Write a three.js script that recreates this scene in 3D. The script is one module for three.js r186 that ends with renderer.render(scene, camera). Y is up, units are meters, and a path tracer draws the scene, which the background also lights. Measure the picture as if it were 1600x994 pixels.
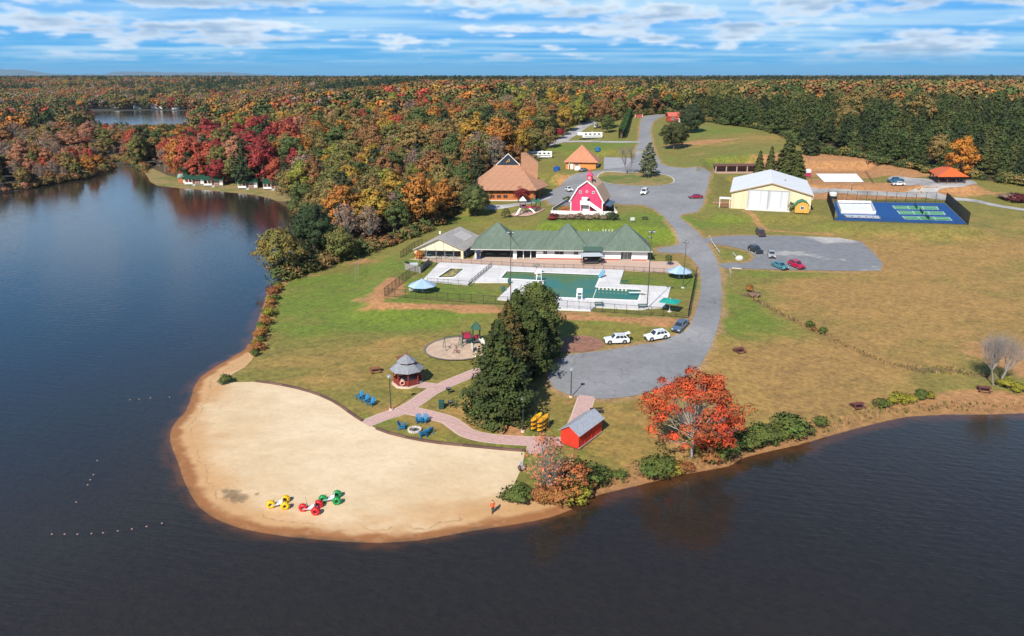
import * as THREE from 'three';
import { mergeGeometries } from 'three/addons/utils/BufferGeometryUtils.js';
import { RoundedBoxGeometry } from 'three/addons/geometries/RoundedBoxGeometry.js';
import { MarchingCubes } from 'three/addons/objects/MarchingCubes.js';

// ---------------------------------------------------------------- camera, sky, sun, exposure
const FOCAL = 1142, PITCH = 18.3 * Math.PI / 180, EYE = 46;            // focal length in photo pixels (1600 x 994)
const scene = new THREE.Scene();
const camera = new THREE.PerspectiveCamera(2 * Math.atan(497 / FOCAL) * 180 / Math.PI, 1600 / 994, 0.5, 40000);
camera.position.set(0, EYE, 0);
camera.rotation.x = -PITCH;
const SUN = new THREE.Vector3(-0.33, 0.66, 0.675).normalize();
const sun = new THREE.DirectionalLight(new THREE.Color(1.0, 0.945, 0.84), 5.0);
sun.position.copy(SUN).multiplyScalar(700).add(new THREE.Vector3(0, 0, -200));
sun.target.position.set(0, 0, -200);
sun.castShadow = true;
sun.shadow.radius = 1;
sun.shadow.mapSize.set(4096, 4096);
Object.assign(sun.shadow.camera, { left: -420, right: 420, top: 420, bottom: -420, near: 10, far: 2000 });
scene.add(sun, sun.target);
const renderer = new THREE.WebGLRenderer({ antialias: true });
renderer.setSize(1024, 636);
renderer.toneMapping = THREE.LinearToneMapping;
renderer.toneMappingExposure = 1.24;
renderer.shadowMap.enabled = true;
scene.fog = new THREE.FogExp2(new THREE.Color(0.50, 0.76, 1.0), 0.00003);

// ---------------------------------------------------------------- small helpers
const TAU = Math.PI * 2;
function rng(seed) { let a = seed >>> 0; return () => { a = (a + 0x6d2b79f5) | 0; let t = Math.imul(a ^ (a >>> 15), 1 | a); t = (t + Math.imul(t ^ (t >>> 7), 61 | t)) ^ t; return ((t ^ (t >>> 14)) >>> 0) / 4294967296; }; }
const clamp = (x, a = 0, b = 1) => Math.min(b, Math.max(a, x));
const lerp = (a, b, t) => a + (b - a) * t;
const sstep = (a, b, x) => { const t = clamp((x - a) / (b - a)); return t * t * (3 - 2 * t); };
const PERM = (() => { const r = rng(77), p = new Uint8Array(512); const q = [...Array(256).keys()]; for (let i = 255; i > 0; i--) { const j = Math.floor(r() * (i + 1)); [q[i], q[j]] = [q[j], q[i]]; } for (let i = 0; i < 512; i++) p[i] = q[i & 255]; return p; })();
const GRD = new Float32Array(256).map((_, i) => (i * 97 % 256) / 127.5 - 1);
function vnoise(x, y) { const xi = Math.floor(x), yi = Math.floor(y), fx = x - xi, fy = y - yi, a = xi & 255, b = yi & 255; const u = fx * fx * (3 - 2 * fx), v = fy * fy * (3 - 2 * fy); const g = (i, j) => GRD[PERM[PERM[(a + i) & 255] + ((b + j) & 255)]]; return lerp(lerp(g(0, 0), g(1, 0), u), lerp(g(0, 1), g(1, 1), u), v); }
function fbm(x, y, oct = 4) { let s = 0, a = 0.5, f = 1; for (let i = 0; i < oct; i++) { s += a * vnoise(x * f + i * 17.3, y * f + i * 9.1); a *= 0.5; f *= 2.03; } return s; }   // about -0.9 .. 0.9
const CP = Math.cos(PITCH), SP = Math.sin(PITCH);
function rayOf(px, py) { const u = (px - 800) / FOCAL, v = -(py - 497) / FOCAL; return [u, v * CP - SP, -v * SP - CP]; }
const W0 = (px, py) => { const d = rayOf(px, py), t = -EYE / d[1]; return [d[0] * t, d[2] * t]; };   // where a pixel's ray meets the lake level
function heightAtRow(x, z, py) { const v = (py - 497) / FOCAL; return EYE + z * (SP + v * CP) / (CP - v * SP); }   // height of the plumb line over (x, z) at a pixel row

// ---------------------------------------------------------------- the lie of the land
const shorePx = [[1900, 640], [1700, 640], [1600, 646], [1540, 648], [1480, 648], [1420, 651], [1380, 659], [1330, 672], [1290, 683], [1250, 695], [1200, 706], [1160, 716], [1140, 729], [1100, 736], [1060, 743], [1020, 753], [980, 763], [940, 772], [905, 784], [880, 796], [850, 806], [800, 815], [740, 824], [690, 833], [650, 840], [600, 843], [550, 842], [500, 838], [450, 833], [410, 827], [370, 818], [340, 805], [318, 788], [305, 768], [294, 745], [286, 720], [277, 700], [273, 685], [275, 668], [285, 655], [297, 643], [303, 628], [309, 605], [318, 590], [335, 578], [355, 566], [375, 554], [390, 545], [396, 525], [402, 505], [410, 480], [418, 458], [432, 440], [452, 420], [470, 395], [482, 365], [474, 343], [452, 326], [425, 311], [400, 305], [360, 301], [320, 297], [280, 294], [245, 290], [234, 284], [230, 276], [222, 267], [205, 259], [192, 253], [180, 252], [172, 256], [178, 263], [165, 270], [130, 280], [100, 285], [70, 290], [0, 304], [-100, 316], [-300, 345]];
const lakeA = shorePx.map(([x, y]) => W0(x, y)); lakeA.push([-420, -60], [-420, 320], [420, 320], [420, -60]);
const lakeB = [[110, 171.5], [180, 172.5], [240, 172], [300, 173], [345, 176], [330, 186], [280, 196], [235, 203], [195, 203], [165, 200], [120, 192]].map(([x, y]) => W0(x, y));
const LAKES = [lakeA, lakeB].map((p) => { const xs = p.map((q) => q[0]), zs = p.map((q) => q[1]); return { p, box: [Math.min(...xs), Math.max(...xs), Math.min(...zs), Math.max(...zs)] }; });
function inside(p, x, z) { let c = false; for (let i = 0, j = p.length - 1; i < p.length; j = i++) { const a = p[i], b = p[j]; if ((a[1] > z) !== (b[1] > z) && x < (b[0] - a[0]) * (z - a[1]) / (b[1] - a[1]) + a[0]) c = !c; } return c; }
function edgeDist(p, x, z) { let m = 1e18; for (let i = 0, j = p.length - 1; i < p.length; j = i++) { const ax = p[j][0], az = p[j][1], bx = p[i][0] - ax, bz = p[i][1] - az, t = clamp(((x - ax) * bx + (z - az) * bz) / (bx * bx + bz * bz + 1e-9)), dx = x - ax - bx * t, dz = z - az - bz * t, q = dx * dx + dz * dz; if (q < m) m = q; } return Math.sqrt(m); }
function shoreDist(x, z) {                       // metres to the waterline, negative on the water
  let best = 1e9;
  for (const L of LAKES) { const b = L.box, far = Math.max(b[0] - x, x - b[1], b[2] - z, z - b[3]); if (far > 400) { best = Math.min(best, far); continue; } const e = edgeDist(L.p, x, z); const s = inside(L.p, x, z) ? -e : e; if (Math.abs(s) < Math.abs(best) || s < 0) best = s < 0 ? s : Math.min(best, s); }
  return best;
}
const RISE = [[0, 1.3], [100, 1.3], [120, 1.8], [150, 3.0], [172, 4.4], [211, 7.6], [240, 9.4], [300, 15], [340, 18.6], [420, 21.5], [600, 23.5], [1000, 23], [2000, 22.5], [60000, 22.5]];
function rise(d) { for (let i = 1; i < RISE.length; i++) if (d < RISE[i][0]) { const [a, p] = RISE[i - 1], [b, q] = RISE[i]; return lerp(p, q, (d - a) / (b - a)); } return 22.5; }
const riseSmooth = (d) => { const w = 6 + d * 0.05; return (rise(d - w) + rise(d) * 2 + rise(d + w)) / 4; };
function openHeight(x, z, sd) {
  if (sd < 0) return -Math.min(2.6, 0.055 * -sd + 0.0016 * sd * sd);
  const d = Math.max(0, -z), az = x / Math.max(d, 60);
  let e = riseSmooth(d);
  const left = sstep(-0.22, -0.42, az) * sstep(230, 330, d) * (1 - sstep(1150, 1900, d));
  e = lerp(e, 4, left);
  if (d > 380) e += fbm(x / 260, z / 260, 3) * 5 * sstep(380, 900, d) * (1 - left);
  if (d > 3000) e += fbm(x / 1900, z / 1900, 3) * 14 * sstep(3000, 6000, d);
  if (d < 700) e += fbm(x / 34 + 5, z / 34, 2) * 0.5 * sstep(8, 40, sd);
  const cap = sd < 25 ? 0.052 * sd : 1.3 + (sd - 25) * 0.095;
  const k = 1.2, h = clamp(0.5 + 0.5 * (cap - e) / k);
  return lerp(cap, e, h) - k * h * (1 - h) * clamp(sd / 12);
}
const onLevel = (px, py, y) => { const d = rayOf(px, py), t = (y - EYE) / d[1]; return [d[0] * t, d[2] * t]; };
const PADS = [   // levelled ground: polygon traced at its own level
  [3.2, 9, [[596, 468], [840, 488], [1078, 503], [1094, 424], [1046, 384], [900, 372], [760, 366], [700, 346], [640, 388]]],
  [8.0, 10, [[1302, 347], [1516, 353], [1478, 315], [1288, 311]]],
  [8.5, 8, [[1132, 332], [1272, 334], [1268, 296], [1150, 282]]],
  [7.3, 8, [[855, 346], [962, 346], [968, 310], [880, 306]]],
  [6.0, 8, [[742, 320], [850, 320], [868, 286], [770, 280]]],
  [10.4, 7, [[872, 270], [946, 270], [944, 246], [886, 244]]],
  [11.1, 5, [[940, 267], [980, 265], [992, 246], [944, 245]]],
  [11.0, 6, [[1112, 274], [1184, 274], [1182, 262], [1116, 262]]],
  [12.0, 6, [[1440, 289], [1518, 289], [1506, 272], [1450, 270]]],
  [10.9, 6, [[1262, 288], [1364, 288], [1350, 268], [1262, 268]]],
].map(([y, blend, p]) => { const q = p.map(([a, b]) => onLevel(a, b, y)), xs = q.map((c) => c[0]), zs = q.map((c) => c[1]); return { y, blend, q, box: [Math.min(...xs) - blend, Math.max(...xs) + blend, Math.min(...zs) - blend, Math.max(...zs) + blend] }; });
function height(x, z, sd = shoreDist(x, z)) {
  let h = openHeight(x, z, sd);
  for (const p of PADS) { const b = p.box; if (x < b[0] || x > b[1] || z < b[2] || z > b[3]) continue; const e = inside(p.q, x, z) ? 0 : edgeDist(p.q, x, z); if (e < p.blend) h = lerp(p.y, h, sstep(0, p.blend, e)); }
  return h;
}
function G(px, py) {                              // where a pixel's ray meets the ground
  const d = rayOf(px, py); let t = 30, step = 4, p = t;
  for (let i = 0; i < 2000; i++) { const y = EYE + d[1] * t; if (y < Math.max(0, height(d[0] * t, d[2] * t))) { if (step < 0.02) break; t = p; step *= 0.25; } p = t; t += step; if (t > 5000) break; }
  return new THREE.Vector3(d[0] * t, Math.max(0, height(d[0] * t, d[2] * t)), d[2] * t);
}
const gxz = (list) => list.map(([x, y]) => { const q = G(x, y); return [q.x, q.z]; });
function proj(x, y, z) { const Y = y - EYE, f = -Y * SP - z * CP, u = Y * CP - z * SP; return [800 + FOCAL * x / f, 497 - FOCAL * u / f, f]; }

// ---------------------------------------------------------------- the sky: air and clouds
function makeSky() {
  const W = 4096, H = 2048, data = new Float32Array(W * H * 4);
  for (let r = 0; r < H; r++) {
    const el = ((r + 0.5) / H - 0.5) * Math.PI, y = Math.sin(el), c = Math.cos(el);
    for (let i = 0; i < W; i++) {
      const o = (r * W + i) * 4; data[o + 3] = 1;
      if (y <= 0) { data[o] = 0.06; data[o + 1] = 0.07; data[o + 2] = 0.07; continue; }
      const a = ((i + 0.5) / W - 0.5) * TAU, x = Math.cos(a) * c, z = Math.sin(a) * c;
      const t = sstep(0.10, 0.62, y), low = 1 - sstep(0, 0.07, y);
      let R = lerp(0.10, 0.022, t), Gr = lerp(0.38, 0.085, t), B = lerp(0.78, 0.27, t);
      R = lerp(R, 0.03, low); Gr = lerp(Gr, 0.36, low); B = lerp(B, 0.70, low);
      const k = 1 / (y + 0.022), px = x * k, pz = z * k;
      const big = fbm(px * 0.22 + 3.1, pz * 0.22 + 7.7, 3), mid = lerp(fbm(px * 1.5 + 11, pz * 1.7, 5), fbm(a * 21 + 5, el * 88 + 3, 5) * 1.1 - 0.02, 0.72 * (1 - sstep(0.12, 0.32, y)));
      const veil = sstep(-0.35, 0.5, fbm(px * 0.42 + 40, pz * 1.1 + 9, 4)) * lerp(0.88, 0.22, sstep(0.07, 0.4, y));
      const puff = sstep(0.06, 0.40, mid * 1.05 + big * 0.5 + 0.03), thick = sstep(0.3, 0.8, mid * 0.8 + big * 0.8 + 0.1);
      const hor = sstep(0.003, 0.03, y), horP = sstep(0.010, 0.034, y), va = veil * hor, pa = puff * 0.85 * horP * lerp(1, 0.35, sstep(0.08, 0.4, y));
      R = lerp(R, lerp(0.42, 0.15, t), va); Gr = lerp(Gr, lerp(0.64, 0.24, t), va); B = lerp(B, lerp(0.82, 0.40, t), va);
      const dim = lerp(1, 0.55, t), cr = lerp(0.80, 0.30, thick) * dim, cg = lerp(0.85, 0.42, thick) * dim, cb = lerp(0.90, 0.58, thick) * dim;
      data[o] = lerp(R, cr, pa); data[o + 1] = lerp(Gr, cg, pa); data[o + 2] = lerp(B, cb, pa);
    }
  }
  const t = new THREE.DataTexture(data, W, H, THREE.RGBAFormat, THREE.FloatType);
  t.mapping = THREE.EquirectangularReflectionMapping; t.magFilter = THREE.LinearFilter; t.minFilter = THREE.LinearFilter; t.needsUpdate = true;
  return t;
}
scene.background = makeSky();
scene.environment = scene.background;

// ---------------------------------------------------------------- materials and textures
const lin = (r, g, b) => new THREE.Color().setRGB(r, g, b);
function mat(r, g, b, roughness = 0.85, extra = {}) { return new THREE.MeshStandardMaterial({ color: lin(r, g, b), roughness, ...extra }); }
function texture(w, h, fn, srgb = true) {   // fn(u, v) -> linear r, g, b
  const d = new Uint8Array(w * h * 4), enc = (x) => { x = clamp(x); return 255 * (srgb ? (x < 0.0031308 ? 12.92 * x : 1.055 * Math.pow(x, 1 / 2.4) - 0.055) : x); };
  for (let j = 0; j < h; j++) for (let i = 0; i < w; i++) { const c = fn((i + 0.5) / w, (j + 0.5) / h), o = (j * w + i) * 4; d[o] = enc(c[0]); d[o + 1] = enc(c[1]); d[o + 2] = enc(c[2]); d[o + 3] = 255; }
  const t = new THREE.DataTexture(d, w, h, THREE.RGBAFormat); t.wrapS = t.wrapT = THREE.RepeatWrapping; t.magFilter = THREE.LinearFilter; t.minFilter = THREE.LinearMipmapLinearFilter; t.generateMipmaps = true;
  if (srgb) t.colorSpace = THREE.SRGBColorSpace; t.needsUpdate = true; return t;
}
const repeated = (t, sx, sy) => { const c = t.clone(); c.repeat.set(sx, sy); c.needsUpdate = true; return c; };
function tileNoise(n, f, oct, seed) {   // a height field that tiles, 0..1
  const a = new Float32Array(n * n); const r = rng(seed);
  for (let o = 0, amp = 1; o < oct; o++, amp *= 0.6) { const m = f << o, g = new Float32Array(m * m).map(() => r()); for (let j = 0; j < n; j++) for (let i = 0; i < n; i++) { const x = i / n * m, y = j / n * m, xi = Math.floor(x), yi = Math.floor(y), u = x - xi, v = y - yi, U = u * u * (3 - 2 * u), V = v * v * (3 - 2 * v), q = (p, s) => g[((yi + s) % m) * m + (xi + p) % m]; a[j * n + i] += amp * lerp(lerp(q(0, 0), q(1, 0), U), lerp(q(0, 1), q(1, 1), U), V); } }
  let lo = 1e9, hi = -1e9; for (const v of a) { lo = Math.min(lo, v); hi = Math.max(hi, v); } return a.map((v) => (v - lo) / (hi - lo));
}
function greyTexture(n, a) { return texture(n, n, (u, v) => { const k = a[Math.floor(v * n) * n + Math.floor(u * n)]; return [k, k, k]; }, false); }
const roughNoise = tileNoise(256, 8, 5, 5), fineTex = greyTexture(256, roughNoise);
function speckle(r, g, b, amount, seed, n = 256, f = 8) { const a = tileNoise(n, f, 5, seed), q = rng(seed + 1), s = new Float32Array(n * n).map(() => q()); return texture(n, n, (u, v) => { const i = Math.floor(v * n) * n + Math.floor(u * n), k = 1 + amount * (a[i] - 0.5) * 1.6 + amount * (s[i] - 0.5) * 0.7; return [r * k, g * k, b * k]; }); }

// ---------------------------------------------------------------- names, things, parts
const taken = new Map();
function numbered(name) { const n = taken.get(name) ?? 0; taken.set(name, n + 1); return n ? name + '_' + String(n).padStart(3, '0') : name; }
function tag(o, label, category, group, kind) { if (label) o.userData.label = label; if (category) o.userData.category = category; if (group) o.userData.group = group; if (kind) o.userData.kind = kind; return o; }
function thing(name, label, category, pos = [0, 0, 0], turn = 0, group) { const o = new THREE.Group(); o.name = numbered(name); o.position.set(...(pos.isVector3 ? pos.toArray() : pos)); o.rotation.y = turn; scene.add(o); return tag(o, label, category, group); }
function fuse(list) {
  list = [list].flat(); if (list.length === 1) return list[0];
  const flat = list.map((g) => { let q = g.index ? g.toNonIndexed() : g; const c = new THREE.BufferGeometry(); c.setAttribute('position', q.attributes.position); c.setAttribute('normal', q.attributes.normal); c.setAttribute('uv', q.attributes.uv ?? new THREE.BufferAttribute(new Float32Array(q.attributes.position.count * 2), 2)); return c; });
  return mergeGeometries(flat);
}
function part(name, geos, material, parent, label) { const m = new THREE.Mesh(fuse(geos), material); m.name = name; (parent ?? scene).add(m); if (label) m.userData.label = label; return m; }
function structure(name, geos, material) { const m = part(numbered(name), geos, material, scene); m.userData.kind = 'structure'; return m; }
function box(w, h, d, x = 0, y = 0, z = 0, ry = 0, rx = 0, rz = 0) { const g = new THREE.BoxGeometry(w, h, d); if (rx) g.rotateX(rx); if (rz) g.rotateZ(rz); if (ry) g.rotateY(ry); g.translate(x, y, z); return g; }
function rbox(w, h, d, x = 0, y = 0, z = 0, r = 0.03, ry = 0) { const g = new RoundedBoxGeometry(w, h, d, 2, r); if (ry) g.rotateY(ry); g.translate(x, y, z); return g; }
function cyl(r0, r1, h, x = 0, y = 0, z = 0, n = 10) { const g = new THREE.CylinderGeometry(r1, r0, h, n); g.translate(x, y + h / 2, z); return g; }   // r0 at the foot
function bar(a, b, r, n = 6, r2 = r) { const A = new THREE.Vector3(...a), B = new THREE.Vector3(...b), L = A.distanceTo(B), g = new THREE.CylinderGeometry(r2, r, L, n); g.translate(0, L / 2, 0); g.applyQuaternion(new THREE.Quaternion().setFromUnitVectors(new THREE.Vector3(0, 1, 0), B.clone().sub(A).normalize())); g.translate(...a); return g; }
function beam(a, b, w, h) { const A = new THREE.Vector3(...a), B = new THREE.Vector3(...b), L = A.distanceTo(B), g = new THREE.BoxGeometry(w, h, L), m = new THREE.Matrix4().lookAt(A, B, Math.abs(B.y - A.y) > 0.98 * L ? new THREE.Vector3(0, 0, 1) : new THREE.Vector3(0, 1, 0)); g.applyMatrix4(m); g.translate((A.x + B.x) / 2, (A.y + B.y) / 2, (A.z + B.z) / 2); return g; }
function poly(faces) { const pos = [], uv = []; for (const f of faces) for (let i = 2; i < f.length; i++) for (const q of [f[0], f[i - 1], f[i]]) { pos.push(...q); uv.push(q[0] + q[2] * 0.6, q[1] + q[2] * 0.4); } const g = new THREE.BufferGeometry(); g.setAttribute('position', new THREE.Float32BufferAttribute(pos, 3)); g.setAttribute('uv', new THREE.Float32BufferAttribute(uv, 2)); g.computeVertexNormals(); return g; }   // flat faces
function slab(pts, t) {   // a sloped roof panel with thickness t, corners counter-clockwise from above
  const lowr = pts.map(([x, y, z]) => [x, y - t, z]), f = [pts, [...lowr].reverse()]; for (let i = 0; i < pts.length; i++) { const j = (i + 1) % pts.length; f.push([pts[i], lowr[i], lowr[j], pts[j]]); } return poly(f);
}
function extrude(pts, depth, bevel = 0) { const s = new THREE.Shape(pts.map(([x, y]) => new THREE.Vector2(x, y))); const g = new THREE.ExtrudeGeometry(s, { depth: depth - 2 * bevel, bevelEnabled: bevel > 0, bevelSize: bevel, bevelThickness: bevel, bevelSegments: 2, bevelOffset: -bevel, steps: 1, curveSegments: 8 }); g.translate(0, 0, -depth / 2 + bevel); return g; }
function copyOf(o, pos, turn, label, group) { const c = o.clone(); c.name = numbered(o.name.replace(/_\d{3}$/, '')); c.userData = { ...o.userData }; if (label) c.userData.label = label; if (group) c.userData.group = group; if (pos) c.position.set(...(pos.isVector3 ? pos.toArray() : pos)); if (turn !== undefined) c.rotation.y = turn; scene.add(c); return c; }
const facing = (a, b) => Math.atan2(-(b.z - a.z), b.x - a.x);    // turn that lays local +x along a -> b

// ---------------------------------------------------------------- terrain
const AREA = { x0: -188, x1: 230, z0: -40, z1: -500 };
function axis(dense0, dense1, step, out, grow) { const a = []; for (let v = dense0; v <= dense1 + 1e-6; v += step) a.push(v); let s = step; let v = dense1; while (v < out) { s *= grow; v += s; a.push(v); } s = step; v = dense0; while (v > -out) { s *= grow; v -= s; a.unshift(v); } return a; }
const gx = axis(-150, 230, 1.25, 24000, 1.16), gz = axis(-340, -40, 1.1, 24000, 1.14);
const clearingPx = [[432, 446], [470, 428], [520, 414], [560, 399], [600, 386], [650, 371], [690, 352], [712, 336], [735, 318], [750, 300], [760, 285], [800, 262], [845, 250], [852, 225], [858, 214], [885, 200], [905, 192], [960, 190], [995, 181], [1034, 178], [1062, 178], [1095, 190], [1130, 195], [1180, 201], [1225, 215], [1248, 228], [1285, 240], [1330, 246], [1390, 259], [1430, 266], [1500, 277], [1560, 286], [1600, 291], [1750, 305]];
const clearing = gxz(clearingPx); clearing.push([330, -200], [330, 60], [-120, 60], [-52, -120]);
const beachEdgePx = [[397, 545], [396, 560], [382, 575], [352, 591], [356, 598], [395, 597], [430, 601], [480, 612], [520, 628], [545, 645], [575, 664], [600, 676], [640, 686], [680, 693], [730, 698], [780, 703], [820, 706], [816, 730], [802, 760], [815, 776], [850, 788], [886, 793]];
const beachPoly = gxz(beachEdgePx); for (const [x, y] of [[905, 800], [850, 826], [740, 845], [600, 866], [450, 856], [360, 838], [310, 810], [280, 765], [262, 710], [255, 680], [262, 650], [290, 610], [310, 578], [360, 550], [388, 538]]) beachPoly.push(W0(x, y));
// patches of turf and soil seen in the photograph: pixel of the middle, half sizes in metres, kind, strength
const PATCH = [];
function patch(px, py, rx, rz, kind, s = 1, rot = 0) { const g = G(px, py); PATCH.push([g.x, g.z, rx, rz, kind, s, Math.cos(rot), Math.sin(rot)]); }
for (const a of [
  // lush turf
  [560, 470, 22, 12, 0, 1], [640, 500, 20, 6, 0, 1], [480, 440, 12, 9, 0, 0.8], [600, 415, 16, 10, 0, 0.9], [680, 345, 14, 8, 0, 0.7], [900, 345, 30, 7, 0, 1], [1020, 350, 9, 12, 0, 1], [1170, 480, 7, 12, 0, 1.2], [1200, 520, 14, 8, 0, 0.9], [1140, 350, 20, 6, 0, 0.8], [1140, 395, 9, 6, 0, 0.9], [1230, 428, 30, 4, 0, 0.9], [1000, 440, 10, 6, 0, 1], [860, 430, 8, 4, 0, 1], [690, 455, 12, 6, 0, 0.5], [935, 228, 26, 18, 0, 0.8], [1110, 250, 26, 22, 0, 0.5], [1120, 205, 26, 40, 0, 0.45], [1000, 372, 8, 6, 0, 0.9], [1015, 640, 6, 6, 0, 0.3], [900, 715, 5, 4, 0, 0.6], [1080, 440, 3, 8, 0, 0.9], [1360, 350, 40, 5, 0, 0.5], [1280, 600, 14, 5, 0, 0.45], [1400, 560, 26, 6, 0, 0.5], [970, 505, 20, 4, 0, 0.5], [820, 672, 6, 4, 0, 0.5], [590, 655, 4, 2.5, 0, 0.7], [1290, 430, 20, 6, 0, 0.5],
  // dry straw coloured turf
  [480, 560, 16, 6, 1, 0.8], [560, 590, 16, 6, 1, 0.7], [640, 535, 14, 4, 1, 0.8], [1240, 560, 26, 9, 1, 1.4], [1190, 600, 20, 8, 1, 1.4], [1330, 480, 22, 9, 1, 1.1], [1270, 450, 9, 5, 1, 1.2], [1400, 470, 16, 9, 1, 1.0], [1550, 480, 14, 10, 1, 1.0], [1500, 420, 44, 18, 1, 1], [1450, 520, 34, 12, 1, 0.6], [1250, 640, 16, 5, 1, 0.9], [1400, 390, 30, 10, 1, 0.9], [1000, 660, 9, 9, 1, 1], [980, 720, 8, 6, 1, 0.8], [860, 620, 8, 6, 1, 0.6], [1330, 430, 22, 8, 1, 0.8], [1100, 225, 18, 10, 1, 0.7], [1200, 350, 20, 5, 1, 0.6], [700, 650, 8, 4, 1, 0.7], [760, 655, 6, 4, 1, 0.8], [1180, 215, 20, 20, 1, 0.8], [1550, 350, 30, 12, 1, 0.8], [1060, 570, 7, 12, 1, 0.7], [1130, 680, 9, 6, 1, 0.8], [600, 640, 7, 4, 1, 0.5], [950, 250, 8, 6, 1, 0.3],
  // bare soil
  [600, 458, 5, 7, 2, 1], [613, 440, 3, 6, 2, 1], [700, 478, 18, 1.6, 2, 1.1, -0.06], [820, 487, 20, 1.4, 2, 1.1, -0.07], [960, 498, 22, 1.5, 2, 1.1, -0.06], [1050, 508, 8, 1.5, 2, 0.9], [560, 410, 9, 5, 2, 0.7], [490, 430, 8, 2.5, 2, 0.7, 0.4], [1320, 255, 40, 14, 2, 1.7], [1270, 258, 20, 14, 2, 1.5], [1390, 265, 22, 10, 2, 1.5], [1330, 293, 34, 8, 2, 1.5], [1400, 296, 22, 6, 2, 1.2], [1290, 285, 14, 10, 2, 1.2], [1430, 272, 12, 7, 2, 1.0], [1290, 310, 10, 5, 2, 0.7], [1098, 222, 18, 6, 2, 1.4], [1090, 240, 9, 4, 2, 0.6], [905, 285, 6, 6, 2, 0.6], [880, 282, 5, 5, 2, 0.8], [860, 262, 6, 6, 2, 0.6], [900, 535, 8, 3, 2, 0.7], [1060, 590, 12, 1.4, 2, 0.8, 0.5], [1000, 540, 10, 1.5, 2, 0.6, 0.1], [655, 335, 6, 4, 2, 0.4], [1150, 288, 4, 8, 2, 0.6], [1095, 345, 4, 6, 2, 0.6, -0.6], [690, 345, 3, 6, 2, 0.3], [735, 660, 5, 2.5, 2, 0.5], [805, 672, 3, 3, 2, 0.9], [615, 640, 1.8, 1.3, 2, 1], [840, 690, 3, 1, 2, 0.8], [888, 628, 1.6, 1, 2, 0.8], [645, 514, 4, 1.5, 2, 0.35], [1500, 300, 40, 6, 2, 0.4], [1480, 290, 14, 4, 2, 0.6], [1590, 560, 9, 12, 2, 1.2], [1530, 622, 14, 3, 2, 1], [1450, 640, 14, 2.5, 2, 0.9], [1580, 640, 12, 3, 2, 1], [930, 760, 6, 2, 2, 0.8], [1020, 735, 6, 2, 2, 0.9], [1080, 700, 7, 5, 2, 0.6],
]) patch(...a);
const ditch = gxz([[1165, 460], [1190, 474], [1230, 495], [1270, 515], [1310, 535], [1350, 553], [1390, 570], [1430, 577], [1500, 580], [1545, 590]]);
function lineDist(p, x, z) { let m = 1e18; for (let i = 1; i < p.length; i++) { const ax = p[i - 1][0], az = p[i - 1][1], bx = p[i][0] - ax, bz = p[i][1] - az, t = clamp(((x - ax) * bx + (z - az) * bz) / (bx * bx + bz * bz)), dx = x - ax - bx * t, dz = z - az - bz * t; m = Math.min(m, dx * dx + dz * dz); } return Math.sqrt(m); }
const dirtTracks = [[[556, 468], [590, 474], [640, 477], [700, 481], [770, 486], [860, 491], [960, 499], [1070, 508]], [[612, 436], [598, 450], [590, 466], [596, 474]], [[1166, 330], [1200, 360], [1300, 366]], [[1262, 292], [1330, 295], [1420, 298]]].map((l) => gxz(l));
const lerp3 = (a, b, t) => [lerp(a[0], b[0], t), lerp(a[1], b[1], t), lerp(a[2], b[2], t)];
const roadPx = [[862, 578], [856, 592], [866, 607], [885, 616], [910, 622], [945, 624], [985, 620], [1020, 611], [1052, 599], [1075, 588], [1093, 572], [1108, 548], [1120, 518], [1126, 492], [1128, 460], [1126, 428], [1121, 408], [1113, 392], [1104, 378], [1090, 363], [1074, 350], [1062, 340], [1066, 335], [1090, 331], [1098, 322], [1101, 308], [1106, 290], [1111, 270], [1104, 265], [1070, 263], [1042, 260], [1032, 254], [1024, 240], [1019, 224], [1016, 206], [1019, 192], [1028, 185], [1040, 181], [1034, 179], [1015, 180], [1003, 184], [1000, 196], [999, 212], [997, 226], [992, 238], [985, 250], [965, 262], [942, 266], [920, 269], [897, 273], [882, 283], [870, 294], [860, 300], [852, 308], [862, 320], [880, 322], [960, 318], [1002, 320], [1020, 326], [1035, 336], [1047, 350], [1057, 366], [1062, 380], [1026, 388], [1030, 395], [1068, 396], [1080, 404], [1092, 418], [1096, 435], [1094, 462], [1087, 490], [1079, 508], [1070, 518], [1050, 527], [1030, 535], [1000, 539], [960, 546], [920, 551], [890, 554], [872, 564]];
const lotPx = [[1098, 374], [1130, 369], [1180, 368], [1240, 369], [1310, 372], [1345, 378], [1365, 395], [1379, 412], [1376, 423], [1330, 424], [1280, 423], [1220, 422], [1160, 420], [1130, 420], [1122, 413], [1140, 411], [1160, 412], [1174, 409], [1179, 401], [1170, 393], [1140, 385], [1110, 381]];
const roadPoly = gxz(roadPx), lotPoly = gxz(lotPx), cabinLawn = gxz([[196, 250], [212, 254], [236, 262], [262, 274], [300, 282], [380, 288], [475, 297], [470, 318], [425, 313], [400, 307], [320, 299], [240, 292], [230, 284]]);
const C = { lush: [0.125, 0.170, 0.016], olive: [0.180, 0.160, 0.030], straw: [0.315, 0.190, 0.052], soil: [0.40, 0.19, 0.080], mud: [0.049, 0.045, 0.031], litter: [0.085, 0.055, 0.024], bank: [0.33, 0.165, 0.065], sandbed: [0.20, 0.085, 0.028] };
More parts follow.
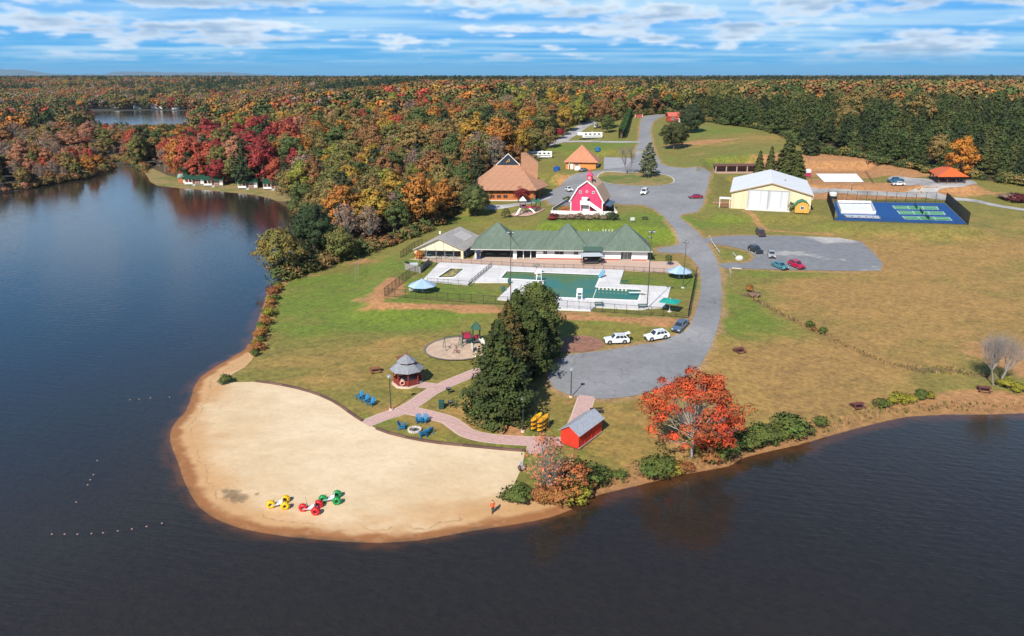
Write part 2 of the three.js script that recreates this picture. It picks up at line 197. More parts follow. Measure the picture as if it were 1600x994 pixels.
function groundColor(x, z) {
  const sd = shoreDist(x, z);
  const n1 = fbm(x / 26, z / 20, 4), n2 = fbm(x / 5.5 + 31, z / 4.2 + 8, 4), n3 = fbm(x / 0.62 + 3, z / 0.55, 3), n4 = fbm(x / 1.7 + 60, z / 1.3 + 14, 3);
  if (sd < 0) { const q = sstep(0.0, 2.6, -sd + n2 * 1.6 + n1 * 0.6); return lerp3(C.sandbed, C.mud, q).map((v) => v * (1 + n3 * 0.25)); }
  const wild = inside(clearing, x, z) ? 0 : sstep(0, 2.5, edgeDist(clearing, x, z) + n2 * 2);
  let lush = 0, dry = 0, soil = 0;
  for (const [cx, cz, rx, rz, k, s, c, n] of PATCH) { const dx = x - cx, dz = z - cz; if (Math.abs(dx) > rx * 2.2 + rz * 2 || Math.abs(dz) > rz * 2.2 + rx * 2) continue; const u = (dx * c - dz * n) / rx, v = (dx * n + dz * c) / rz, q = u * u + v * v; if (q > 4.5) continue; const w = s * Math.exp(-q * 1.1); if (k === 0) lush += w; else if (k === 1) dry += w; else soil += w; }
  let c = lerp3(C.olive, C.lush, sstep(0.05, 0.75, lush * 0.9 - dry * 0.5 + n1 * 0.7 + n2 * 0.55));
  c = lerp3(c, C.straw, sstep(0.0, 1.15, dry * 0.8 - lush * 0.35 + n2 * 0.5 + n1 * 0.4 + n4 * 0.18));
  let tr = 0; for (const l of dirtTracks) tr = Math.max(tr, sstep(1.5, 0.3, lineDist(l, x, z) + n2 * 0.9));
  c = lerp3(c, C.soil, sstep(0.42, 0.85, soil + n2 * 0.42 + n4 * 0.25) * 0.9);
  c = lerp3(c, C.soil, tr * 0.75);
  const dd = lineDist(ditch, x, z); c = lerp3(c, [0.12, 0.085, 0.04], sstep(1.3, 0.2, dd + n2 * 0.8) * 0.8);
  c = lerp3(c, C.bank, sstep(3.6, 1.2, sd + n2 * 2.6 + n1 * 1.5));
  if (x > -10 && x < 130 && z > -500) { const e = Math.min(edgeDist(roadPoly, x, z), edgeDist(lotPoly, x, z)); c = lerp3(c, [0.36, 0.215, 0.105], sstep(1.5, 0.2, e + n2 * 1.3 + n4 * 0.6) * 0.75); }
  if (x > 38 && z > -205) c = lerp3(c, [0.285, 0.165, 0.052], sstep(-0.6, 0.8, n1 * 1.1 + n2 * 0.3 + dry * 0.35 - lush * 0.6) * 0.74);
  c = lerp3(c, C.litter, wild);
  if (wild > 0 && inside(cabinLawn, x, z)) c = lerp3([0.26, 0.19, 0.07], [0.15, 0.15, 0.035], sstep(-0.2, 0.4, n2));
  const n5 = vnoise(x / 0.30 + 7, z / 0.34) * 0.5 + vnoise(x / 0.19, z / 0.23 + 9) * 0.5; const k = 1 + n3 * 0.36 + n4 * 0.16 + n2 * 0.10 + n5 * 0.30;
  return [c[0] * k, c[1] * k, c[2] * k];
}
function gridSurface() {
  const nx = gx.length, nz = gz.length, pos = new Float32Array(nx * nz * 3), uv = new Float32Array(nx * nz * 2), idx = [];
  for (let j = 0; j < nz; j++) for (let i = 0; i < nx; i++) {
    const o = j * nx + i, x = gx[i], z = gz[j];
    pos[o * 3] = x; pos[o * 3 + 1] = height(x, z); pos[o * 3 + 2] = z;
    uv[o * 2] = (x - AREA.x0) / (AREA.x1 - AREA.x0); uv[o * 2 + 1] = (z - AREA.z0) / (AREA.z1 - AREA.z0);
   
  }
  for (let j = 0; j < nz - 1; j++) for (let i = 0; i < nx - 1; i++) { const a = j * nx + i, b = a + 1, c = a + nx, d = c + 1; idx.push(a, c, b, b, c, d); }
  const g = new THREE.BufferGeometry(); g.setAttribute('position', new THREE.BufferAttribute(pos, 3)); g.setAttribute('uv', new THREE.BufferAttribute(uv, 2)); g.setIndex(idx); g.computeVertexNormals(); return g;
}
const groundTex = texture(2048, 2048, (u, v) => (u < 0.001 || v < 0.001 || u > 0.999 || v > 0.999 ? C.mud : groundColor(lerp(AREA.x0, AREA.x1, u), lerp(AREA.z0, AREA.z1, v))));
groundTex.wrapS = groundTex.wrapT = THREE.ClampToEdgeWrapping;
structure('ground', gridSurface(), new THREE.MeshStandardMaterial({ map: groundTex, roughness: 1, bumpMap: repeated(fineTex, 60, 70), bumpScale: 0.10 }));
console.log('ground');

// ---------------------------------------------------------------- water
{
  const waves = (() => { const n = 512, a = new Float32Array(n * n); const r = rng(9); const ws = []; for (let i = 0; i < 26; i++) { const ang = 1.72 + (r() - 0.5) * (i < 16 ? 0.5 : 2.0), f = 5 + r() * 30; ws.push([Math.round(Math.cos(ang) * f), Math.round(Math.sin(ang) * f), r() * TAU, 1 / (3 + f)]); } const w2 = tileNoise(n, 6, 5, 41); for (let j = 0; j < n; j++) for (let i = 0; i < n; i++) { let s = 0; for (const [kx, ky, p, m] of ws) s += m * Math.sin(TAU * (kx * i + ky * j) / n + p + w2[j * n + i] * 3.0); a[j * n + i] = s; } let lo = Infinity, hi = -Infinity; for (const v of a) { lo = Math.min(lo, v); hi = Math.max(hi, v); } return a.map((v) => (v - lo) / (hi - lo)); })();
  const t = greyTexture(512, waves); t.repeat.set(1 / 13, 1 / 13);
  const m = new THREE.MeshPhysicalMaterial({ color: lin(0.62, 0.60, 0.60), roughness: 0.06, metalness: 0, transmission: 1, thickness: 0, ior: 1.42, bumpMap: t, bumpScale: 0.022 });
  const sheet = (pts, name) => { const s = new THREE.Shape(pts.map(([x, z]) => new THREE.Vector2(x, -z))), g = new THREE.ShapeGeometry(s); g.rotateX(-Math.PI / 2); const p = g.attributes.position, uv = new Float32Array(p.count * 2); for (let i = 0; i < p.count; i++) { uv[i * 2] = p.getX(i); uv[i * 2 + 1] = p.getZ(i); } g.setAttribute('uv', new THREE.BufferAttribute(uv, 2)); return structure(name, g, m); };
  const grow = (p, d) => { const out = []; const n = p.length; let area = 0; for (let i = 0; i < n; i++) { const a = p[i], b = p[(i + 1) % n]; area += a[0] * b[1] - b[0] * a[1]; } const sg = Math.sign(area); for (let i = 0; i < n; i++) { const a = p[(i + n - 1) % n], b = p[(i + 1) % n], tx = b[0] - a[0], tz = b[1] - a[1], L = Math.hypot(tx, tz) || 1; out.push([p[i][0] + sg * tz / L * d, p[i][1] - sg * tx / L * d]); } return out; };
  sheet(grow(lakeA, 2), 'lake_water'); sheet(grow(lakeB, 5), 'far_lake_water');
}

// ---------------------------------------------------------------- sheets laid on the ground
const hGrid = (() => { const nx = gx.length; const find = (a, v) => { let lo = 0, hi = a.length - 2; while (lo < hi) { const m = (lo + hi + 1) >> 1; if (a[m] <= v) lo = m; else hi = m - 1; } return lo; }; const P = scene.getObjectByName('ground').geometry.attributes.position; return (x, z) => { const i = find(gx, x), j = find(gz, z), u = (x - gx[i]) / (gx[i + 1] - gx[i]), v = (z - gz[j]) / (gz[j + 1] - gz[j]), y = (a, b) => P.getY(b * nx + a); return u + v < 1 ? y(i, j) * (1 - u - v) + y(i + 1, j) * u + y(i, j + 1) * v : y(i + 1, j + 1) * (u + v - 1) + y(i + 1, j) * (1 - v) + y(i, j + 1) * (1 - u); }; })();
const gp = (px, py) => { const q = G(px, py); q.y = hGrid(q.x, q.z); return q; };
const onGround = (x, z) => new THREE.Vector3(x, hGrid(x, z), z);
function clipCell(p, x0, x1, z0, z1) { const cut = (q, k, v, s) => { const o = []; for (let i = 0; i < q.length; i++) { const a = q[i], b = q[(i + 1) % q.length], da = s * (a[k] - v), db = s * (b[k] - v); if (da >= 0) o.push(a); if ((da > 0 && db < 0) || (da < 0 && db > 0)) { const t = da / (da - db); o.push([lerp(a[0], b[0], t), lerp(a[1], b[1], t)]); } } return o; }; let q = cut(p, 0, x0, 1); if (q.length) q = cut(q, 0, x1, -1); if (q.length) q = cut(q, 1, z0, 1); if (q.length) q = cut(q, 1, z1, -1); return q; }
function draped(p, lift, cell = 1.6, uvScale = 1) {
  const xs = p.map((q) => q[0]), zs = p.map((q) => q[1]), pos = [], uv = [], i0 = Math.floor(Math.min(...xs) / cell), i1 = Math.ceil(Math.max(...xs) / cell), j0 = Math.floor(Math.min(...zs) / cell), j1 = Math.ceil(Math.max(...zs) / cell);
  const put = (a) => { pos.push(a[0], hGrid(a[0], a[1]) + lift, a[1]); uv.push(a[0] * uvScale, a[1] * uvScale); };
  for (let j = j0; j < j1; j++) { const row = clipCell(p, -1e9, 1e9, j * cell, (j + 1) * cell); if (row.length < 3) continue; for (let i = i0; i < i1; i++) { const q = clipCell(row, i * cell, (i + 1) * cell, j * cell, (j + 1) * cell); if (q.length < 3) continue; const v = q.map((a) => new THREE.Vector2(a[0], a[1])); for (const [a, b, c] of THREE.ShapeUtils.triangulateShape(v, [])) { const s = (q[b][0] - q[a][0]) * (q[c][1] - q[a][1]) - (q[b][1] - q[a][1]) * (q[c][0] - q[a][0]); if (Math.abs(s) < 1e-7) continue; for (const k of s < 0 ? [a, b, c] : [a, c, b]) put(q[k]); } } }
  const g = new THREE.BufferGeometry(); g.setAttribute('position', new THREE.Float32BufferAttribute(pos, 3)); g.setAttribute('uv', new THREE.Float32BufferAttribute(uv, 2));
  const nrm = new Float32Array(pos.length); for (let i = 0; i < pos.length; i += 3) { const x = pos[i], z = pos[i + 2], a = hGrid(x + 1, z) - hGrid(x - 1, z), b = hGrid(x, z + 1) - hGrid(x, z - 1), L = Math.hypot(a / 2, 1, b / 2); nrm.set([-a / 2 / L, 1 / L, -b / 2 / L], i); } g.setAttribute('normal', new THREE.BufferAttribute(nrm, 3)); return g;
}
function smoothLine(p, n = 6, closed = false) { const c = new THREE.CatmullRomCurve3(p.map(([x, z]) => new THREE.Vector3(x, 0, z)), closed, 'centripetal'); return c.getPoints(p.length * n).map((v) => [v.x, v.z]); }
function ribbon(line, w) { const L = [], R = []; for (let i = 0; i < line.length; i++) { const a = line[Math.max(0, i - 1)], b = line[Math.min(line.length - 1, i + 1)], tx = b[0] - a[0], tz = b[1] - a[1], l = Math.hypot(tx, tz); const ww = Array.isArray(w) ? lerp(w[0], w[1], i / (line.length - 1)) : w; L.push([line[i][0] + tz / l * ww / 2, line[i][1] - tx / l * ww / 2]); R.push([line[i][0] - tz / l * ww / 2, line[i][1] + tx / l * ww / 2]); } return [...L, ...R.reverse()]; }

const STAIN = [[362, 772, 1.7], [374, 779, 1.3], [352, 768, 0.9], [402, 772, 0.5]].map(([x, y, r]) => { const g = G(x, y); return [g.x, g.z, r]; });
// beach
{
  const m0 = tileNoise(512, 4, 7, 21), T = texture(2048, 1024, (u, v) => {
    const x = lerp(-62, 20, u), z = lerp(-135, -58, v), sd = shoreDist(x, z), n1 = fbm(x / 9, z / 6, 4), n2 = fbm(x / 2.4 + 9, z / 1.6, 4), n3 = fbm(x / 0.5, z / 0.4, 2);
    let c = lerp3([0.585, 0.425, 0.25], [0.675, 0.535, 0.355], sstep(-0.5, 0.7, n1 * 0.6 + n2 * 0.22 + sstep(4, 18, sd) * 0.7 - 0.25));
    c = lerp3(c, [0.50, 0.275, 0.115], sstep(6.0, 1.2, sd + n1 * 3.2 + n2 * 1.2) * 0.85);
    c = lerp3(c, [0.30, 0.125, 0.042], sstep(1.3, 0.15, sd + n2 * 0.8));
    c = lerp3(c, [0.20, 0.11, 0.05], sstep(0.16, 0.04, Math.abs(sd - 2.0 + n2 * 1.1 + n1 * 0.5)) * 0.45 * sstep(-0.1, 0.2, n3 + n2));
    c = lerp3(c, [0.48, 0.34, 0.19], sstep(0.30, 0.45, fbm(x / 0.9 + 50, z / 0.7, 3)) * 0.16);
    for (const [cx, cz, r] of STAIN) c = lerp3(c, [0.16, 0.11, 0.06], sstep(1, 0.35, Math.hypot((x - cx) / r, (z - cz) / (r * 0.8)) + n2 * 0.7 + n3 * 0.3) * 0.75);
    if (sd < 0) c = lerp3(c, C.mud, sstep(-0.1, 2.2, -sd + n2 * 1.2 + n1 * 0.6));
    const k = 1 + n3 * 0.07 + n2 * 0.05; return [c[0] * k, c[1] * k, c[2] * k];
  });
  const g = draped(beachPoly, 0.035, 1.4); const uv = g.attributes.uv; for (let i = 0; i < uv.count; i++) uv.setXY(i, (uv.getX(i) + 62) / 82, (uv.getY(i) + 135) / 77);
  T.wrapS = T.wrapT = THREE.ClampToEdgeWrapping;
  structure('beach_sand', g, new THREE.MeshStandardMaterial({ map: T, roughness: 0.95, bumpMap: repeated(greyTexture(512, m0), 12, 11), bumpScale: 0.05 }));
}
// roads, lots and paths
const gravelTex = speckle(0.33, 0.32, 0.315, 0.5, 4, 512, 5), concreteTex = speckle(0.62, 0.60, 0.57, 0.16, 6, 256, 4);
function sheetMat(tex, size, rough = 0.92, bump = 0.02) { const t = repeated(tex, 1 / size, 1 / size); return new THREE.MeshStandardMaterial({ map: t, roughness: rough, bumpMap: repeated(fineTex, 0.4, 0.4), bumpScale: bump }); }
// worn asphalt over the whole plan of road and lots: patches, cracks, sealed seams
const asphaltTex = texture(1024, 2048, (u, v) => { const x = lerp(0, 125, u), z = lerp(-85, -490, v), a = fbm(x / 14, z / 14, 4), b = fbm(x / 3 + 9, z / 3, 4), f = fbm(x / 0.6, z / 0.6 + 5, 3), cr = Math.abs(fbm(x / 7 + 30, z / 7 + 3, 4)), cr2 = Math.abs(fbm(x / 3.1 + 80, z / 3.4, 3)); let k = 1 + a * 0.20 + b * 0.12 + f * 0.16; if (cr < 0.010) k *= 0.78; if (cr2 < 0.010 && a > 0.05) k *= 0.78; const q = vnoise(Math.floor(x / 6.5) * 3.7, Math.floor(z / 5) * 5.1); if (q > 0.72) k *= 0.92; return [0.232 * k, 0.232 * k, 0.240 * k]; });
asphaltTex.wrapS = asphaltTex.wrapT = THREE.ClampToEdgeWrapping;
const asphalt = new THREE.MeshStandardMaterial({ map: asphaltTex, roughness: 0.92, bumpMap: repeated(fineTex, 50, 160), bumpScale: 0.02 });
const planUV = (g) => { const q = g.attributes.uv; for (let i = 0; i < q.count; i++) q.setXY(i, q.getX(i) / 125, (q.getY(i) + 85) / -405); return g; };
const gravel = sheetMat(gravelTex, 19, 1, 0.05), concrete = sheetMat(concreteTex, 7, 0.9, 0.01);
structure('asphalt_road', planUV(draped(roadPoly, 0.05)), asphalt);
const islandPx = [[935, 274], [960, 269], [1000, 270], [1035, 273], [1052, 280], [1048, 288], [1020, 291], [975, 290], [945, 286]];
const turf = new THREE.MeshStandardMaterial({ map: repeated(texture(256, 256, ((a, b) => (u, v) => { const i = Math.floor(v * 256) * 256 + Math.floor(u * 256), k = 0.75 + 0.5 * b[i]; return lerp3([0.115, 0.15, 0.026], [0.25, 0.18, 0.06], sstep(0.4, 0.75, a[i])).map((q) => q * k); })(tileNoise(256, 3, 5, 61), tileNoise(256, 24, 3, 62))), 1 / 26, 1 / 26), roughness: 1, bumpMap: repeated(fineTex, 0.2, 0.2), bumpScale: 0.1 });
structure('traffic_island', draped(smoothLine(gxz(islandPx), 4, true), 0.16), turf);
structure('island_kerb', (() => { const l = smoothLine(gxz(islandPx), 5, true); return draped(ribbon([...l, l[1]], 0.3), 0.18); })(), concrete);
structure('gravel_lot', draped(lotPoly, 0.07), new THREE.MeshStandardMaterial({ map: repeated(texture(512, 512, ((a, b) => (u, v) => { const i = Math.floor(v * 512) * 512 + Math.floor(u * 512), k = 0.82 + 0.36 * b[i]; return lerp3([0.185, 0.19, 0.205], [0.40, 0.385, 0.37], sstep(0.55, 0.85, a[i])).map((q) => q * k); })(tileNoise(512, 3, 6, 15), tileNoise(512, 40, 3, 16))), 1 / 42, 1 / 30), roughness: 1, bumpMap: repeated(fineTex, 0.3, 0.3), bumpScale: 0.04 }));
structure('gravel_road', draped(ribbon(smoothLine(gxz([[1262, 297], [1330, 300], [1400, 304], [1450, 303], [1500, 312], [1560, 322], [1640, 333]])), 3.4), 0.07), gravel);
structure('gravel_road', draped(smoothLine(gxz([[1425, 304], [1440, 294], [1405, 287], [1388, 280], [1400, 275], [1440, 279], [1470, 283], [1500, 280], [1526, 286], [1510, 291], [1475, 294], [1455, 303]]), 4, true), 0.09), gravel);
structure('service_drive', draped(ribbon(smoothLine(gxz([[742, 324], [790, 322], [830, 316], [856, 308]])), 4), 0.07), gravel);
structure('camp_road', draped(ribbon(smoothLine(gxz([[852, 228], [880, 222], [920, 221], [960, 222], [1000, 222]])), 4.5), 0.07), gravel);
structure('camp_road', draped(ribbon(smoothLine(gxz([[872, 223], [895, 208], [912, 197], [925, 189]])), 8), 0.09), gravel);
structure('concrete_apron', draped(gxz([[944, 246], [990, 247], [978, 262], [943, 265]]), 0.10), sheetMat(speckle(0.34, 0.335, 0.345, 0.25, 14), 11, 0.9, 0.01));
const slabPx = [[1275, 272], [1338, 272], [1350, 285], [1288, 285]];
structure('concrete_slab', draped(gxz(slabPx), 0.14), mat(0.80, 0.80, 0.77, 0.9));
const brickTex = texture(256, 256, ((q) => (u, v) => { const r = Math.floor(v * 32), s = Math.floor(u * 16 + (r % 2) * 0.5), k = 0.82 + 0.36 * q[((r * 57 + s * 131) % 997 + 997) % 997]; return [0.52 * k, 0.335 * k, 0.30 * k]; })(new Float32Array(997).map(((r) => () => r())(rng(8)))));
const brick = sheetMat(brickTex, 3.4, 0.9, 0.01), brickEdge = mat(0.58, 0.44, 0.36, 0.9);
for (const [l, w, up] of [[[[570, 663], [600, 651], [625, 643], [650, 629], [670, 615], [695, 602], [726, 589], [765, 574], [810, 560], [856, 566]], 2.1, 0.07], [[[628, 640], [650, 644], [675, 650], [700, 657], [715, 667], [730, 677], [755, 684], [790, 688], [830, 690], [880, 691]], 2.1, 0.085], [[[655, 602], [668, 603], [684, 606]], 1.7, 0.1], [[[917, 619], [910, 640], [903, 660], [896, 672]], 2.2, 0.07]]) { const line = smoothLine(gxz(l)); structure('brick_path', draped(ribbon(line, w), up), brick); structure('path_edging', draped(ribbon(line, w + 0.4), up - 0.03), brickEdge); }
structure('brick_path', draped(smoothLine(gxz([[838, 684], [858, 690], [850, 706], [832, 712], [822, 704]]), 4, true), 0.1), brick);
structure('mulch_bed', draped(smoothLine(gxz([[866, 548], [876, 533], [903, 525], [930, 528], [944, 538], [932, 547], [898, 551]]), 4, true), 0.06), sheetMat(speckle(0.26, 0.125, 0.085, 0.45, 18), 5, 1, 0.05));
// timber border between lawn and sand: one sleeper after another
{
  const line = smoothLine(gxz([[400, 597], [430, 601], [480, 612], [520, 628], [545, 645], [566, 659]]), 8), line2 = smoothLine(gxz([[588, 671], [610, 679], [640, 686], [680, 693], [730, 698], [780, 703], [820, 706]]), 8);
  const m = [mat(0.12, 0.065, 0.05, 0.9), mat(0.15, 0.085, 0.065, 0.9), mat(0.10, 0.055, 0.045, 0.9)];
  for (const [ln, where] of [[line, 'dark timber edging between the wide lawn and the sand'], [line2, 'dark timber edging between the fire pit lawn and the sand']]) {
    const t = thing('timber_edging', where, 'edging', onGround(...ln[0])), o = t.position; let acc = 0, a = ln[0], k = 0;
    for (let i = 1; i < ln.length; i++) { acc += Math.hypot(ln[i][0] - ln[i - 1][0], ln[i][1] - ln[i - 1][1]); if (acc > 2.4 || i === ln.length - 1) { const b = ln[i], A = onGround(...a), B = onGround(...b); part('sleeper', beam([A.x - o.x, A.y - o.y + 0.12, A.z - o.z], [B.x - o.x, B.y - o.y + 0.12, B.z - o.z], 0.32, 0.42), m[k++ % 3], t); a = b; acc = 0; } }
  }
}
console.log('roads');
const NOTREE = [[493, 408, 9], [441, 432, 8], [532, 408, 6], [742, 338, 5], [470, 418, 7], [510, 400, 7]].map(([a, b, r]) => { const q = G(a, b); return [q.x, q.z, r]; });   // room for the trees set singly
// ---------------------------------------------------------------- buildings
const white = mat(0.78, 0.78, 0.76, 0.7), offWhite = mat(0.66, 0.63, 0.57, 0.8), cream = mat(0.70, 0.56, 0.36, 0.8), steel = mat(0.30, 0.30, 0.31, 0.5, { metalness: 0.6 }), black = mat(0.02, 0.02, 0.022, 0.6), darkGreen = mat(0.015, 0.09, 0.055, 0.6);
const glass = new THREE.MeshStandardMaterial({ color: lin(0.03, 0.035, 0.045), roughness: 0.08, metalness: 0 });
function roofTex(r, g, b, seed, amount = 0.28) { const n = 256, a = tileNoise(n, 6, 5, seed), q = rng(seed), s = new Float32Array(4096).map(() => q()); return texture(n, n, (u, v) => { const row = Math.floor(v * 32), col = Math.floor(u * 24 + (row % 2) * 0.5), k = 1 + amount * (a[Math.floor(v * n) * n + Math.floor(u * n)] - 0.5) + 0.22 * (s[(row * 61 + col * 7) & 4095] - 0.5) - ((v * 32) % 1 < 0.12 ? 0.10 : 0); return [r * k, g * k, b * k]; }); }
const shingle = (r, g, b, seed) => new THREE.MeshStandardMaterial({ map: repeated(roofTex(r, g, b, seed), 1 / 5, 1 / 5), roughness: 0.95, bumpMap: repeated(fineTex, 0.5, 0.5), bumpScale: 0.02 });
const greenRoof = shingle(0.120, 0.160, 0.122, 71), tanRoof = shingle(0.42, 0.215, 0.128, 72), barnRoof = shingle(0.52, 0.34, 0.22, 76), orangeRoof = shingle(0.48, 0.205, 0.115, 73), greyRoof = shingle(0.36, 0.33, 0.31, 74), slateRoof = shingle(0.25, 0.26, 0.29, 75);
const brickWall = new THREE.MeshStandardMaterial({ map: repeated(speckle(0.52, 0.165, 0.05, 0.3, 81), 1 / 4, 1 / 4), roughness: 0.9 }), woodGrey = mat(0.26, 0.24, 0.22, 0.95), redBase = mat(0.42, 0.10, 0.07, 0.9);
const siding = (r, g, b, seed, pitch = 0.22) => { const q = rng(seed), s = new Float32Array(64).map(() => q()); return new THREE.MeshStandardMaterial({ map: repeated(texture(128, 128, (u, v) => { const i = Math.floor(u * 16), k = 0.92 + 0.16 * s[i] - ((u * 16) % 1 < 0.1 ? 0.18 : 0) + 0.05 * (s[(Math.floor(v * 9) * 7 + i) & 63] - 0.5); return [r * k, g * k, b * k]; }), 1 / (16 * pitch), 0.2), roughness: 0.75 }); };
function site(name, label, category, level, A, B) { const a = onLevel(...A, level), b = onLevel(...B, level), t = thing(name, label, category, [a[0], level, a[1]], Math.atan2(-(b[1] - a[1]), b[0] - a[0])); t.userData.L = undefined; delete t.userData.L; return [t, Math.hypot(b[0] - a[0], b[1] - a[1])]; }
function localXZ(t, px, py, level = t.position.y) { const q = onLevel(px, py, level), v = new THREE.Vector3(q[0] - t.position.x, 0, q[1] - t.position.z).applyAxisAngle(new THREE.Vector3(0, 1, 0), -t.rotation.y); return [v.x, v.z]; }
function parts(name, list, m, t) { for (const g of list) part(name, g, m, t); }
// a gable or gambrel block: profile across x (points from left eave over the ridge to the right eave), walls z 0 .. -depth
function windowIn(parent, x, y, z, w, h, frameMat, ry = 0, paneMat = glass, bars = true) { const g = new THREE.Group(); g.name = 'window'; g.position.set(x, y, z); g.rotation.y = ry; parent.add(g); part('pane', box(w, h, 0.03, 0, 0, 0.02), paneMat, g); const f = 0.09; part('frame', [box(w + 2 * f, f, 0.09, 0, h / 2 + f / 2, 0.03), box(w + 2 * f, f, 0.09, 0, -h / 2 - f / 2, 0.03), box(f, h, 0.09, -w / 2 - f / 2, 0, 0.03), box(f, h, 0.09, w / 2 + f / 2, 0, 0.03), ...(bars ? [box(0.05, h, 0.05, 0, 0, 0.05)] : [])], frameMat, g); return g; }
function doorIn(parent, x, y, z, w, h, m, ry = 0) { const g = new THREE.Group(); g.name = 'door'; g.position.set(x, y, z); g.rotation.y = ry; parent.add(g); part('leaf', box(w, h, 0.06, 0, h / 2, 0.03), m, g); part('frame', [box(0.1, h + 0.1, 0.1, -w / 2 - 0.05, h / 2, 0.04), box(0.1, h + 0.1, 0.1, w / 2 + 0.05, h / 2, 0.04), box(w + 0.2, 0.1, 0.1, 0, h + 0.1, 0.04)], white, g); part('handle', box(0.04, 0.14, 0.05, w * 0.38, h * 0.48, 0.08), steel, g); return g; }

// --- bath house with its green roof
{
  const [t, L] = site('bath_house', 'long white bath house with green shingle roof and three pyramid peaks', 'building', 3.2, [742, 404], [1012, 408]);
  const D = 10, e = 2.7, ov = 0.9, rid = 6.2, F = 0.35;
  part('floor', box(L + 1, 0.5, D + 1, L / 2, -0.15, -D / 2), mat(0.5, 0.40, 0.33, 0.9), t);
  // walls: two piers and back wall of the open pavilion, then the closed wing
  parts('wall', [box(0.9, e, 0.9, 0.45, e / 2, -0.45), box(0.9, e, 0.9, 9.9, e / 2, -0.45), box(10.3, e, 0.3, 5.2, e / 2, -D + 0.15), box(0.3, e, 4, 0.15, e / 2, -D + 2)], white, t);
  parts('wall', [box(0.3, e, D - 0.4, 15.3, e / 2, -D / 2), box(L - 15.5, e, 0.3, (L + 15.5) / 2, e / 2, -D + 0.15), box(0.3, e, D - 0.4, L - 0.15, e / 2, -D / 2)], white, t);
  const front = new THREE.Group(); const openings = [[16.8, 17.9, 1.2, 2.2], [19.6, 22.0, 1.2, 2.2], [24.3, 25.5, 1.2, 2.2], [26.6, 31.0, 0, 2.45], [35.8, 38.4, 0, 2.3]];
  const walls = []; let x0 = 15.15; for (const [a, b, lo, hi] of openings) { walls.push(box(a - x0, e, 0.3, (a + x0) / 2, e / 2, -0.15)); if (lo) walls.push(box(b - a, lo, 0.3, (a + b) / 2, lo / 2, -0.15)); walls.push(box(b - a, e - hi, 0.3, (a + b) / 2, (e + hi) / 2, -0.15)); x0 = b; } walls.push(box(L - x0 - 0.01, e, 0.3, (L + x0) / 2, e / 2, -0.15)); part('wall', walls, white, t);
  parts('plinth', [[15.2, 26.5], [31.1, 35.7], [38.5, L]].map(([a, b]) => box(b - a, 0.32, 0.12, (a + b) / 2, 0.26, 0.07)), redBase, t);
  for (const [a, b, lo, hi] of openings.slice(0, 3)) windowIn(t, (a + b) / 2, (lo + hi) / 2, -0.12, b - a - 0.2, hi - lo - 0.2, white);
  for (let k = 0; k < 3; k++) doorIn(t, 36.3 + k * 0.8, 0.1, -1.4, 0.62, 2.1, mat(0.30, 0.31, 0.30, 0.7));
  part('entrance_back', box(4.4, 2.6, 0.1, 28.8, 1.3, -4.5), white, t);
  part('pavilion_back_panel', box(9.2, 2.5, 0.1, 5.2, 1.25, -D + 0.6), woodGrey, t);
  for (const x of [3.2, 7.0, 5.1]) part('table_top', rbox(1.7, 0.07, 0.8, x, 0.78, x === 5.1 ? -6 : -2.4, 0.02), offWhite, t);
  parts('post', [box(0.2, e, 0.2, 12, e / 2, -0.4), box(0.2, e, 0.2, 13.8, e / 2, -0.4)], white, t);
  // roof: long hipped back and three pyramids that rise through it
  const E = e + 0.05, zf = ov, zb = -D - ov, zm = -D / 2, xl = -ov, xr = L + ov;
  part('roof', [slab([[9, E, zf], [38, E, zf], [38, rid, zm], [9, rid, zm]], 0.18), slab([[38, E, zb], [9, E, zb], [9, rid, zm], [38, rid, zm]], 0.18)], greenRoof, t);
  const pyramids = [[5.3, 6.2, 8.3, xl], [22.8, 5.4, 8.3, null], [37.3, 6.1, 8.2, null]];
  for (const [cx, hw, hh] of pyramids) { const a = cx < 10 ? xl : cx - hw, b = cx > 30 ? xr : cx + hw; const fz = zf + 0.15, bz = zb - 0.15, y = E + 0.04, ap = [cx, hh, zm]; part('pyramid_roof', [slab([[a, y, fz], [b, y, fz], ap], 0.16), slab([[b, y, fz], [b, y, bz], ap], 0.16), slab([[b, y, bz], [a, y, bz], ap], 0.16), slab([[a, y, bz], [a, y, fz], ap], 0.16)], greenRoof, t); }
  part('fascia', [box(xr - xl, 0.22, 0.06, (xl + xr) / 2, E - 0.2, zf + 0.22)], mat(0.5, 0.5, 0.47, 0.8), t);
  part('awning', [slab([[26.6, 2.75, 1.9], [31.2, 2.75, 1.9], [31.2, 3.5, 0.3], [26.6, 3.5, 0.3]], 0.1), box(0.12, 2.6, 0.12, 26.8, 1.3, 1.75), box(0.12, 2.6, 0.12, 31, 1.3, 1.75)], mat(0.05, 0.10, 0.075, 0.8), t);
  for (const x of [31.6, 32.3, 33.1, 28.0, 33.9]) part('roof_vent', cyl(0.09, 0.09, 0.6, x, rid - 0.15, zm - 0.4, 8), white, t);
}
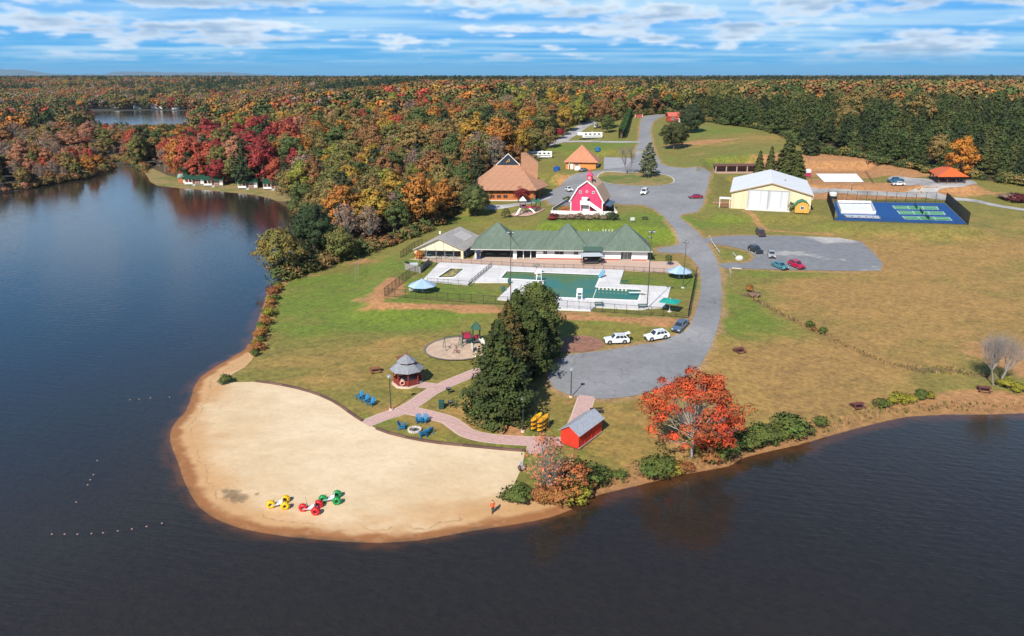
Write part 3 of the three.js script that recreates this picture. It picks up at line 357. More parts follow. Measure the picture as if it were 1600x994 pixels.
// --- open shelter with a weathered roof beside it
{
  const [t, L] = site('open_shelter', 'open sided shelter with cream gable and weathered grey roof', 'shelter', 3.2, [648, 404], [724, 405.5]);
  const b = localXZ(t, 747, 378, 3.2), D = 15, sk = 3.0, e = 2.3, r = 5.2, ov = 0.4;   // the roof runs back and slightly to the right
  part('floor', poly([[[0, 0.12, 0], [L, 0.12, 0], [L + sk, 0.12, -D], [sk, 0.12, -D]]]), mat(0.5, 0.46, 0.42, 0.9), t);
  const fx = [0.3, L * 0.24, L * 0.44, L * 0.62, L * 0.80, L - 0.3];
  fx.forEach((x, i) => part('post', box(i % 5 ? 0.16 : 0.6, e, i % 5 ? 0.16 : 0.6, x, e / 2, -0.3), i % 5 ? steel : cream, t));
  for (let k = 1; k <= 5; k++) for (const s of [0, 1]) part('post', box(0.22, e, 0.22, (s ? L - 0.3 : 0.3) + sk * k / 5, e / 2, -0.3 - (D - 0.6) * k / 5), woodGrey, t);
  const gx0 = [-ov, L * 0.22, L * 0.42, L * 0.60, L * 0.79, L + ov], gy = (x) => e + (r - e) * (1 - Math.abs(x - L / 2) / (L / 2 + ov));
  const panel = mat(0.72, 0.64, 0.46, 0.8); for (let i = 0; i < 5; i++) { const a = gx0[i] + 0.04, c = gx0[i + 1] - 0.04, pts = [[a, e - 0.25], [c, e - 0.25], [c, gy(c)]]; if (a < L / 2 && c > L / 2) pts.push([L / 2, gy(L / 2)]); pts.push([a, gy(a)]); const g = extrude(pts, 0.08); g.translate(0, 0, -0.28); part('gable_panel', g, panel, t); }
  part('roof', [slab([[-ov, e, 0.4], [L / 2, r + 0.05, 0.4], [L / 2 + sk, r + 0.05, -D], [-ov + sk, e, -D]], 0.14), slab([[L / 2, r + 0.05, 0.4], [L + ov, e, 0.4], [L + ov + sk, e, -D], [L / 2 + sk, r + 0.05, -D]], 0.14)], greyRoof, t);
  const q = (u, v) => [lerp(L / 2, L + ov, u) + sk * v, lerp(r + 0.05, e, u) + 0.03, lerp(0.4, -D, v)];
  for (let i = 0; i < 3; i++) for (let j = 0; j < 3; j++) part('roof_patch', slab([q(0.2 + i * 0.16, 0.45 + j * 0.13), q(0.35 + i * 0.16, 0.45 + j * 0.13), q(0.35 + i * 0.16, 0.57 + j * 0.13), q(0.2 + i * 0.16, 0.57 + j * 0.13)], 0.02), mat(0.47, 0.44, 0.42, 0.9), t);
  parts('table_top', [box(1.8, 0.06, 0.8, 3, 0.75, -2), box(1.8, 0.06, 0.8, 8, 0.75, -2), box(1.8, 0.06, 0.8, 6, 0.75, -5)], mat(0.12, 0.30, 0.30, 0.7), t);
  part('chimney_cap', [cyl(0.25, 0.25, 0.5, L / 2 - 1, r - 0.6, -8), cyl(0.35, 0.1, 0.2, L / 2 - 1, r - 0.1, -8)], white, t);
}
// --- the red barn
{
  const [t, L] = site('barn', 'raspberry red gambrel barn with white trim, porch and red cupola', 'barn', 7.3, [891, 332.5], [942, 333.5]);
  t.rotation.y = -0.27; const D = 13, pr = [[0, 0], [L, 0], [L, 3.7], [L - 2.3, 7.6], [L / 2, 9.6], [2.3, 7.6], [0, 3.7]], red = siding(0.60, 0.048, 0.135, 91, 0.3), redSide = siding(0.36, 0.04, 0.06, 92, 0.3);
  const fg = extrude(pr, 0.24); fg.translate(0, 0, -0.12); part('front_wall', fg, red, t);
  const bg = extrude(pr, 0.24); bg.translate(0, 0, -D + 0.12); part('back_wall', bg, red, t);
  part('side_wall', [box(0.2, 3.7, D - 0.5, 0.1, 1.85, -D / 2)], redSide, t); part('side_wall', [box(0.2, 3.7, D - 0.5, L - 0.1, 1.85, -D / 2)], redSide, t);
  const o = 0.35, up = 0.12, R = [[-0.35, 3.4], [2.3 - 0.1, 7.6 + up], [L / 2, 9.6 + up], [L - 2.3 + 0.1, 7.6 + up], [L + 0.35, 3.4]], zf = o, zb = -D - o;
  for (let i = 0; i < 4; i++) { const [a, b] = [R[i], R[i + 1]]; part('roof', slab([[a[0], a[1], zf], [b[0], b[1], zf], [b[0], b[1], zb], [a[0], a[1], zb]], 0.12), barnRoof, t); part('barge_board', beam([a[0], a[1] - 0.1, zf + 0.05], [b[0], b[1] - 0.1, zf + 0.05], 0.08, 0.34), white, t); }
  part('corner_board', box(0.28, 3.6, 0.1, 0.14, 1.8, 0.06), white, t); part('corner_board', box(0.28, 3.6, 0.1, L - 0.14, 1.8, 0.06), white, t);
  for (const x of [2.9, L - 2.9]) windowIn(t, x, 6.3, 0, 0.55, 0.55, white);
  { const g = new THREE.Group(); g.name = 'round_vent'; g.position.set(L / 2, 6.5, 0.03); t.add(g); const ring = new THREE.TorusGeometry(0.34, 0.1, 6, 16); part('ring', ring, mat(0.75, 0.4, 0.42, 0.7), g); const c = cyl(0.32, 0.32, 0.05, 0, 0, 0, 16); c.rotateX(Math.PI / 2); part('disc', c, mat(0.62, 0.2, 0.24, 0.7), g); }
  // porch on the upper floor, its stair and the door below
  { const g = new THREE.Group(); g.name = 'porch'; g.position.set(L / 2 - 0.2, 0, 0); t.add(g); part('deck', box(2.9, 0.25, 1.6, 0, 2.9, 0.85), white, g); part('railing', [box(2.9, 0.95, 0.08, 0, 3.5, 1.6), box(0.08, 0.95, 1.5, -1.42, 3.5, 0.85)], white, g); part('gable_hood', [box(1.9, 1.5, 0.12, -0.3, 4.1, 0.06)], white, g); part('upper_door', box(0.8, 1.3, 0.1, 0.75, 3.85, 0.1), glass, g); part('post', box(0.16, 2.9, 0.16, -1.3, 1.45, 1.5), white, g); part('post', box(0.16, 2.9, 0.16, 1.3, 1.45, 1.5), white, g); }
  { const g = new THREE.Group(); g.name = 'stair'; t.add(g); const x1 = L / 2 + 1.2, x2 = L + 0.4; part('stringer', [beam([x1, 3.0, 1.0], [x2, 0.4, 1.0], 0.08, 0.4), beam([x1, 3.0, 2.0], [x2, 0.4, 2.0], 0.08, 0.4)], white, g); for (let k = 0; k < 9; k++) part('tread', box(0.36, 0.06, 1.0, lerp(x1, x2, (k + 0.5) / 9), lerp(3.0, 0.45, (k + 0.5) / 9), 1.5), offWhite, g); part('side_panel', extrude([[x1, 3.1], [x2, 0.5], [x2, 1.4], [x1, 4.0]], 0.06).translate(0, 0, 2.06), white, g); }
  doorIn(t, L / 2 - 0.2, 0, 0.02, 1.7, 2.3, white);
  { const g = new THREE.Group(); g.name = 'cupola'; g.position.set(L / 2, 9.3, -4.2); t.add(g); part('base', box(1.5, 1.5, 1.5, 0, 0.75, 0), red, g); part('roof_cap', slab([[-1, 1.5, 1], [1, 1.5, 1], [0, 2.5, 0]], 0.1), red, g); part('roof_cap', [slab([[1, 1.5, 1], [1, 1.5, -1], [0, 2.5, 0]], 0.1), slab([[1, 1.5, -1], [-1, 1.5, -1], [0, 2.5, 0]], 0.1), slab([[-1, 1.5, -1], [-1, 1.5, 1], [0, 2.5, 0]], 0.1)], red, g); part('finial', [cyl(0.3, 0.22, 0.5, 0, 2.4, 0, 8), cyl(0.32, 0.05, 0.35, 0, 2.9, 0, 8)], red, g); part('louvre', box(0.7, 0.7, 0.06, 0, 0.8, 0.76), mat(0.65, 0.32, 0.33, 0.8), g); }
  for (const [x, y, z] of [[L / 2 + 1.1, 8.95, -2.3], [L / 2 + 1.4, 8.85, -5.4]]) part('roof_vent', cyl(0.2, 0.2, 0.5, x, y, z, 8), black, t);
  part('side_canopy', slab([[L, 2.7, -1.5], [L + 2.2, 2.2, -1.5], [L + 2.2, 2.2, -D + 2], [L, 2.7, -D + 2]], 0.1), mat(0.07, 0.12, 0.18, 0.7), t);
}
// --- white board fence round the barn yard
{
  const pts = [[861, 335], [905, 336], [950, 336.5], [964, 337], [958, 327], [946, 324]], t = thing('barn_yard_fence', 'low white board fence round the front of the red barn', 'fence', (() => { const q = onLevel(861, 335, 7.3); return [q[0], 7.3, q[1]]; })());
  const P = pts.map(([a, b]) => { const q = onLevel(a, b, 7.3); return [q[0] - t.position.x, q[1] - t.position.z]; });
  for (let i = 1; i < P.length; i++) { const [a, b] = [P[i - 1], P[i]], L = Math.hypot(b[0] - a[0], b[1] - a[1]), n = Math.max(1, Math.round(L / 2.2)); for (let k = 0; k < n; k++) { const u = [lerp(a[0], b[0], k / n), lerp(a[1], b[1], k / n)], v = [lerp(a[0], b[0], (k + 1) / n), lerp(a[1], b[1], (k + 1) / n)]; part('post', box(0.14, 1.25, 0.14, u[0], 0.62, u[1]), white, t); part('board_bay', [0.2, 0.48, 0.76, 1.04].map((y) => beam([u[0], y, u[1]], [v[0], y, v[1]], 0.05, 0.24)), white, t); } }
}
{
  const t = thing('ramp_railing', 'sloping white railing with grey panel left of the red barn', 'railing', (() => { const q = onLevel(863, 331, 7.3); return [q[0], 7.3, q[1]]; })()); const b = localXZ(t, 886, 318); const steps = 6; part('top_rail', beam([0, 1.15, 0], [b[0], 1.5, b[1]], 0.16, 0.14), white, t); part('panel', beam([0, 0.62, 0], [b[0], 0.9, b[1]], 0.06, 0.85), mat(0.30, 0.34, 0.38, 0.8), t); for (let k = 0; k <= steps; k++) part('post', box(0.12, 1.3, 0.12, b[0] * k / steps, 0.6, b[1] * k / steps), white, t);
  for (const [px, py, k] of [[878, 333, 0], [882, 328, 1], [886, 332, 0]]) { const q = onLevel(px, py, 7.3), pt = thing('picnic_table', 'orange red picnic table in the barn yard', 'picnic table', [q[0], 7.3, q[1]], 0.4, 'orange red tables in the barn yard'); picnicParts(pt, mat(0.62, 0.10, 0.045, 0.8)); }
}
function picnicParts(t, m, legs = m) {
  for (let i = 0; i < 5; i++) part('plank', box(1.8, 0.05, 0.145, 0, 0.76, (i - 2) * 0.155), m, t);
  for (const s of [-1, 1]) for (let i = 0; i < 2; i++) part('seat_plank', box(1.8, 0.05, 0.135, 0, 0.45, s * (0.68 + i * 0.145)), m, t);
  for (const s of [-1, 1]) part('leg_frame', [beam([s * 0.65, 0, 0.72], [s * 0.65, 0.74, 0.22], 0.09, 0.05), beam([s * 0.65, 0, -0.72], [s * 0.65, 0.74, -0.22], 0.09, 0.05), box(0.05, 0.09, 1.65, s * 0.7, 0.40, 0)], legs, t);
}
// --- lodge with the glazed peak
{
  const [t, L] = site('lodge', 'brick lodge with broad tan hipped roof, glazed black peak and shingled wedge tower', 'building', 6.0, [762, 314], [834, 314]);
  const h = 3.9, lo = [[-4.4, h, 1.3], [16.4, h, 1.3], [21.2, h, -9.5], [17, h, -24], [-2, h, -24], [-7, h, -10]], A = [2.6, 10.5, -12.6], B = [11.0, 10.5, -12.6], Cc = [11.0, 10.5, -16.5], Dd = [2.6, 10.5, -16.5];
  part('roof', [slab([lo[0], lo[1], B, A], 0.25), slab([lo[1], lo[2], B], 0.25), slab([lo[2], lo[3], Cc, B], 0.25), slab([lo[3], lo[4], Dd, Cc], 0.25), slab([lo[4], lo[5], A, Dd], 0.25), slab([lo[5], lo[0], A], 0.25)], tanRoof, t);
  const ap = [6.9, 14.3, -13.4]; part('glazed_peak', poly([[[A[0] + 0.1, 10.4, -12.75], [B[0] - 0.1, 10.4, -12.75], [ap[0], ap[1] - 0.1, -13.4]]]), glass, t);
  part('peak_roof', [slab([[B[0], 10.5, -12.7], [B[0] + 1.2, 9.0, -22], [ap[0], 14.3, -13.3]], 0.15), slab([[A[0] - 1.2, 9.0, -22], [A[0], 10.5, -12.7], [ap[0], 14.3, -13.3]], 0.15), slab([[B[0] + 1.2, 9.0, -22], [A[0] - 1.2, 9.0, -22], [ap[0], 14.3, -13.3]], 0.15)], tanRoof, t);
  part('peak_trim', [beam([A[0], 10.5, -12.6], [ap[0], 14.35, -13.25], 0.16, 0.2), beam([B[0], 10.5, -12.6], [ap[0], 14.35, -13.25], 0.16, 0.2)], white, t);
  part('peak_emblem', [box(1.1, 0.18, 0.08, 6.9, 12.2, -12.9, 0, 0, 0.8), box(0.9, 0.18, 0.08, 6.5, 11.6, -12.85, 0, 0, 0.5), box(0.18, 0.7, 0.08, 7.4, 12.1, -12.9), box(0.5, 0.16, 0.08, 7.1, 11.7, -12.85)], mat(0.55, 0.33, 0.03, 0.7), t);
  part('wall', [box(L, 3.8, 0.35, L / 2, 1.9, -0.17)], brickWall, t);
  parts('wall', [box(0.35, 3.8, 20, 0.17, 1.9, -10.6), box(15, 3.8, 0.35, L / 2, 1.9, -20.5)], brickWall, t);
  part('side_porch_wall', [box(0.3, 3.6, 14, L - 1.6, 1.8, -7.5)], brickWall, t);
  for (const z of [-0.6, -6, -11]) part('porch_post', box(0.35, 3.7, 0.35, z === -0.6 ? 15.9 : 15.9 - z * 0.32, 1.85, z), brickWall, t);
  for (let k = 0; k < 3; k++) windowIn(t, 1.6 + k * 2.2, 1.5, 0.02, 1.35, 1.0, brickWall);
  for (let k = 0; k < 4; k++) windowIn(t, 1.4 + k * 2.1, 3.05, 0.02, 1.5, 0.5, brickWall, 0, glass, false);
  part('plinth', box(L + 0.2, 0.4, 0.3, L / 2, 0.1, 0.12), mat(0.6, 0.55, 0.48, 0.9), t);
  { const g = new THREE.Group(); g.name = 'wedge_tower'; g.position.set(12.2, 0, -9.2); t.add(g); const prof = [[-0.8, 5.5], [5.0, 4.5], [5.0, 11.6], [1.2, 14.4], [-0.8, 14.4]]; const s = extrude(prof, 5.2); s.translate(0, 0, -2.6); part('shaft', s, tanRoof, g); part('tower_cap', [beam([5.1, 11.65, -2.6], [1.15, 14.55, -2.6], 5.4, 0.2), box(2.1, 0.2, 5.4, 0.2, 14.5, -2.6)], tanRoof, g); }
}
// --- hipped house
{
  const [t, L] = site('hipped_house', 'orange brick house with steep orange pyramid roof', 'house', 10.4, [884, 264], [931, 265]);
  const D = 12, e = 2.9, o = 0.8, ap = [L / 2 - 0.2, 9.2, -D / 2]; const wallM = new THREE.MeshStandardMaterial({ map: repeated(speckle(0.62, 0.24, 0.06, 0.2, 83), 0.25, 0.25), roughness: 0.9 });
  part('wall', [box(L, e, 0.3, L / 2, e / 2, -0.15)], wallM, t); parts('wall', [box(0.3, e, D - 0.6, 0.15, e / 2, -D / 2), box(L, e, 0.3, L / 2, e / 2, -D + 0.15)], wallM, t); part('porch_wall', box(0.3, e, D - 0.6, L - 1.4, e / 2, -D / 2), wallM, t);
  part('roof', [slab([[-o, e, o], [L + o, e, o], ap], 0.2), slab([[L + o, e, o], [L + o, e, -D - o], ap], 0.2), slab([[L + o, e, -D - o], [-o, e, -D - o], ap], 0.2), slab([[-o, e, -D - o], [-o, e, o], ap], 0.2)], orangeRoof, t);
  doorIn(t, 2.4, 0, 0.02, 1.0, 2.1, white); windowIn(t, 4.4, 1.5, 0.02, 1.2, 1.1, white); part('leaning_post', beam([1.1, 0, 0.8], [1.5, 2.9, 0.5], 0.25, 0.25), offWhite, t); part('vent', cyl(0.12, 0.12, 0.9, L / 2 + 3, 5.2, -7, 8), offWhite, t);
}
// --- gymnasium
{
  const [t, L] = site('gymnasium', 'cream gable hall with bright white roof and wide white doors', 'building', 8.5, [1141, 325.5], [1262, 328]);
  t.rotation.y = -0.31; const D = 33, e = 5.0, r = 8.1, wallM = siding(0.70, 0.57, 0.38, 94, 0.5), roofM = new THREE.MeshStandardMaterial({ map: repeated(texture(128, 16, ((q) => (u) => { const k = 0.96 + 0.06 * q[Math.floor(u * 16)] - ((u * 16) % 1 < 0.08 ? 0.1 : 0); return [0.72 * k, 0.73 * k, 0.74 * k]; })(new Float32Array(16).map(((r) => () => r())(rng(4))))), 0.1, 0.1), roughness: 0.55 });
  const pr = [[0, 0], [L, 0], [L, e], [L / 2, r - 0.2], [0, e]], fg = extrude(pr, 0.3); fg.translate(0, 0, -0.15); part('front_wall', fg, wallM, t); const bg = extrude(pr, 0.3); bg.translate(0, 0, -D); part('back_wall', bg, wallM, t); part('side_wall', box(0.3, e, D - 0.5, 0.15, e / 2, -D / 2), wallM, t); part('side_wall', box(0.3, e, D - 0.5, L - 0.15, e / 2, -D / 2), wallM, t);
  part('roof', slab([[-0.5, e - 0.05, 0.5], [L / 2, r, 0.5], [L / 2, r, -D - 0.5], [-0.5, e - 0.05, -D - 0.5]], 0.14), roofM, t); part('roof', slab([[L / 2, r, 0.5], [L + 0.5, e - 0.05, 0.5], [L + 0.5, e - 0.05, -D - 0.5], [L / 2, r, -D - 0.5]], 0.14), roofM, t);
  part('eave_trim', [beam([-0.5, e - 0.2, 0.55], [L / 2, r - 0.16, 0.55], 0.06, 0.24), beam([L / 2, r - 0.16, 0.55], [L + 0.5, e - 0.2, 0.55], 0.06, 0.24)], mat(0.42, 0.30, 0.16, 0.8), t);
  for (const x of [7.6, 13.3]) { const g = new THREE.Group(); g.name = 'sliding_door'; g.position.set(x, 0, 0.05); t.add(g); part('leaf', box(5.2, 5.0, 0.12, 0, 3.1, 0.12), siding(0.58, 0.59, 0.61, 95 + x, 0.6), g); part('frame', [box(0.3, 5.7, 0.2, -2.75, 2.9, 0.14), box(0.3, 5.7, 0.2, 2.75, 2.9, 0.14), box(5.8, 0.25, 0.2, 0, 5.75, 0.14)], mat(0.36, 0.37, 0.39, 0.7), g); part('kick_board', box(5.2, 0.5, 0.14, 0, 0.35, 0.13), mat(0.6, 0.56, 0.5, 0.8), g); }
  part('porch_step', box(12.5, 0.3, 1.2, 10.5, 0, 0.9), concrete, t);
  part('stack', cyl(0.3, 0.3, 0.7, L / 2 + 4, 6.6, -14, 10), steel, t);
  { const g = new THREE.Group(); g.name = 'side_porch'; g.position.set(-3.2, 0, -2); t.add(g); part('porch_roof', box(3.4, 0.18, 3, 1.5, 2.7, 0), white, g); for (const [x, z] of [[0, 1.4], [0, -1.4], [2.9, 1.4]]) part('post', box(0.14, 2.7, 0.14, x, 1.35, z), white, g); part('porch_wall', box(0.1, 2.2, 2.6, 2.8, 1.1, 0), wallM, g); part('railing', box(2.8, 0.8, 0.07, 1.5, 0.6, 1.4), mat(0.2, 0.09, 0.05, 0.8), g); }
}
// --- little hut with a green roof
{
  const [t, L] = site('garden_hut', 'small yellow timber hut with green gambrel roof and round window', 'hut', 8.5, [1241.5, 334], [1263, 334.5]);
  t.rotation.y = -0.28; const D = 4.5, w = siding(0.62, 0.33, 0.06, 97, 0.25), pr = [[0, 0.3], [L, 0.3], [L, 2.2], [L - 0.7, 3.2], [L / 2, 3.7], [0.7, 3.2], [0, 2.2]]; const g = extrude(pr, D); g.translate(0, 0, -D / 2); part('walls', g, w, t);
  const R = [[-0.25, 2.1], [0.65, 3.3], [L / 2, 3.85], [L - 0.65, 3.3], [L + 0.25, 2.1]]; for (let i = 0; i < 4; i++) part('roof', slab([[R[i][0], R[i][1], 0.3], [R[i + 1][0], R[i + 1][1], 0.3], [R[i + 1][0], R[i + 1][1], -D - 0.3], [R[i][0], R[i][1], -D - 0.3]], 0.1), mat(0.035, 0.20, 0.11, 0.8), t);
  windowIn(t, L / 2, 1.75, 0.02, 0.8, 0.8, white); for (const x of [0.4, L - 0.4]) part('skid', box(0.25, 0.35, D, x, 0.15, -D / 2), black, t);
}
// --- red boat shed
{
  const a = gp(876, 694), b = gp(901, 703), t = thing('boat_shed', 'bright red timber shed with grey metal roof beside the brick path', 'shed', a, facing(a, b)), L = a.distanceTo(b) + 0.3; t.position.y = Math.min(a.y, b.y) - 0.05;
  const D = 5.9, sk = 0.45, red = siding(0.62, 0.032, 0.012, 98, 0.3), e = 2.3, r = 3.1; const pr = [[0, 0.25], [L, 0.25], [L, e], [L / 2, r], [0, e]], fg = extrude(pr, 0.1); fg.translate(0, 0, -0.05); part('front_wall', fg, red, t); const bg = extrude(pr, 0.1); bg.translate(0, 0, -D + 0.05); part('back_wall', bg, red, t);
  part('side_wall', box(0.1, e - 0.25, D - 0.2, 0.05, e / 2 + 0.12, -D / 2), red, t); part('side_wall', box(0.1, e - 0.25, D - 0.2, L - 0.05, e / 2 + 0.12, -D / 2), red, t);
  for (const z of [-1.6, -3.2, -4.6]) part('batten', box(0.06, e - 0.3, 0.1, L + 0.02, e / 2 + 0.12, z), red, t);
  const ribM = new THREE.MeshStandardMaterial({ map: repeated(texture(128, 128, ((q) => (u, v) => { const k = 0.86 + 0.28 * q[Math.floor(v * 128) * 128 + Math.floor(u * 128)] - ((v * 8) % 1 < 0.12 ? 0.12 : 0); return [0.44 * k, 0.46 * k, 0.50 * k]; })(tileNoise(128, 10, 4, 99))), 0.4, 0.4), roughness: 0.5, metalness: 0.25 });
  part('roof', slab([[-0.25, e - 0.1, 0.3], [L / 2, r + 0.12, 0.3], [L / 2, r + 0.12, -D - 0.3], [-0.25, e - 0.1, -D - 0.3]], 0.06), ribM, t); part('roof', slab([[L / 2, r + 0.12, 0.3], [L + 0.25, e - 0.1, 0.3], [L + 0.25, e - 0.1, -D - 0.3], [L / 2, r + 0.12, -D - 0.3]], 0.06), ribM, t);
  part('skid', [box(0.15, 0.3, D, 0.15, 0.12, -D / 2), box(0.15, 0.3, D, L - 0.15, 0.12, -D / 2)], mat(0.12, 0.1, 0.09, 0.9), t); part('sill_board', box(0.1, 0.14, D, L + 0.05, 0.3, -D / 2), mat(0.4, 0.3, 0.28, 0.8), t);
}
// --- orange roofed picnic pavilion
{
  const y = 12.0, P1 = onLevel(1466, 287, y), P2 = onLevel(1507, 287, y), P4 = onLevel(1453, 278, y), t = thing('picnic_pavilion', 'open picnic pavilion with orange metal hip roof on dark posts', 'pavilion', [P1[0], y, P1[1]]), ux = P2[0] - P1[0], uz = P2[1] - P1[1], vx = P4[0] - P1[0], vz = P4[1] - P1[1];
  const at = (u, v, h) => [ux * u + vx * v, h, uz * u + vz * v], e = 2.5, r = 4.9, o = 0.09;
  const paint = mat(0.62, 0.13, 0.035, 0.5), A = at(-o, -o, e), B = at(1 + o, -o, e), Cc = at(1 + o, 1 + o, e), Dd = at(-o, 1 + o, e), R1 = at(0.5, 0.28, r), R2 = at(0.5, 0.80, r);
  part('roof', slab([A, B, R1], 0.12), paint, t); part('roof', slab([Dd, A, R1, R2], 0.12), paint, t); part('roof', slab([B, Cc, R2, R1], 0.12), paint, t); part('roof', slab([Cc, Dd, R2], 0.12), paint, t);
  for (const [u, v] of [[0, 0], [0.33, 0], [0.67, 0], [1, 0], [0, 0.33], [0, 0.67], [0, 1], [1, 0.33], [1, 0.67], [1, 1]]) { const q = at(u, v, 0); part('post', box(0.26, e + 0.05, 0.26, q[0], e / 2, q[2]), mat(0.10, 0.06, 0.045, 0.9), t); }
  part('floor', poly([[at(-0.02, -0.02, 0.15), at(1.02, -0.02, 0.15), at(1.02, 1.02, 0.15), at(-0.02, 1.02, 0.15)]]), mat(0.5, 0.46, 0.42, 0.9), t); const q = at(0.5, 0.65, r); part('roof_vent', cyl(0.2, 0.2, 0.6, q[0], r - 0.2, q[2]), white, t);
  for (const [u, v] of [[0.3, 0.3], [0.7, 0.3], [0.3, 0.7], [0.7, 0.7]]) { const w = at(u, v, 0), pt = thing('picnic_table', 'dark picnic table under the orange roofed pavilion', 'picnic table', [t.position.x + w[0], y + 0.15, t.position.z + w[2]], 0.3, 'dark tables under the orange roofed pavilion'); picnicParts(pt, mat(0.06, 0.04, 0.03, 0.9)); }
}
// --- lakeside cabins
{
  const roofM = mat(0.010, 0.062, 0.038, 0.6, { metalness: 0.1 }), log = siding(0.30, 0.13, 0.065, 87, 0.3);
  const spots = [[300, 291, 0, 'green roofed cabin at the end of the lakeside row'], [330, 293, 0, 'green roofed lakeside cabin next to the end one'], [384, 297, 0, 'green roofed lakeside cabin right of the gap in the row'], [424, 298.5, 0, 'green roofed lakeside cabin among the trees'], [463, 303, 0, 'green roofed cabin half hidden behind the dark cedar']];
  for (const [px, py, , label] of spots) {
    const g0 = gp(px, py), t = thing('cabin', label, 'cabin', [g0.x, g0.y, g0.z - 3], 0.12, 'lakeside cabins'), W = 8.2, D = 5;
    part('wall', box(4.6, 2.5, 4.2, 1.6, 1.75, -2.4), log, t); part('porch_back', box(2.9, 2.4, 0.1, -2.2, 1.75, -3), log, t); part('floor', box(W, 0.3, D, 0, 0.45, -2), woodGrey, t);
    part('roof', slab([[-W / 2 - 0.2, 2.9, 0.9], [W / 2 + 0.2, 2.9, 0.9], [W / 2 + 0.2, 4.3, -2.1], [-W / 2 - 0.2, 4.3, -2.1]], 0.1), roofM, t); part('roof', slab([[-W / 2 - 0.2, 4.3, -2.1], [W / 2 + 0.2, 4.3, -2.1], [W / 2 + 0.2, 2.9, -5.1], [-W / 2 - 0.2, 2.9, -5.1]], 0.1), roofM, t); part('gable', extrude([[-5, 2.85], [1, 2.85], [-2, 4.2]], 0.1).rotateY(Math.PI / 2).translate(W / 2 - 0.4, 0, -4.2), log, t);
    for (const x of [-3.9, -2.2, -0.8, 3.9]) part('post', box(0.14, 2.4, 0.14, x, 1.7, 0.6), white, t); part('railing', [box(3.2, 0.75, 0.08, -2.4, 1.0, 0.62)], white, t); windowIn(t, 1.2, 1.9, -0.28, 1.1, 0.9, white); doorIn(t, 3.0, 0.6, -0.28, 0.9, 1.9, white);
    { const g = new THREE.Group(); g.name = 'steps'; t.add(g); for (let k = 0; k < 3; k++) part('tread', box(1.1, 0.08, 0.35, 0.1, 0.5 - k * 0.2, 1.2 + k * 0.35), white, g); part('handrail', [beam([-0.5, 1.3, 0.7], [-0.5, 0.6, 2.2], 0.07, 0.07), beam([0.7, 1.3, 0.7], [0.7, 0.6, 2.2], 0.07, 0.07)], white, g); }
  }
  // two more roofs higher up the bank
  for (const [px, py, label] of [[290, 277, 'small cabin with pale tin roof behind the lakeside row'], [303, 271, 'white camper parked among trees behind the lakeside cabins']]) { const g0 = gp(px, py + 8), t = thing(label.includes('camper') ? 'camper' : 'cabin', label, label.includes('camper') ? 'camper' : 'cabin', g0, 0.2); if (label.includes('camper')) camperParts(t, 6.5); else { part('wall', box(5, 2.6, 4, 0, 1.3, 0), siding(0.42, 0.14, 0.05, 88), t); part('roof', [slab([[-2.8, 2.5, 2.4], [2.8, 2.5, 2.4], [2.8, 3.8, 0], [-2.8, 3.8, 0]], 0.1), slab([[-2.8, 3.8, 0], [2.8, 3.8, 0], [2.8, 2.5, -2.4], [-2.8, 2.5, -2.4]], 0.1)], mat(0.25, 0.36, 0.32, 0.6), t); doorIn(t, 0, 0, 2.02, 0.9, 2, white); } }
}
function camperParts(t, L = 9) {
  part('body', rbox(L, 2.6, 2.4, 0, 2.0, 0, 0.18), white, t); part('nose', rbox(L * 0.28, 1.5, 2.3, -L / 2 - L * 0.1, 2.6, 0, 0.2), white, t); part('stripe', box(L * 0.8, 0.3, 0.03, 0, 1.5, 1.22), mat(0.12, 0.13, 0.15, 0.6), t);
  for (let k = 0; k < 4; k++) part('window', rbox(L * 0.11, 0.7, 0.04, -L * 0.34 + k * L * 0.22, 2.5, 1.205, 0.015), glass, t); part('door', box(0.7, 1.9, 0.04, L * 0.4, 1.9, 1.21), offWhite, t); part('skirt', box(L * 0.9, 0.5, 2.2, 0, 0.6, 0), mat(0.15, 0.15, 0.16, 0.8), t);
  for (const x of [-0.5, 0.5]) for (const s of [-1, 1]) { const w = new THREE.Group(); w.name = 'wheel'; w.position.set(L * 0.08 + x, 0.36, s * 1.05); t.add(w); part('tyre', cyl(0.36, 0.36, 0.24, 0, -0.12, 0, 14).rotateX(Math.PI / 2), black, w); part('rim', cyl(0.2, 0.2, 0.26, 0, -0.13, 0, 10).rotateX(Math.PI / 2), steel, w); } part('roof_unit', rbox(0.9, 0.3, 0.7, 0, 3.42, 0, 0.06), white, t); part('jack', box(0.12, 0.9, 0.12, -L / 2 - L * 0.15, 0.45, 0), steel, t);
}
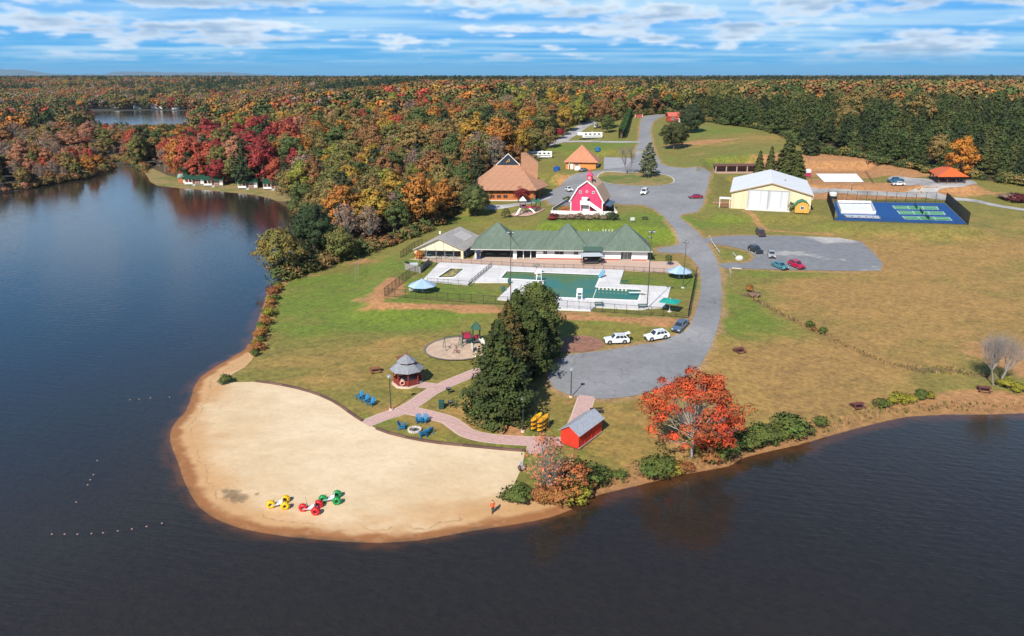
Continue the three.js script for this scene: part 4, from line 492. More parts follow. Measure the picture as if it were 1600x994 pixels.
// --- caravans and buildings of the caravan ground
{
  for (const [px, py, L, turn, label] of [[925, 217, 10.5, 0.12, 'long white caravan with four windows parked beside the camp road'], [892, 193, 8, 0.2, 'white caravan under the golden trees by the camp road'], [861, 200, 8, 0.35, 'white caravan half hidden beside the red bush'], [907, 189, 7.5, -0.2, 'white camper between the tall hickory trees'], [847, 248, 9, 0.05, 'white caravan behind the wedge tower of the lodge'], [931, 200, 3.4, 1.3, 'small white trailer beside the rust oak'], [958, 188, 3.6, 1.2, 'small white trailer next to the clipped hedge']]) { const t = thing('caravan', label, 'caravan', gp(px, py), turn); camperParts(t, L); if (L < 5) t.scale.set(0.8, 0.8, 0.8); }
  const g0 = gp(1056, 190), t = thing('red_house', 'small red house with low red roof at the end of the road', 'house', g0, 0.05); part('wall', box(10, 3.2, 7, 0, 1.6, 0), siding(0.48, 0.07, 0.05, 86), t); part('roof', [slab([[-5.5, 3.1, 4], [5.5, 3.1, 4], [5.5, 5.2, 0], [-5.5, 5.2, 0]], 0.12), slab([[-5.5, 5.2, 0], [5.5, 5.2, 0], [5.5, 3.1, -4], [-5.5, 3.1, -4]], 0.12)], mat(0.52, 0.12, 0.08, 0.7), t); doorIn(t, 1, 0, 3.52, 1, 2.1, white); windowIn(t, -2.5, 1.8, 3.52, 1.4, 1, white); windowIn(t, 3.6, 1.8, 3.52, 1.2, 1, white);
  const sg = gp(998, 184), s = thing('entrance_sign', 'small red and white entrance board where the road meets the wood', 'sign', sg, 0.1); part('board', box(5, 1.2, 0.15, 0, 1.3, 0), mat(0.42, 0.06, 0.06, 0.8), s); part('post', box(0.25, 2, 0.25, -2.3, 1, 0), white, s); part('post', box(0.25, 2, 0.25, 2.3, 1, 0), white, s); part('planter', box(4.6, 0.4, 0.8, 0, 0.2, 0.4), mat(0.3, 0.1, 0.1, 0.9), s);
  // houses on the far shore
  for (const [px, py, L, label] of [[242, 171.5, 16, 'pale grey lake house on the distant shore with a wide roof'], [178, 171, 12, 'white boathouse on the distant shore under dark trees'], [212, 171.5, 10, 'low white boathouse on the distant shore beside a red tree'], [272, 172, 11, 'white lake house at the end of the distant shore']]) { const q = W0(px, py), hz = thing('lake_house', label, 'house', [q[0], Math.max(0.2, height(q[0], q[1] - 8)), q[1] - 8], 0.1); part('wall', box(L, 4, 7, 0, 2, 0), white, hz); part('roof', [slab([[-L / 2 - 0.5, 3.9, 4], [L / 2 + 0.5, 3.9, 4], [L / 2 + 0.5, 6, 0], [-L / 2 - 0.5, 6, 0]], 0.15), slab([[-L / 2 - 0.5, 6, 0], [L / 2 + 0.5, 6, 0], [L / 2 + 0.5, 3.9, -4], [-L / 2 - 0.5, 3.9, -4]], 0.15)], slateRoof, hz); NOTREE.push([q[0], q[1] - 4, 16]); }
}
console.log('buildings');
// ---------------------------------------------------------------- pool grounds
const PL = 3.2, L3 = (px, py, y = PL) => onLevel(px, py, y);
function flatSlab(outline, holes, y0, y1) { const s = new THREE.Shape(outline.map(([x, z]) => new THREE.Vector2(x, -z))); for (const h of holes) s.holes.push(new THREE.Path(h.map(([x, z]) => new THREE.Vector2(x, -z)))); const g = new THREE.ExtrudeGeometry(s, { depth: y1 - y0, bevelEnabled: false }); g.rotateX(-Math.PI / 2); g.translate(0, y0, 0); const p = g.attributes.position, uv = g.attributes.uv; for (let i = 0; i < p.count; i++) uv.setXY(i, p.getX(i), p.getZ(i)); return g; }
const poolPx = [[791, 425.5], [940, 431.5], [931.5, 451], [1004, 455], [998, 472], [841, 466], [849, 441], [781, 437]], kiddiePx = [[704, 421], [727, 421.5], [710, 436], [682, 436]];
{
  const deckM = new THREE.MeshStandardMaterial({ map: repeated(texture(512, 512, ((a, b) => (u, v) => { const i = Math.floor(v * 512) * 512 + Math.floor(u * 512), jn = (u * 4) % 1 < 0.02 || (v * 4) % 1 < 0.02 ? 0.72 : 1, k = (0.86 + 0.26 * a[i] + 0.06 * (b[i] - 0.5)) * jn; return [0.64 * k, 0.62 * k, 0.605 * k]; })(tileNoise(512, 4, 5, 7), tileNoise(512, 48, 2, 17))), 1 / 12, 1 / 12), roughness: 0.9 }), d2 = [[769, 416], [840, 420], [975, 423.5], [968, 446], [1048, 450], [1040, 481], [999, 485], [930, 481], [923, 487], [870, 485], [835, 484], [800, 471], [777, 469], [800, 446], [794, 442.5], [737, 442.5]], d1 = [[687, 411.5], [768, 416], [731, 446], [660, 440]];
  structure('pool_deck', flatSlab(d2.map((p) => L3(...p)), [poolPx.map((p) => L3(...p))], PL - 0.1, PL + 0.3), deckM); structure('kiddie_pool_deck', flatSlab(d1.map((p) => L3(...p)), [kiddiePx.map((p) => L3(...p))], PL - 0.1, PL + 0.29), deckM);
  const algae = texture(512, 512, (u, v) => { const x = lerp(-4, 30, u), z = lerp(-166, -136, v), n = fbm(x / 5, z / 3, 4), m = fbm(x / 1.2, z / 0.8, 3), a = sstep(-158.5, -163, z + n * 3.5 + m * 1.0); return lerp3(lerp3([0.042, 0.155, 0.085], [0.075, 0.160, 0.055], sstep(-0.3, 0.4, n)), [0.115, 0.125, 0.016], a); });
  algae.wrapS = algae.wrapT = THREE.ClampToEdgeWrapping; const pg = flatSlab(poolPx.map((p) => L3(...p)), [], PL + 0.02, PL + 0.14); { const p = pg.attributes.position, uv = pg.attributes.uv; for (let i = 0; i < p.count; i++) uv.setXY(i, (p.getX(i) + 4) / 34, (p.getZ(i) + 166) / 30); }
  structure('pool_water', pg, new THREE.MeshPhysicalMaterial({ map: algae, roughness: 0.06, ior: 1.33, bumpMap: repeated(fineTex, 6, 6), bumpScale: 0.01 }));
  const kt = texture(128, 128, (u, v) => { const n = fbm(u * 5, v * 5, 4); return lerp3([0.12, 0.12, 0.022], [0.46, 0.32, 0.03], sstep(0, 0.35, n)); }); structure('kiddie_pool_water', flatSlab(kiddiePx.map((p) => L3(...p)), [], PL + 0.02, PL + 0.10), new THREE.MeshStandardMaterial({ map: repeated(kt, 0.15, 0.15), roughness: 0.2 }));
  const rim = (px, w) => { const l = px.map((p) => L3(...p)); l.push(l[0]); return l.slice(1).map((b, i) => beam([l[i][0], PL + 0.32, l[i][1]], [b[0], PL + 0.32, b[1]], w, 0.06)); };
  structure('pool_coping', rim(poolPx, 0.5), white); structure('kiddie_pool_coping', rim(kiddiePx, 0.4), white);
  structure('brick_terrace', flatSlab([[640, 405], [690, 411.2], [768, 415.6], [975, 423.2], [1042, 427], [1080, 431], [1058, 409], [1012, 409], [745, 405]].map((p) => L3(...p)), [], PL - 0.1, PL + 0.1), new THREE.MeshStandardMaterial({ map: repeated(brickTex, 0.25, 0.25), color: lin(1.05, 1.15, 1.0), roughness: 0.9 }));
}
// picket fence round the pool, one bay after another
function fenceAlong(name, label, category, pts, h, bay, make, postMat, postR = 0.05, group) {
  const t = thing(name, label, category, [pts[0].x, pts[0].y, pts[0].z], 0, group), o = t.position; const post = cyl(postR, postR, h + 0.1, 0, 0, 0, 6);
  for (let i = 1; i < pts.length; i++) { const a = pts[i - 1], b = pts[i], L = a.distanceTo(b), n = Math.max(1, Math.round(L / bay)); for (let k = 0; k < n; k++) { const u = a.clone().lerp(b, k / n), v = a.clone().lerp(b, (k + 1) / n); const p = part('post', post, postMat, t); p.position.set(u.x - o.x, u.y - o.y - 0.05, u.z - o.z); make(t, u.clone().sub(o), v.clone().sub(o)); } if (i === pts.length - 1) { const p = part('post', post, postMat, t); p.position.set(b.x - o.x, b.y - o.y - 0.05, b.z - o.z); } }
  return t;
}
const ironM = mat(0.022, 0.022, 0.026, 0.5);
function picketBay(h, pitch, r) { return (t, u, v) => { const L = u.distanceTo(v), n = Math.round(L / pitch), g = []; for (const y of [0.12, h - 0.08]) g.push(beam([u.x, u.y + y, u.z], [v.x, v.y + y, v.z], 0.04, 0.05)); for (let k = 1; k < n; k++) g.push(bar([lerp(u.x, v.x, k / n), lerp(u.y, v.y, k / n) + 0.08, lerp(u.z, v.z, k / n)], [lerp(u.x, v.x, k / n), lerp(u.y, v.y, k / n) + h, lerp(u.z, v.z, k / n)], r, 3)); part('picket_bay', g, ironM, t); }; }
function meshBay(h, n, m, r) { return (t, u, v) => { const g = [bar([u.x, u.y + h, u.z], [v.x, v.y + h, v.z], 0.03, 4), bar([u.x, u.y + 0.08, u.z], [v.x, v.y + 0.08, v.z], 0.02, 4)]; for (let k = 1; k < n; k++) g.push(bar([lerp(u.x, v.x, k / n), lerp(u.y, v.y, k / n), lerp(u.z, v.z, k / n)], [lerp(u.x, v.x, k / n), lerp(u.y, v.y, k / n) + h, lerp(u.z, v.z, k / n)], r, 3)); for (let k = 1; k < m; k++) g.push(bar([u.x, u.y + h * k / m, u.z], [v.x, v.y + h * k / m, v.z], r, 3)); part('mesh_bay', g, ironM, t); }; }
const lv = (px, py, y = PL) => { const q = onLevel(px, py, y); return new THREE.Vector3(q[0], y, q[1]); };
fenceAlong('pool_fence', 'tall black picket fence round the front of the pool lawn', 'fence', [lv(690, 411), lv(640, 432), lv(601, 463), lv(700, 471), lv(850, 481), lv(960, 489), lv(1075, 497), lv(1088, 430)], 1.8, 2.4, picketBay(1.8, 0.20, 0.014), ironM);
fenceAlong('pool_fence', 'black picket fence between the brick terrace and the pool deck', 'fence', [lv(690, 410.5), lv(768, 415), lv(850, 419), lv(975, 423), lv(1085, 430)], 1.1, 2.4, picketBay(1.1, 0.22, 0.012), ironM);
fenceAlong('pool_fence', 'low black picket fence round the paddling pool deck', 'fence', [lv(768, 416.5, PL + 0.3), lv(733, 446, PL + 0.3), lv(668, 441, PL + 0.3)], 1.0, 2.2, picketBay(1.0, 0.22, 0.012), ironM);
fenceAlong('yard_fence', 'black picket fence left of the open shelter', 'fence', [lv(626, 403), lv(648, 388), lv(660, 383)], 1.7, 2.4, picketBay(1.7, 0.22, 0.014), ironM);
{ // board screen round the plant yard
  const t = fenceAlong('board_screen', 'grey board screen round a small yard beside the pool fence', 'screen', [lv(633, 421), lv(657, 427), lv(671, 413)], 1.5, 1.4, (tt, u, v) => { const n = 5; for (let k = 0; k < n; k++) { const a = u.clone().lerp(v, (k + 0.04) / n), b = u.clone().lerp(v, (k + 0.96) / n); part('board', beam([a.x, a.y + 0.75, a.z], [b.x, b.y + 0.75, b.z], 0.04, 1.5), woodGrey, tt); } }, woodGrey, 0.06);
  const q = lv(647, 419), u = thing('plant_box', 'pale covered equipment box inside the grey board screen', 'equipment', q, 0.3); part('cover', rbox(1.8, 1.2, 1.2, 0, 0.6, 0, 0.1), mat(0.5, 0.55, 0.62, 0.7), u); part('unit', rbox(0.9, 1.6, 0.9, -1.6, 0.8, -0.4, 0.08), black, u);
}
// umbrellas
function umbrella(px, py, label, m, R, h, n = 8, flat = 0.42) {
  const q = lv(px, py), t = thing('pool_umbrella', label, 'umbrella', q, 0.3); part('pole', cyl(0.07, 0.06, h, 0, 0, 0, 10), white, t); part('base', cyl(0.4, 0.35, 0.12, 0, 0, 0, 14), concrete, t);
  for (let k = 0; k < n; k++) { const a = k / n * TAU, b = (k + 1) / n * TAU, A = [Math.cos(a) * R, h - R * flat, Math.sin(a) * R], B = [Math.cos(b) * R, h - R * flat, Math.sin(b) * R], mid = [(A[0] + B[0]) / 2 * 0.62, h - R * flat * 0.52, (A[2] + B[2]) / 2 * 0.62]; part('canopy_panel', poly([[[0, h + 0.12, 0], A, mid], [[0, h + 0.12, 0], mid, B], [A, B, mid]]), m[k % m.length], t); part('rib', bar([0, h - 0.05, 0], [A[0], A[1] - 0.02, A[2]], 0.018, 4), steel, t); }
  part('finial', cyl(0.06, 0.02, 0.2, 0, h + 0.1, 0, 6), white, t); return t;
}
const canvasA = new THREE.MeshStandardMaterial({ color: lin(0.28, 0.42, 0.56), roughness: 0.8, side: THREE.DoubleSide }), canvasB = new THREE.MeshStandardMaterial({ color: lin(0.38, 0.50, 0.62), roughness: 0.8, side: THREE.DoubleSide }), teal = new THREE.MeshStandardMaterial({ color: lin(0.01, 0.30, 0.24), roughness: 0.75, side: THREE.DoubleSide });
umbrella(660, 456, 'pale blue pool umbrella over the bench by the paddling pool', [canvasA, canvasB], 3.0, 2.7); umbrella(1061, 434, 'pale blue pool umbrella by the road side fence', [canvasA, canvasB], 2.9, 2.7); umbrella(1046, 487, 'teal square pool umbrella at the end of the deck', [teal], 2.5, 2.5, 4, 0.16);
function bench(px, py, label, m, turn = 0, y = PL, group, name = 'bench') { const q = y === null ? gp(px, py) : lv(px, py, y), t = thing(name, label, 'bench', q, turn, group); for (let k = 0; k < 3; k++) part('seat_slat', box(1.8, 0.05, 0.13, 0, 0.45, -0.15 + k * 0.15), m, t); for (let k = 0; k < 2; k++) part('back_slat', box(1.8, 0.13, 0.04, 0, 0.62 + k * 0.17, -0.27), m, t); for (const s of [-0.75, 0.75]) part('leg', [box(0.06, 0.45, 0.4, s, 0.22, 0), box(0.06, 0.45, 0.05, s, 0.66, -0.29)], steel, t); return t; }
bench(654, 456, 'pale bench under the blue umbrella by the paddling pool', mat(0.55, 0.56, 0.55, 0.8), 0.2); bench(646, 457, 'pale bench at the edge of the blue umbrella shade', mat(0.55, 0.56, 0.55, 0.8), 0.2);
for (const [px, py, l] of [[936, 479, 'dark green bench at the front edge of the pool deck'], [976, 444, 'dark green bench at the corner of the small lawn'], [1004, 482, 'dark green bench below the tall pole on the deck']]) bench(px, py, l, darkGreen, 0.05, PL + 0.3);
for (const [px, py, l] of [[796, 443, 'dark teal bin on the pool deck corner'], [786, 455, 'dark teal bin beside the slanting deck edge']]) { const t = thing('waste_bin', l, 'bin', lv(px, py, PL + 0.3)); part('body', cyl(0.34, 0.40, 0.9, 0, 0, 0, 12), mat(0.03, 0.12, 0.11, 0.6), t); part('lid', cyl(0.42, 0.2, 0.2, 0, 0.9, 0, 12), mat(0.03, 0.10, 0.10, 0.6), t); }
for (const [px, py, l] of [[905, 469, 'tall white lifeguard chair on the front coping of the pool'], [842, 438, 'tall white lifeguard chair on the corner between the pools']]) { const t = thing('lifeguard_chair', l, 'chair', lv(px, py, PL + 0.35), Math.PI); for (const [x, z] of [[-0.45, -0.45], [0.45, -0.45], [-0.45, 0.45], [0.45, 0.45]]) part('leg', beam([x * 1.2, 0, z * 1.2], [x, 1.7, z], 0.1, 0.1), white, t); part('seat', box(1.1, 0.08, 1.0, 0, 1.7, 0), white, t); part('back', box(1.1, 0.9, 0.08, 0, 2.15, -0.5), white, t); for (const s of [-1, 1]) part('arm', box(0.08, 0.3, 0.9, s * 0.52, 1.9, 0), white, t); for (const y of [0.5, 0.95, 1.4]) part('step', box(1.0, 0.07, 0.12, 0, y, 0.52), white, t); part('platform', box(1.2, 0.07, 0.5, 0, 0.9, 0.3), white, t); }
{ const t = thing('water_toy', 'pink and green flower shaped water toy at the far edge of the pool', 'water toy', lv(838, 428, PL + 0.3)); part('stem', cyl(0.16, 0.12, 2.0, 0, 0, 0, 10), mat(0.62, 0.36, 0.42, 0.6), t); for (let k = 0; k < 5; k++) { const a = k / 5 * TAU, s = new THREE.SphereGeometry(0.42, 10, 7); s.scale(1, 0.35, 1); s.translate(Math.cos(a) * 0.5, 2.05, Math.sin(a) * 0.5); part('petal', s, k % 2 ? mat(0.5, 0.16, 0.26, 0.6) : mat(0.08, 0.3, 0.12, 0.6), t); } part('foot', cyl(0.5, 0.4, 0.5, 0, 0, 0, 12), mat(0.7, 0.5, 0.5, 0.7), t); }
{ const t = thing('pool_slide', 'small sky blue pool slide at the corner of the pool', 'slide', lv(943, 433, PL + 0.3), 0.8); part('chute', [beam([0, 1.4, 0], [-1.5, 0.3, 0], 0.6, 0.08), beam([0, 1.5, 0.3], [-1.5, 0.4, 0.3], 0.05, 0.25), beam([0, 1.5, -0.3], [-1.5, 0.4, -0.3], 0.05, 0.25)], mat(0.12, 0.40, 0.60, 0.4), t); part('ladder', [beam([0.1, 0, 0.25], [0.1, 1.9, 0.25], 0.05, 0.05), beam([0.1, 0, -0.25], [0.1, 1.9, -0.25], 0.05, 0.05), box(0.05, 0.05, 0.5, 0.1, 0.5, 0), box(0.05, 0.05, 0.5, 0.1, 1.0, 0)], steel, t); }
{ const a = lv(932, 451, PL + 0.3), b = lv(925, 469, PL + 0.3), t = thing('lane_rope', 'white float rope across the green pool', 'rope', a); const n = 14; for (let k = 0; k < n; k++) { const s = new THREE.SphereGeometry(0.09, 8, 6); const p = part('float', s, white, t); p.position.set((b.x - a.x) * (k + 0.5) / n, -0.12, (b.z - a.z) * (k + 0.5) / n); } part('cord', bar([0, -0.12, 0], [b.x - a.x, -0.12, b.z - a.z], 0.02, 5), white, t); }
{ const t = thing('starting_blocks', 'row of small pale starting blocks along the pool corner', 'pool equipment', lv(936, 452.5, PL + 0.3)); const e = localXZ(t, 978, 455); for (let k = 0; k < 8; k++) part('block', box(0.35, 0.35, 0.35, e[0] * k / 7, 0.18, e[1] * k / 7), mat(0.62, 0.58, 0.5, 0.8), t); }
{ const t = thing('diving_board', 'short white diving board with orange rail on the deck end', 'diving board', lv(1000, 461, PL + 0.3), 0); part('plank', box(3.4, 0.08, 0.5, -0.6, 0.55, 0), white, t); part('stand', [box(0.3, 0.5, 0.5, 0.6, 0.27, 0), box(0.2, 0.5, 0.5, 0.1, 0.27, 0)], steel, t); part('rail', [bar([0.2, 0.9, 0.3], [1.8, 0.9, 0.3], 0.03), bar([0.2, 0.1, 0.3], [0.2, 0.9, 0.3], 0.03), bar([1.8, 0.1, 0.3], [1.8, 0.9, 0.3], 0.03)], mat(0.5, 0.22, 0.05, 0.6), t); }
{ const t = thing('grill_gazebo', 'dark metal grill gazebo with pale canopy in front of the entrance', 'gazebo', lv(924, 412, PL + 0.1), 0.06); for (const x of [-2.3, 2.3]) for (const z of [-1.3, 1.3]) part('post', box(0.14, 2.2, 0.14, x, 1.1, z), ironM, t); part('canopy', [slab([[-2.7, 2.2, 1.7], [2.7, 2.2, 1.7], [1.8, 2.7, 0], [-1.8, 2.7, 0]], 0.06), slab([[2.7, 2.2, -1.7], [-2.7, 2.2, -1.7], [-1.8, 2.7, 0], [1.8, 2.7, 0]], 0.06), slab([[-2.7, 2.2, -1.7], [-2.7, 2.2, 1.7], [-1.8, 2.7, 0]], 0.06), slab([[2.7, 2.2, 1.7], [2.7, 2.2, -1.7], [1.8, 2.7, 0]], 0.06)], mat(0.42, 0.45, 0.48, 0.6), t); part('counter', box(3.8, 0.9, 0.7, 0, 0.45, -0.6), mat(0.05, 0.05, 0.055, 0.6), t); part('railing', [box(4.6, 0.06, 0.06, 0, 0.9, 1.35), box(4.6, 0.06, 0.06, 0, 0.4, 1.35)], ironM, t); part('bench_seat', box(3.2, 0.1, 0.5, 0, 0.45, 0.6), mat(0.1, 0.09, 0.08, 0.8), t); }
{ const t = thing('kiosk', 'dark blue vending machine beside the white pier of the bath house', 'vending machine', lv(748, 404.5, PL + 0.1), 0); part('cabinet', rbox(1.1, 2.0, 0.8, 0, 1.0, 0, 0.05), mat(0.015, 0.04, 0.13, 0.5), t); part('front_panel', box(0.8, 1.2, 0.04, -0.08, 1.2, 0.41), glass, t); part('sign_board', box(1.5, 0.5, 0.08, 1.0, 2.3, 0.1, 0, 0, 0.5), mat(0.55, 0.32, 0.26, 0.8), t); part('slot', box(0.2, 0.5, 0.04, 0.42, 1.2, 0.41), steel, t); }
// tall floodlight and lamp posts
function mast(px, py, h, y, label, heads = 2) { const q = y === null ? gp(px, py) : lv(px, py, y), t = thing('floodlight_mast', label, 'lamp post', q); part('pole', cyl(0.10, 0.05, h, 0, 0, 0, 8), mat(0.06, 0.05, 0.045, 0.7), t); part('foot', cyl(0.35, 0.35, 0.25, 0, -0.05, 0, 10), concrete, t); part('crossarm', box(1.2, 0.1, 0.1, 0, h - 0.2, 0), ironM, t); for (let k = 0; k < heads; k++) { const l = new THREE.Group(); l.name = 'lamp_head'; l.position.set((k - (heads - 1) / 2) * 0.9, h - 0.05, 0.1); t.add(l); part('housing', rbox(0.5, 0.35, 0.35, 0, 0.12, 0, 0.05), ironM, l); part('lens', box(0.42, 0.26, 0.02, 0, 0.1, 0.185), mat(0.4, 0.42, 0.45, 0.2), l); } return t; }
mast(798, 471, 14, PL, 'tall dark floodlight mast at the front corner of the pool deck'); mast(1011, 482, 15, PL + 0.3, 'tall dark floodlight mast on the pool deck end'); mast(1067, 450, 10, PL, 'dark floodlight mast on the lawn beside the road fence', 1); mast(1012, 408, 6, PL, 'short dark mast at the corner of the bath house', 1);
function lampPost(px, py, h, label) { const t = thing('lamp_post', label, 'lamp post', gp(px, py)); part('pole', cyl(0.085, 0.06, h - 0.3, 0, 0, 0, 8), mat(0.03, 0.05, 0.045, 0.6), t); part('footing', cyl(0.28, 0.26, 0.3, 0, -0.05, 0, 10), mat(0.65, 0.5, 0.4, 0.9), t); const l = new THREE.Group(); l.name = 'lantern'; l.position.y = h - 0.3; t.add(l); part('cap', cyl(0.34, 0.30, 0.14, 0, 0.2, 0, 12), mat(0.30, 0.34, 0.34, 0.5), l); part('globe', cyl(0.22, 0.26, 0.22, 0, 0, 0, 12), mat(0.55, 0.58, 0.58, 0.3), l); }
lampPost(611, 641, 5.3, 'green lamp post on a bare patch beside the gazebo path'); lampPost(892, 621, 4.6, 'dark lamp post at the edge of the asphalt turning area'); lampPost(817, 675, 4.9, 'dark green lamp post beside the yellow boats'); lampPost(1330, 300, 3.0, 'short post beside the gravel road');

// ---------------------------------------------------------------- courts
{
  const Y = 8.0, q = (list, y = Y) => list.map((p) => onLevel(...p, y));
  structure('blue_court', flatSlab(q([[1305, 344], [1511, 350.5], [1476, 317.5], [1293, 315.5]]), [], Y - 0.3, Y + 0.06), mat(0.006, 0.070, 0.24, 0.75));
  const grn = mat(0.07, 0.30, 0.13, 0.8), lw = 0.12; const courts = [[[1394, 322], [1464, 323], [1467, 328], [1398.5, 327]], [[1401, 329.6], [1474, 331.2], [1477.5, 336.2], [1406, 335]], [[1409, 338.2], [1483, 339.8], [1488.5, 345.3], [1415, 343.4]]];
  courts.forEach((c, i) => { const p = q(c), t = thing('pickleball_court', ['green pickleball court next to the back fence', 'green pickleball court between the other two', 'green pickleball court next to the front edge'][i], 'court', [p[0][0], Y + 0.06, p[0][1]], 0, 'green courts on the blue surface'); const o = t.position, at = (u, v) => [lerp(lerp(p[0][0], p[1][0], u), lerp(p[3][0], p[2][0], u), v) - o.x, lerp(lerp(p[0][1], p[1][1], u), lerp(p[3][1], p[2][1], u), v) - o.z]; const quad = (u0, u1, v0, v1, y) => poly([[[u0, v0], [u0, v1], [u1, v1], [u1, v0]].map(([a, b]) => { const w = at(a, b); return [w[0], y, w[1]]; })]); part('surface', quad(0, 1, 0, 1, 0.012), grn, t); for (const u of [0, 0.333, 0.66, 0.99]) part('line', quad(u, u + 0.012, 0, 1, 0.024), white, t); for (const v of [0, 0.96]) part('line', quad(0, 1, v, v + 0.035, 0.018), white, t); part('line', quad(0, 0.333, 0.48, 0.515, 0.02), white, t); part('line', quad(0.66, 1, 0.48, 0.515, 0.02), white, t); const a = at(0.5, -0.05), b = at(0.5, 1.05); part('net', [beam([a[0], 0.5, a[1]], [b[0], 0.5, b[1]], 0.03, 0.75)], mat(0.05, 0.06, 0.06, 0.9), t); part('net_post', [cyl(0.05, 0.05, 1, a[0], 0, a[1], 6), cyl(0.05, 0.05, 1, b[0], 0, b[1], 6)], ironM, t); });
  structure('white_rink', flatSlab(q([[1314, 334], [1367, 335.5], [1360, 319.5], [1308, 318.5]]), [], Y + 0.06, Y + 0.14), mat(0.74, 0.75, 0.76, 0.6));
  const bv = (px, py) => { const a = onLevel(px, py, Y); return new THREE.Vector3(a[0], Y + 0.1, a[1]); };
  fenceAlong('rink_boards', 'low white boards round the white rink', 'boards', [bv(1314, 334), bv(1368, 335.5), bv(1360, 319), bv(1308, 318), bv(1314, 334)], 1.0, 2.0, (t, u, v) => { part('board', beam([u.x, u.y + 0.55, u.z], [v.x, v.y + 0.55, v.z], 0.05, 0.75), new THREE.MeshStandardMaterial({ color: lin(0.72, 0.73, 0.74), roughness: 0.6 }), t); }, white, 0.05);
  { const t = thing('court_bleacher', 'long low white bleacher beside the white rink', 'bleacher', bv(1321, 341)); const e = localXZ(t, 1375, 343, Y); for (let k = 0; k < 3; k++) part('seat_board', beam([0, 0.25 + k * 0.2, -k * 0.5], [e[0], 0.25 + k * 0.2, e[1] - k * 0.5], 0.4, 0.06), white, t); for (let k = 0; k < 6; k++) part('support', box(0.08, 0.6, 1.3, e[0] * k / 5, 0.28, e[1] * k / 5 - 0.5), steel, t); }
  fenceAlong('court_fence', 'tall dark mesh fence round the blue courts', 'fence', [bv(1303, 345), bv(1292, 315), bv(1477, 317), bv(1513, 351.5)], 3.2, 3.0, meshBay(3.2, 26, 16, 0.012), ironM, 0.06);
  fenceAlong('court_fence', 'low dark mesh fence along the front of the blue courts', 'fence', [bv(1303, 345.5), bv(1513, 352)], 1.2, 3.0, meshBay(1.2, 20, 6, 0.008), ironM, 0.04);
  { const a = onLevel(1301, 311, Y), t = thing('bounce_ball_stand', 'white and black barrel shaped stand behind the court corner', 'stand', [a[0], Y, a[1]]); part('drum', cyl(1.2, 1.2, 1.1, 0, 0, 0, 18), black, t); part('band', cyl(1.26, 1.26, 0.7, 0, 1.1, 0, 18), white, t); part('dome', (() => { const s = new THREE.SphereGeometry(1.26, 18, 8, 0, TAU, 0, Math.PI / 2); s.scale(1, 0.45, 1); s.translate(0, 1.8, 0); return s; })(), white, t); }
}
// ---------------------------------------------------------------- gazebo by the beach
{
  const q = gp(637, 598), t = thing('gazebo', 'octagonal red gazebo with two tiered grey roof', 'gazebo', q, 0.2), R = 2.1, n = 8, red = mat(0.24, 0.03, 0.022, 0.8);
  part('floor', cyl(R + 0.35, R + 0.35, 0.3, 0, -0.1, 0, 8), mat(0.62, 0.5, 0.4, 0.9), t);
  const ring = (r, y, k, off = 0) => [Math.cos((k + off) / n * TAU) * r, y, Math.sin((k + off) / n * TAU) * r];
  for (let k = 0; k < n; k++) { const a = ring(R, 0, k), b = ring(R, 0, k + 1); part('post', box(0.14, 2.5, 0.14, a[0], 1.4, a[2]), red, t); if (k !== 0) { part('railing', [beam([a[0], 1.05, a[2]], [b[0], 1.05, b[2]], 0.08, 0.08), ...[0.3, 0.5, 0.7, 0.9].map((y) => beam([a[0], y, a[2]], [b[0], y, b[2]], 0.04, 0.15))], red, t); } part('roof_panel', slab([ring(R + 0.55, 2.45, k), ring(R + 0.55, 2.45, k + 1), ring(1.25, 3.35, k + 1), ring(1.25, 3.35, k)].reverse(), 0.06), slateRoof, t); part('lantern_panel', poly([[ring(1.1, 3.2, k), ring(1.1, 3.2, k + 1), ring(1.1, 3.75, k + 1), ring(1.1, 3.75, k)]]), red, t); part('upper_roof_panel', slab([ring(1.5, 3.65, k), ring(1.5, 3.65, k + 1), [0, 4.75, 0]].reverse(), 0.05), slateRoof, t); part('seat', beam([a[0] * 0.82, 0.55, a[2] * 0.82], [b[0] * 0.82, 0.55, b[2] * 0.82], 0.4, 0.06), mat(0.3, 0.06, 0.05, 0.8), t); }
  part('finial', [cyl(0.16, 0.12, 0.35, 0, 4.65, 0, 8), cyl(0.22, 0.04, 0.25, 0, 5.0, 0, 8)], mat(0.28, 0.07, 0.05, 0.7), t); part('life_ring', (() => { const g = new THREE.TorusGeometry(0.32, 0.09, 8, 18); g.translate(-0.9, 0.85, 2.05); return g; })(), mat(0.7, 0.36, 0.3, 0.6), t);
}
const brownTable = mat(0.26, 0.085, 0.045, 0.85), redTable = mat(0.14, 0.035, 0.035, 0.85);
for (const [px, py, turn, m, l] of [[586, 582, 0.3, brownTable, 'brown picnic table alone on the lawn left of the gazebo'], [629, 563, 0.6, brownTable, 'brown picnic table just behind the gazebo roof'], [1155, 551, 0.4, redTable, 'dark red picnic table on the slope right of the turning area'], [1340, 638, 0.2, redTable, 'dark red picnic table near the shore bushes'], [1537, 612, -0.3, redTable, 'dark red picnic table beside the bare grey tree']]) { const t = thing('picnic_table', l, 'picnic table', gp(px, py), turn, 'picnic tables on the lawns'); picnicParts(t, m); }
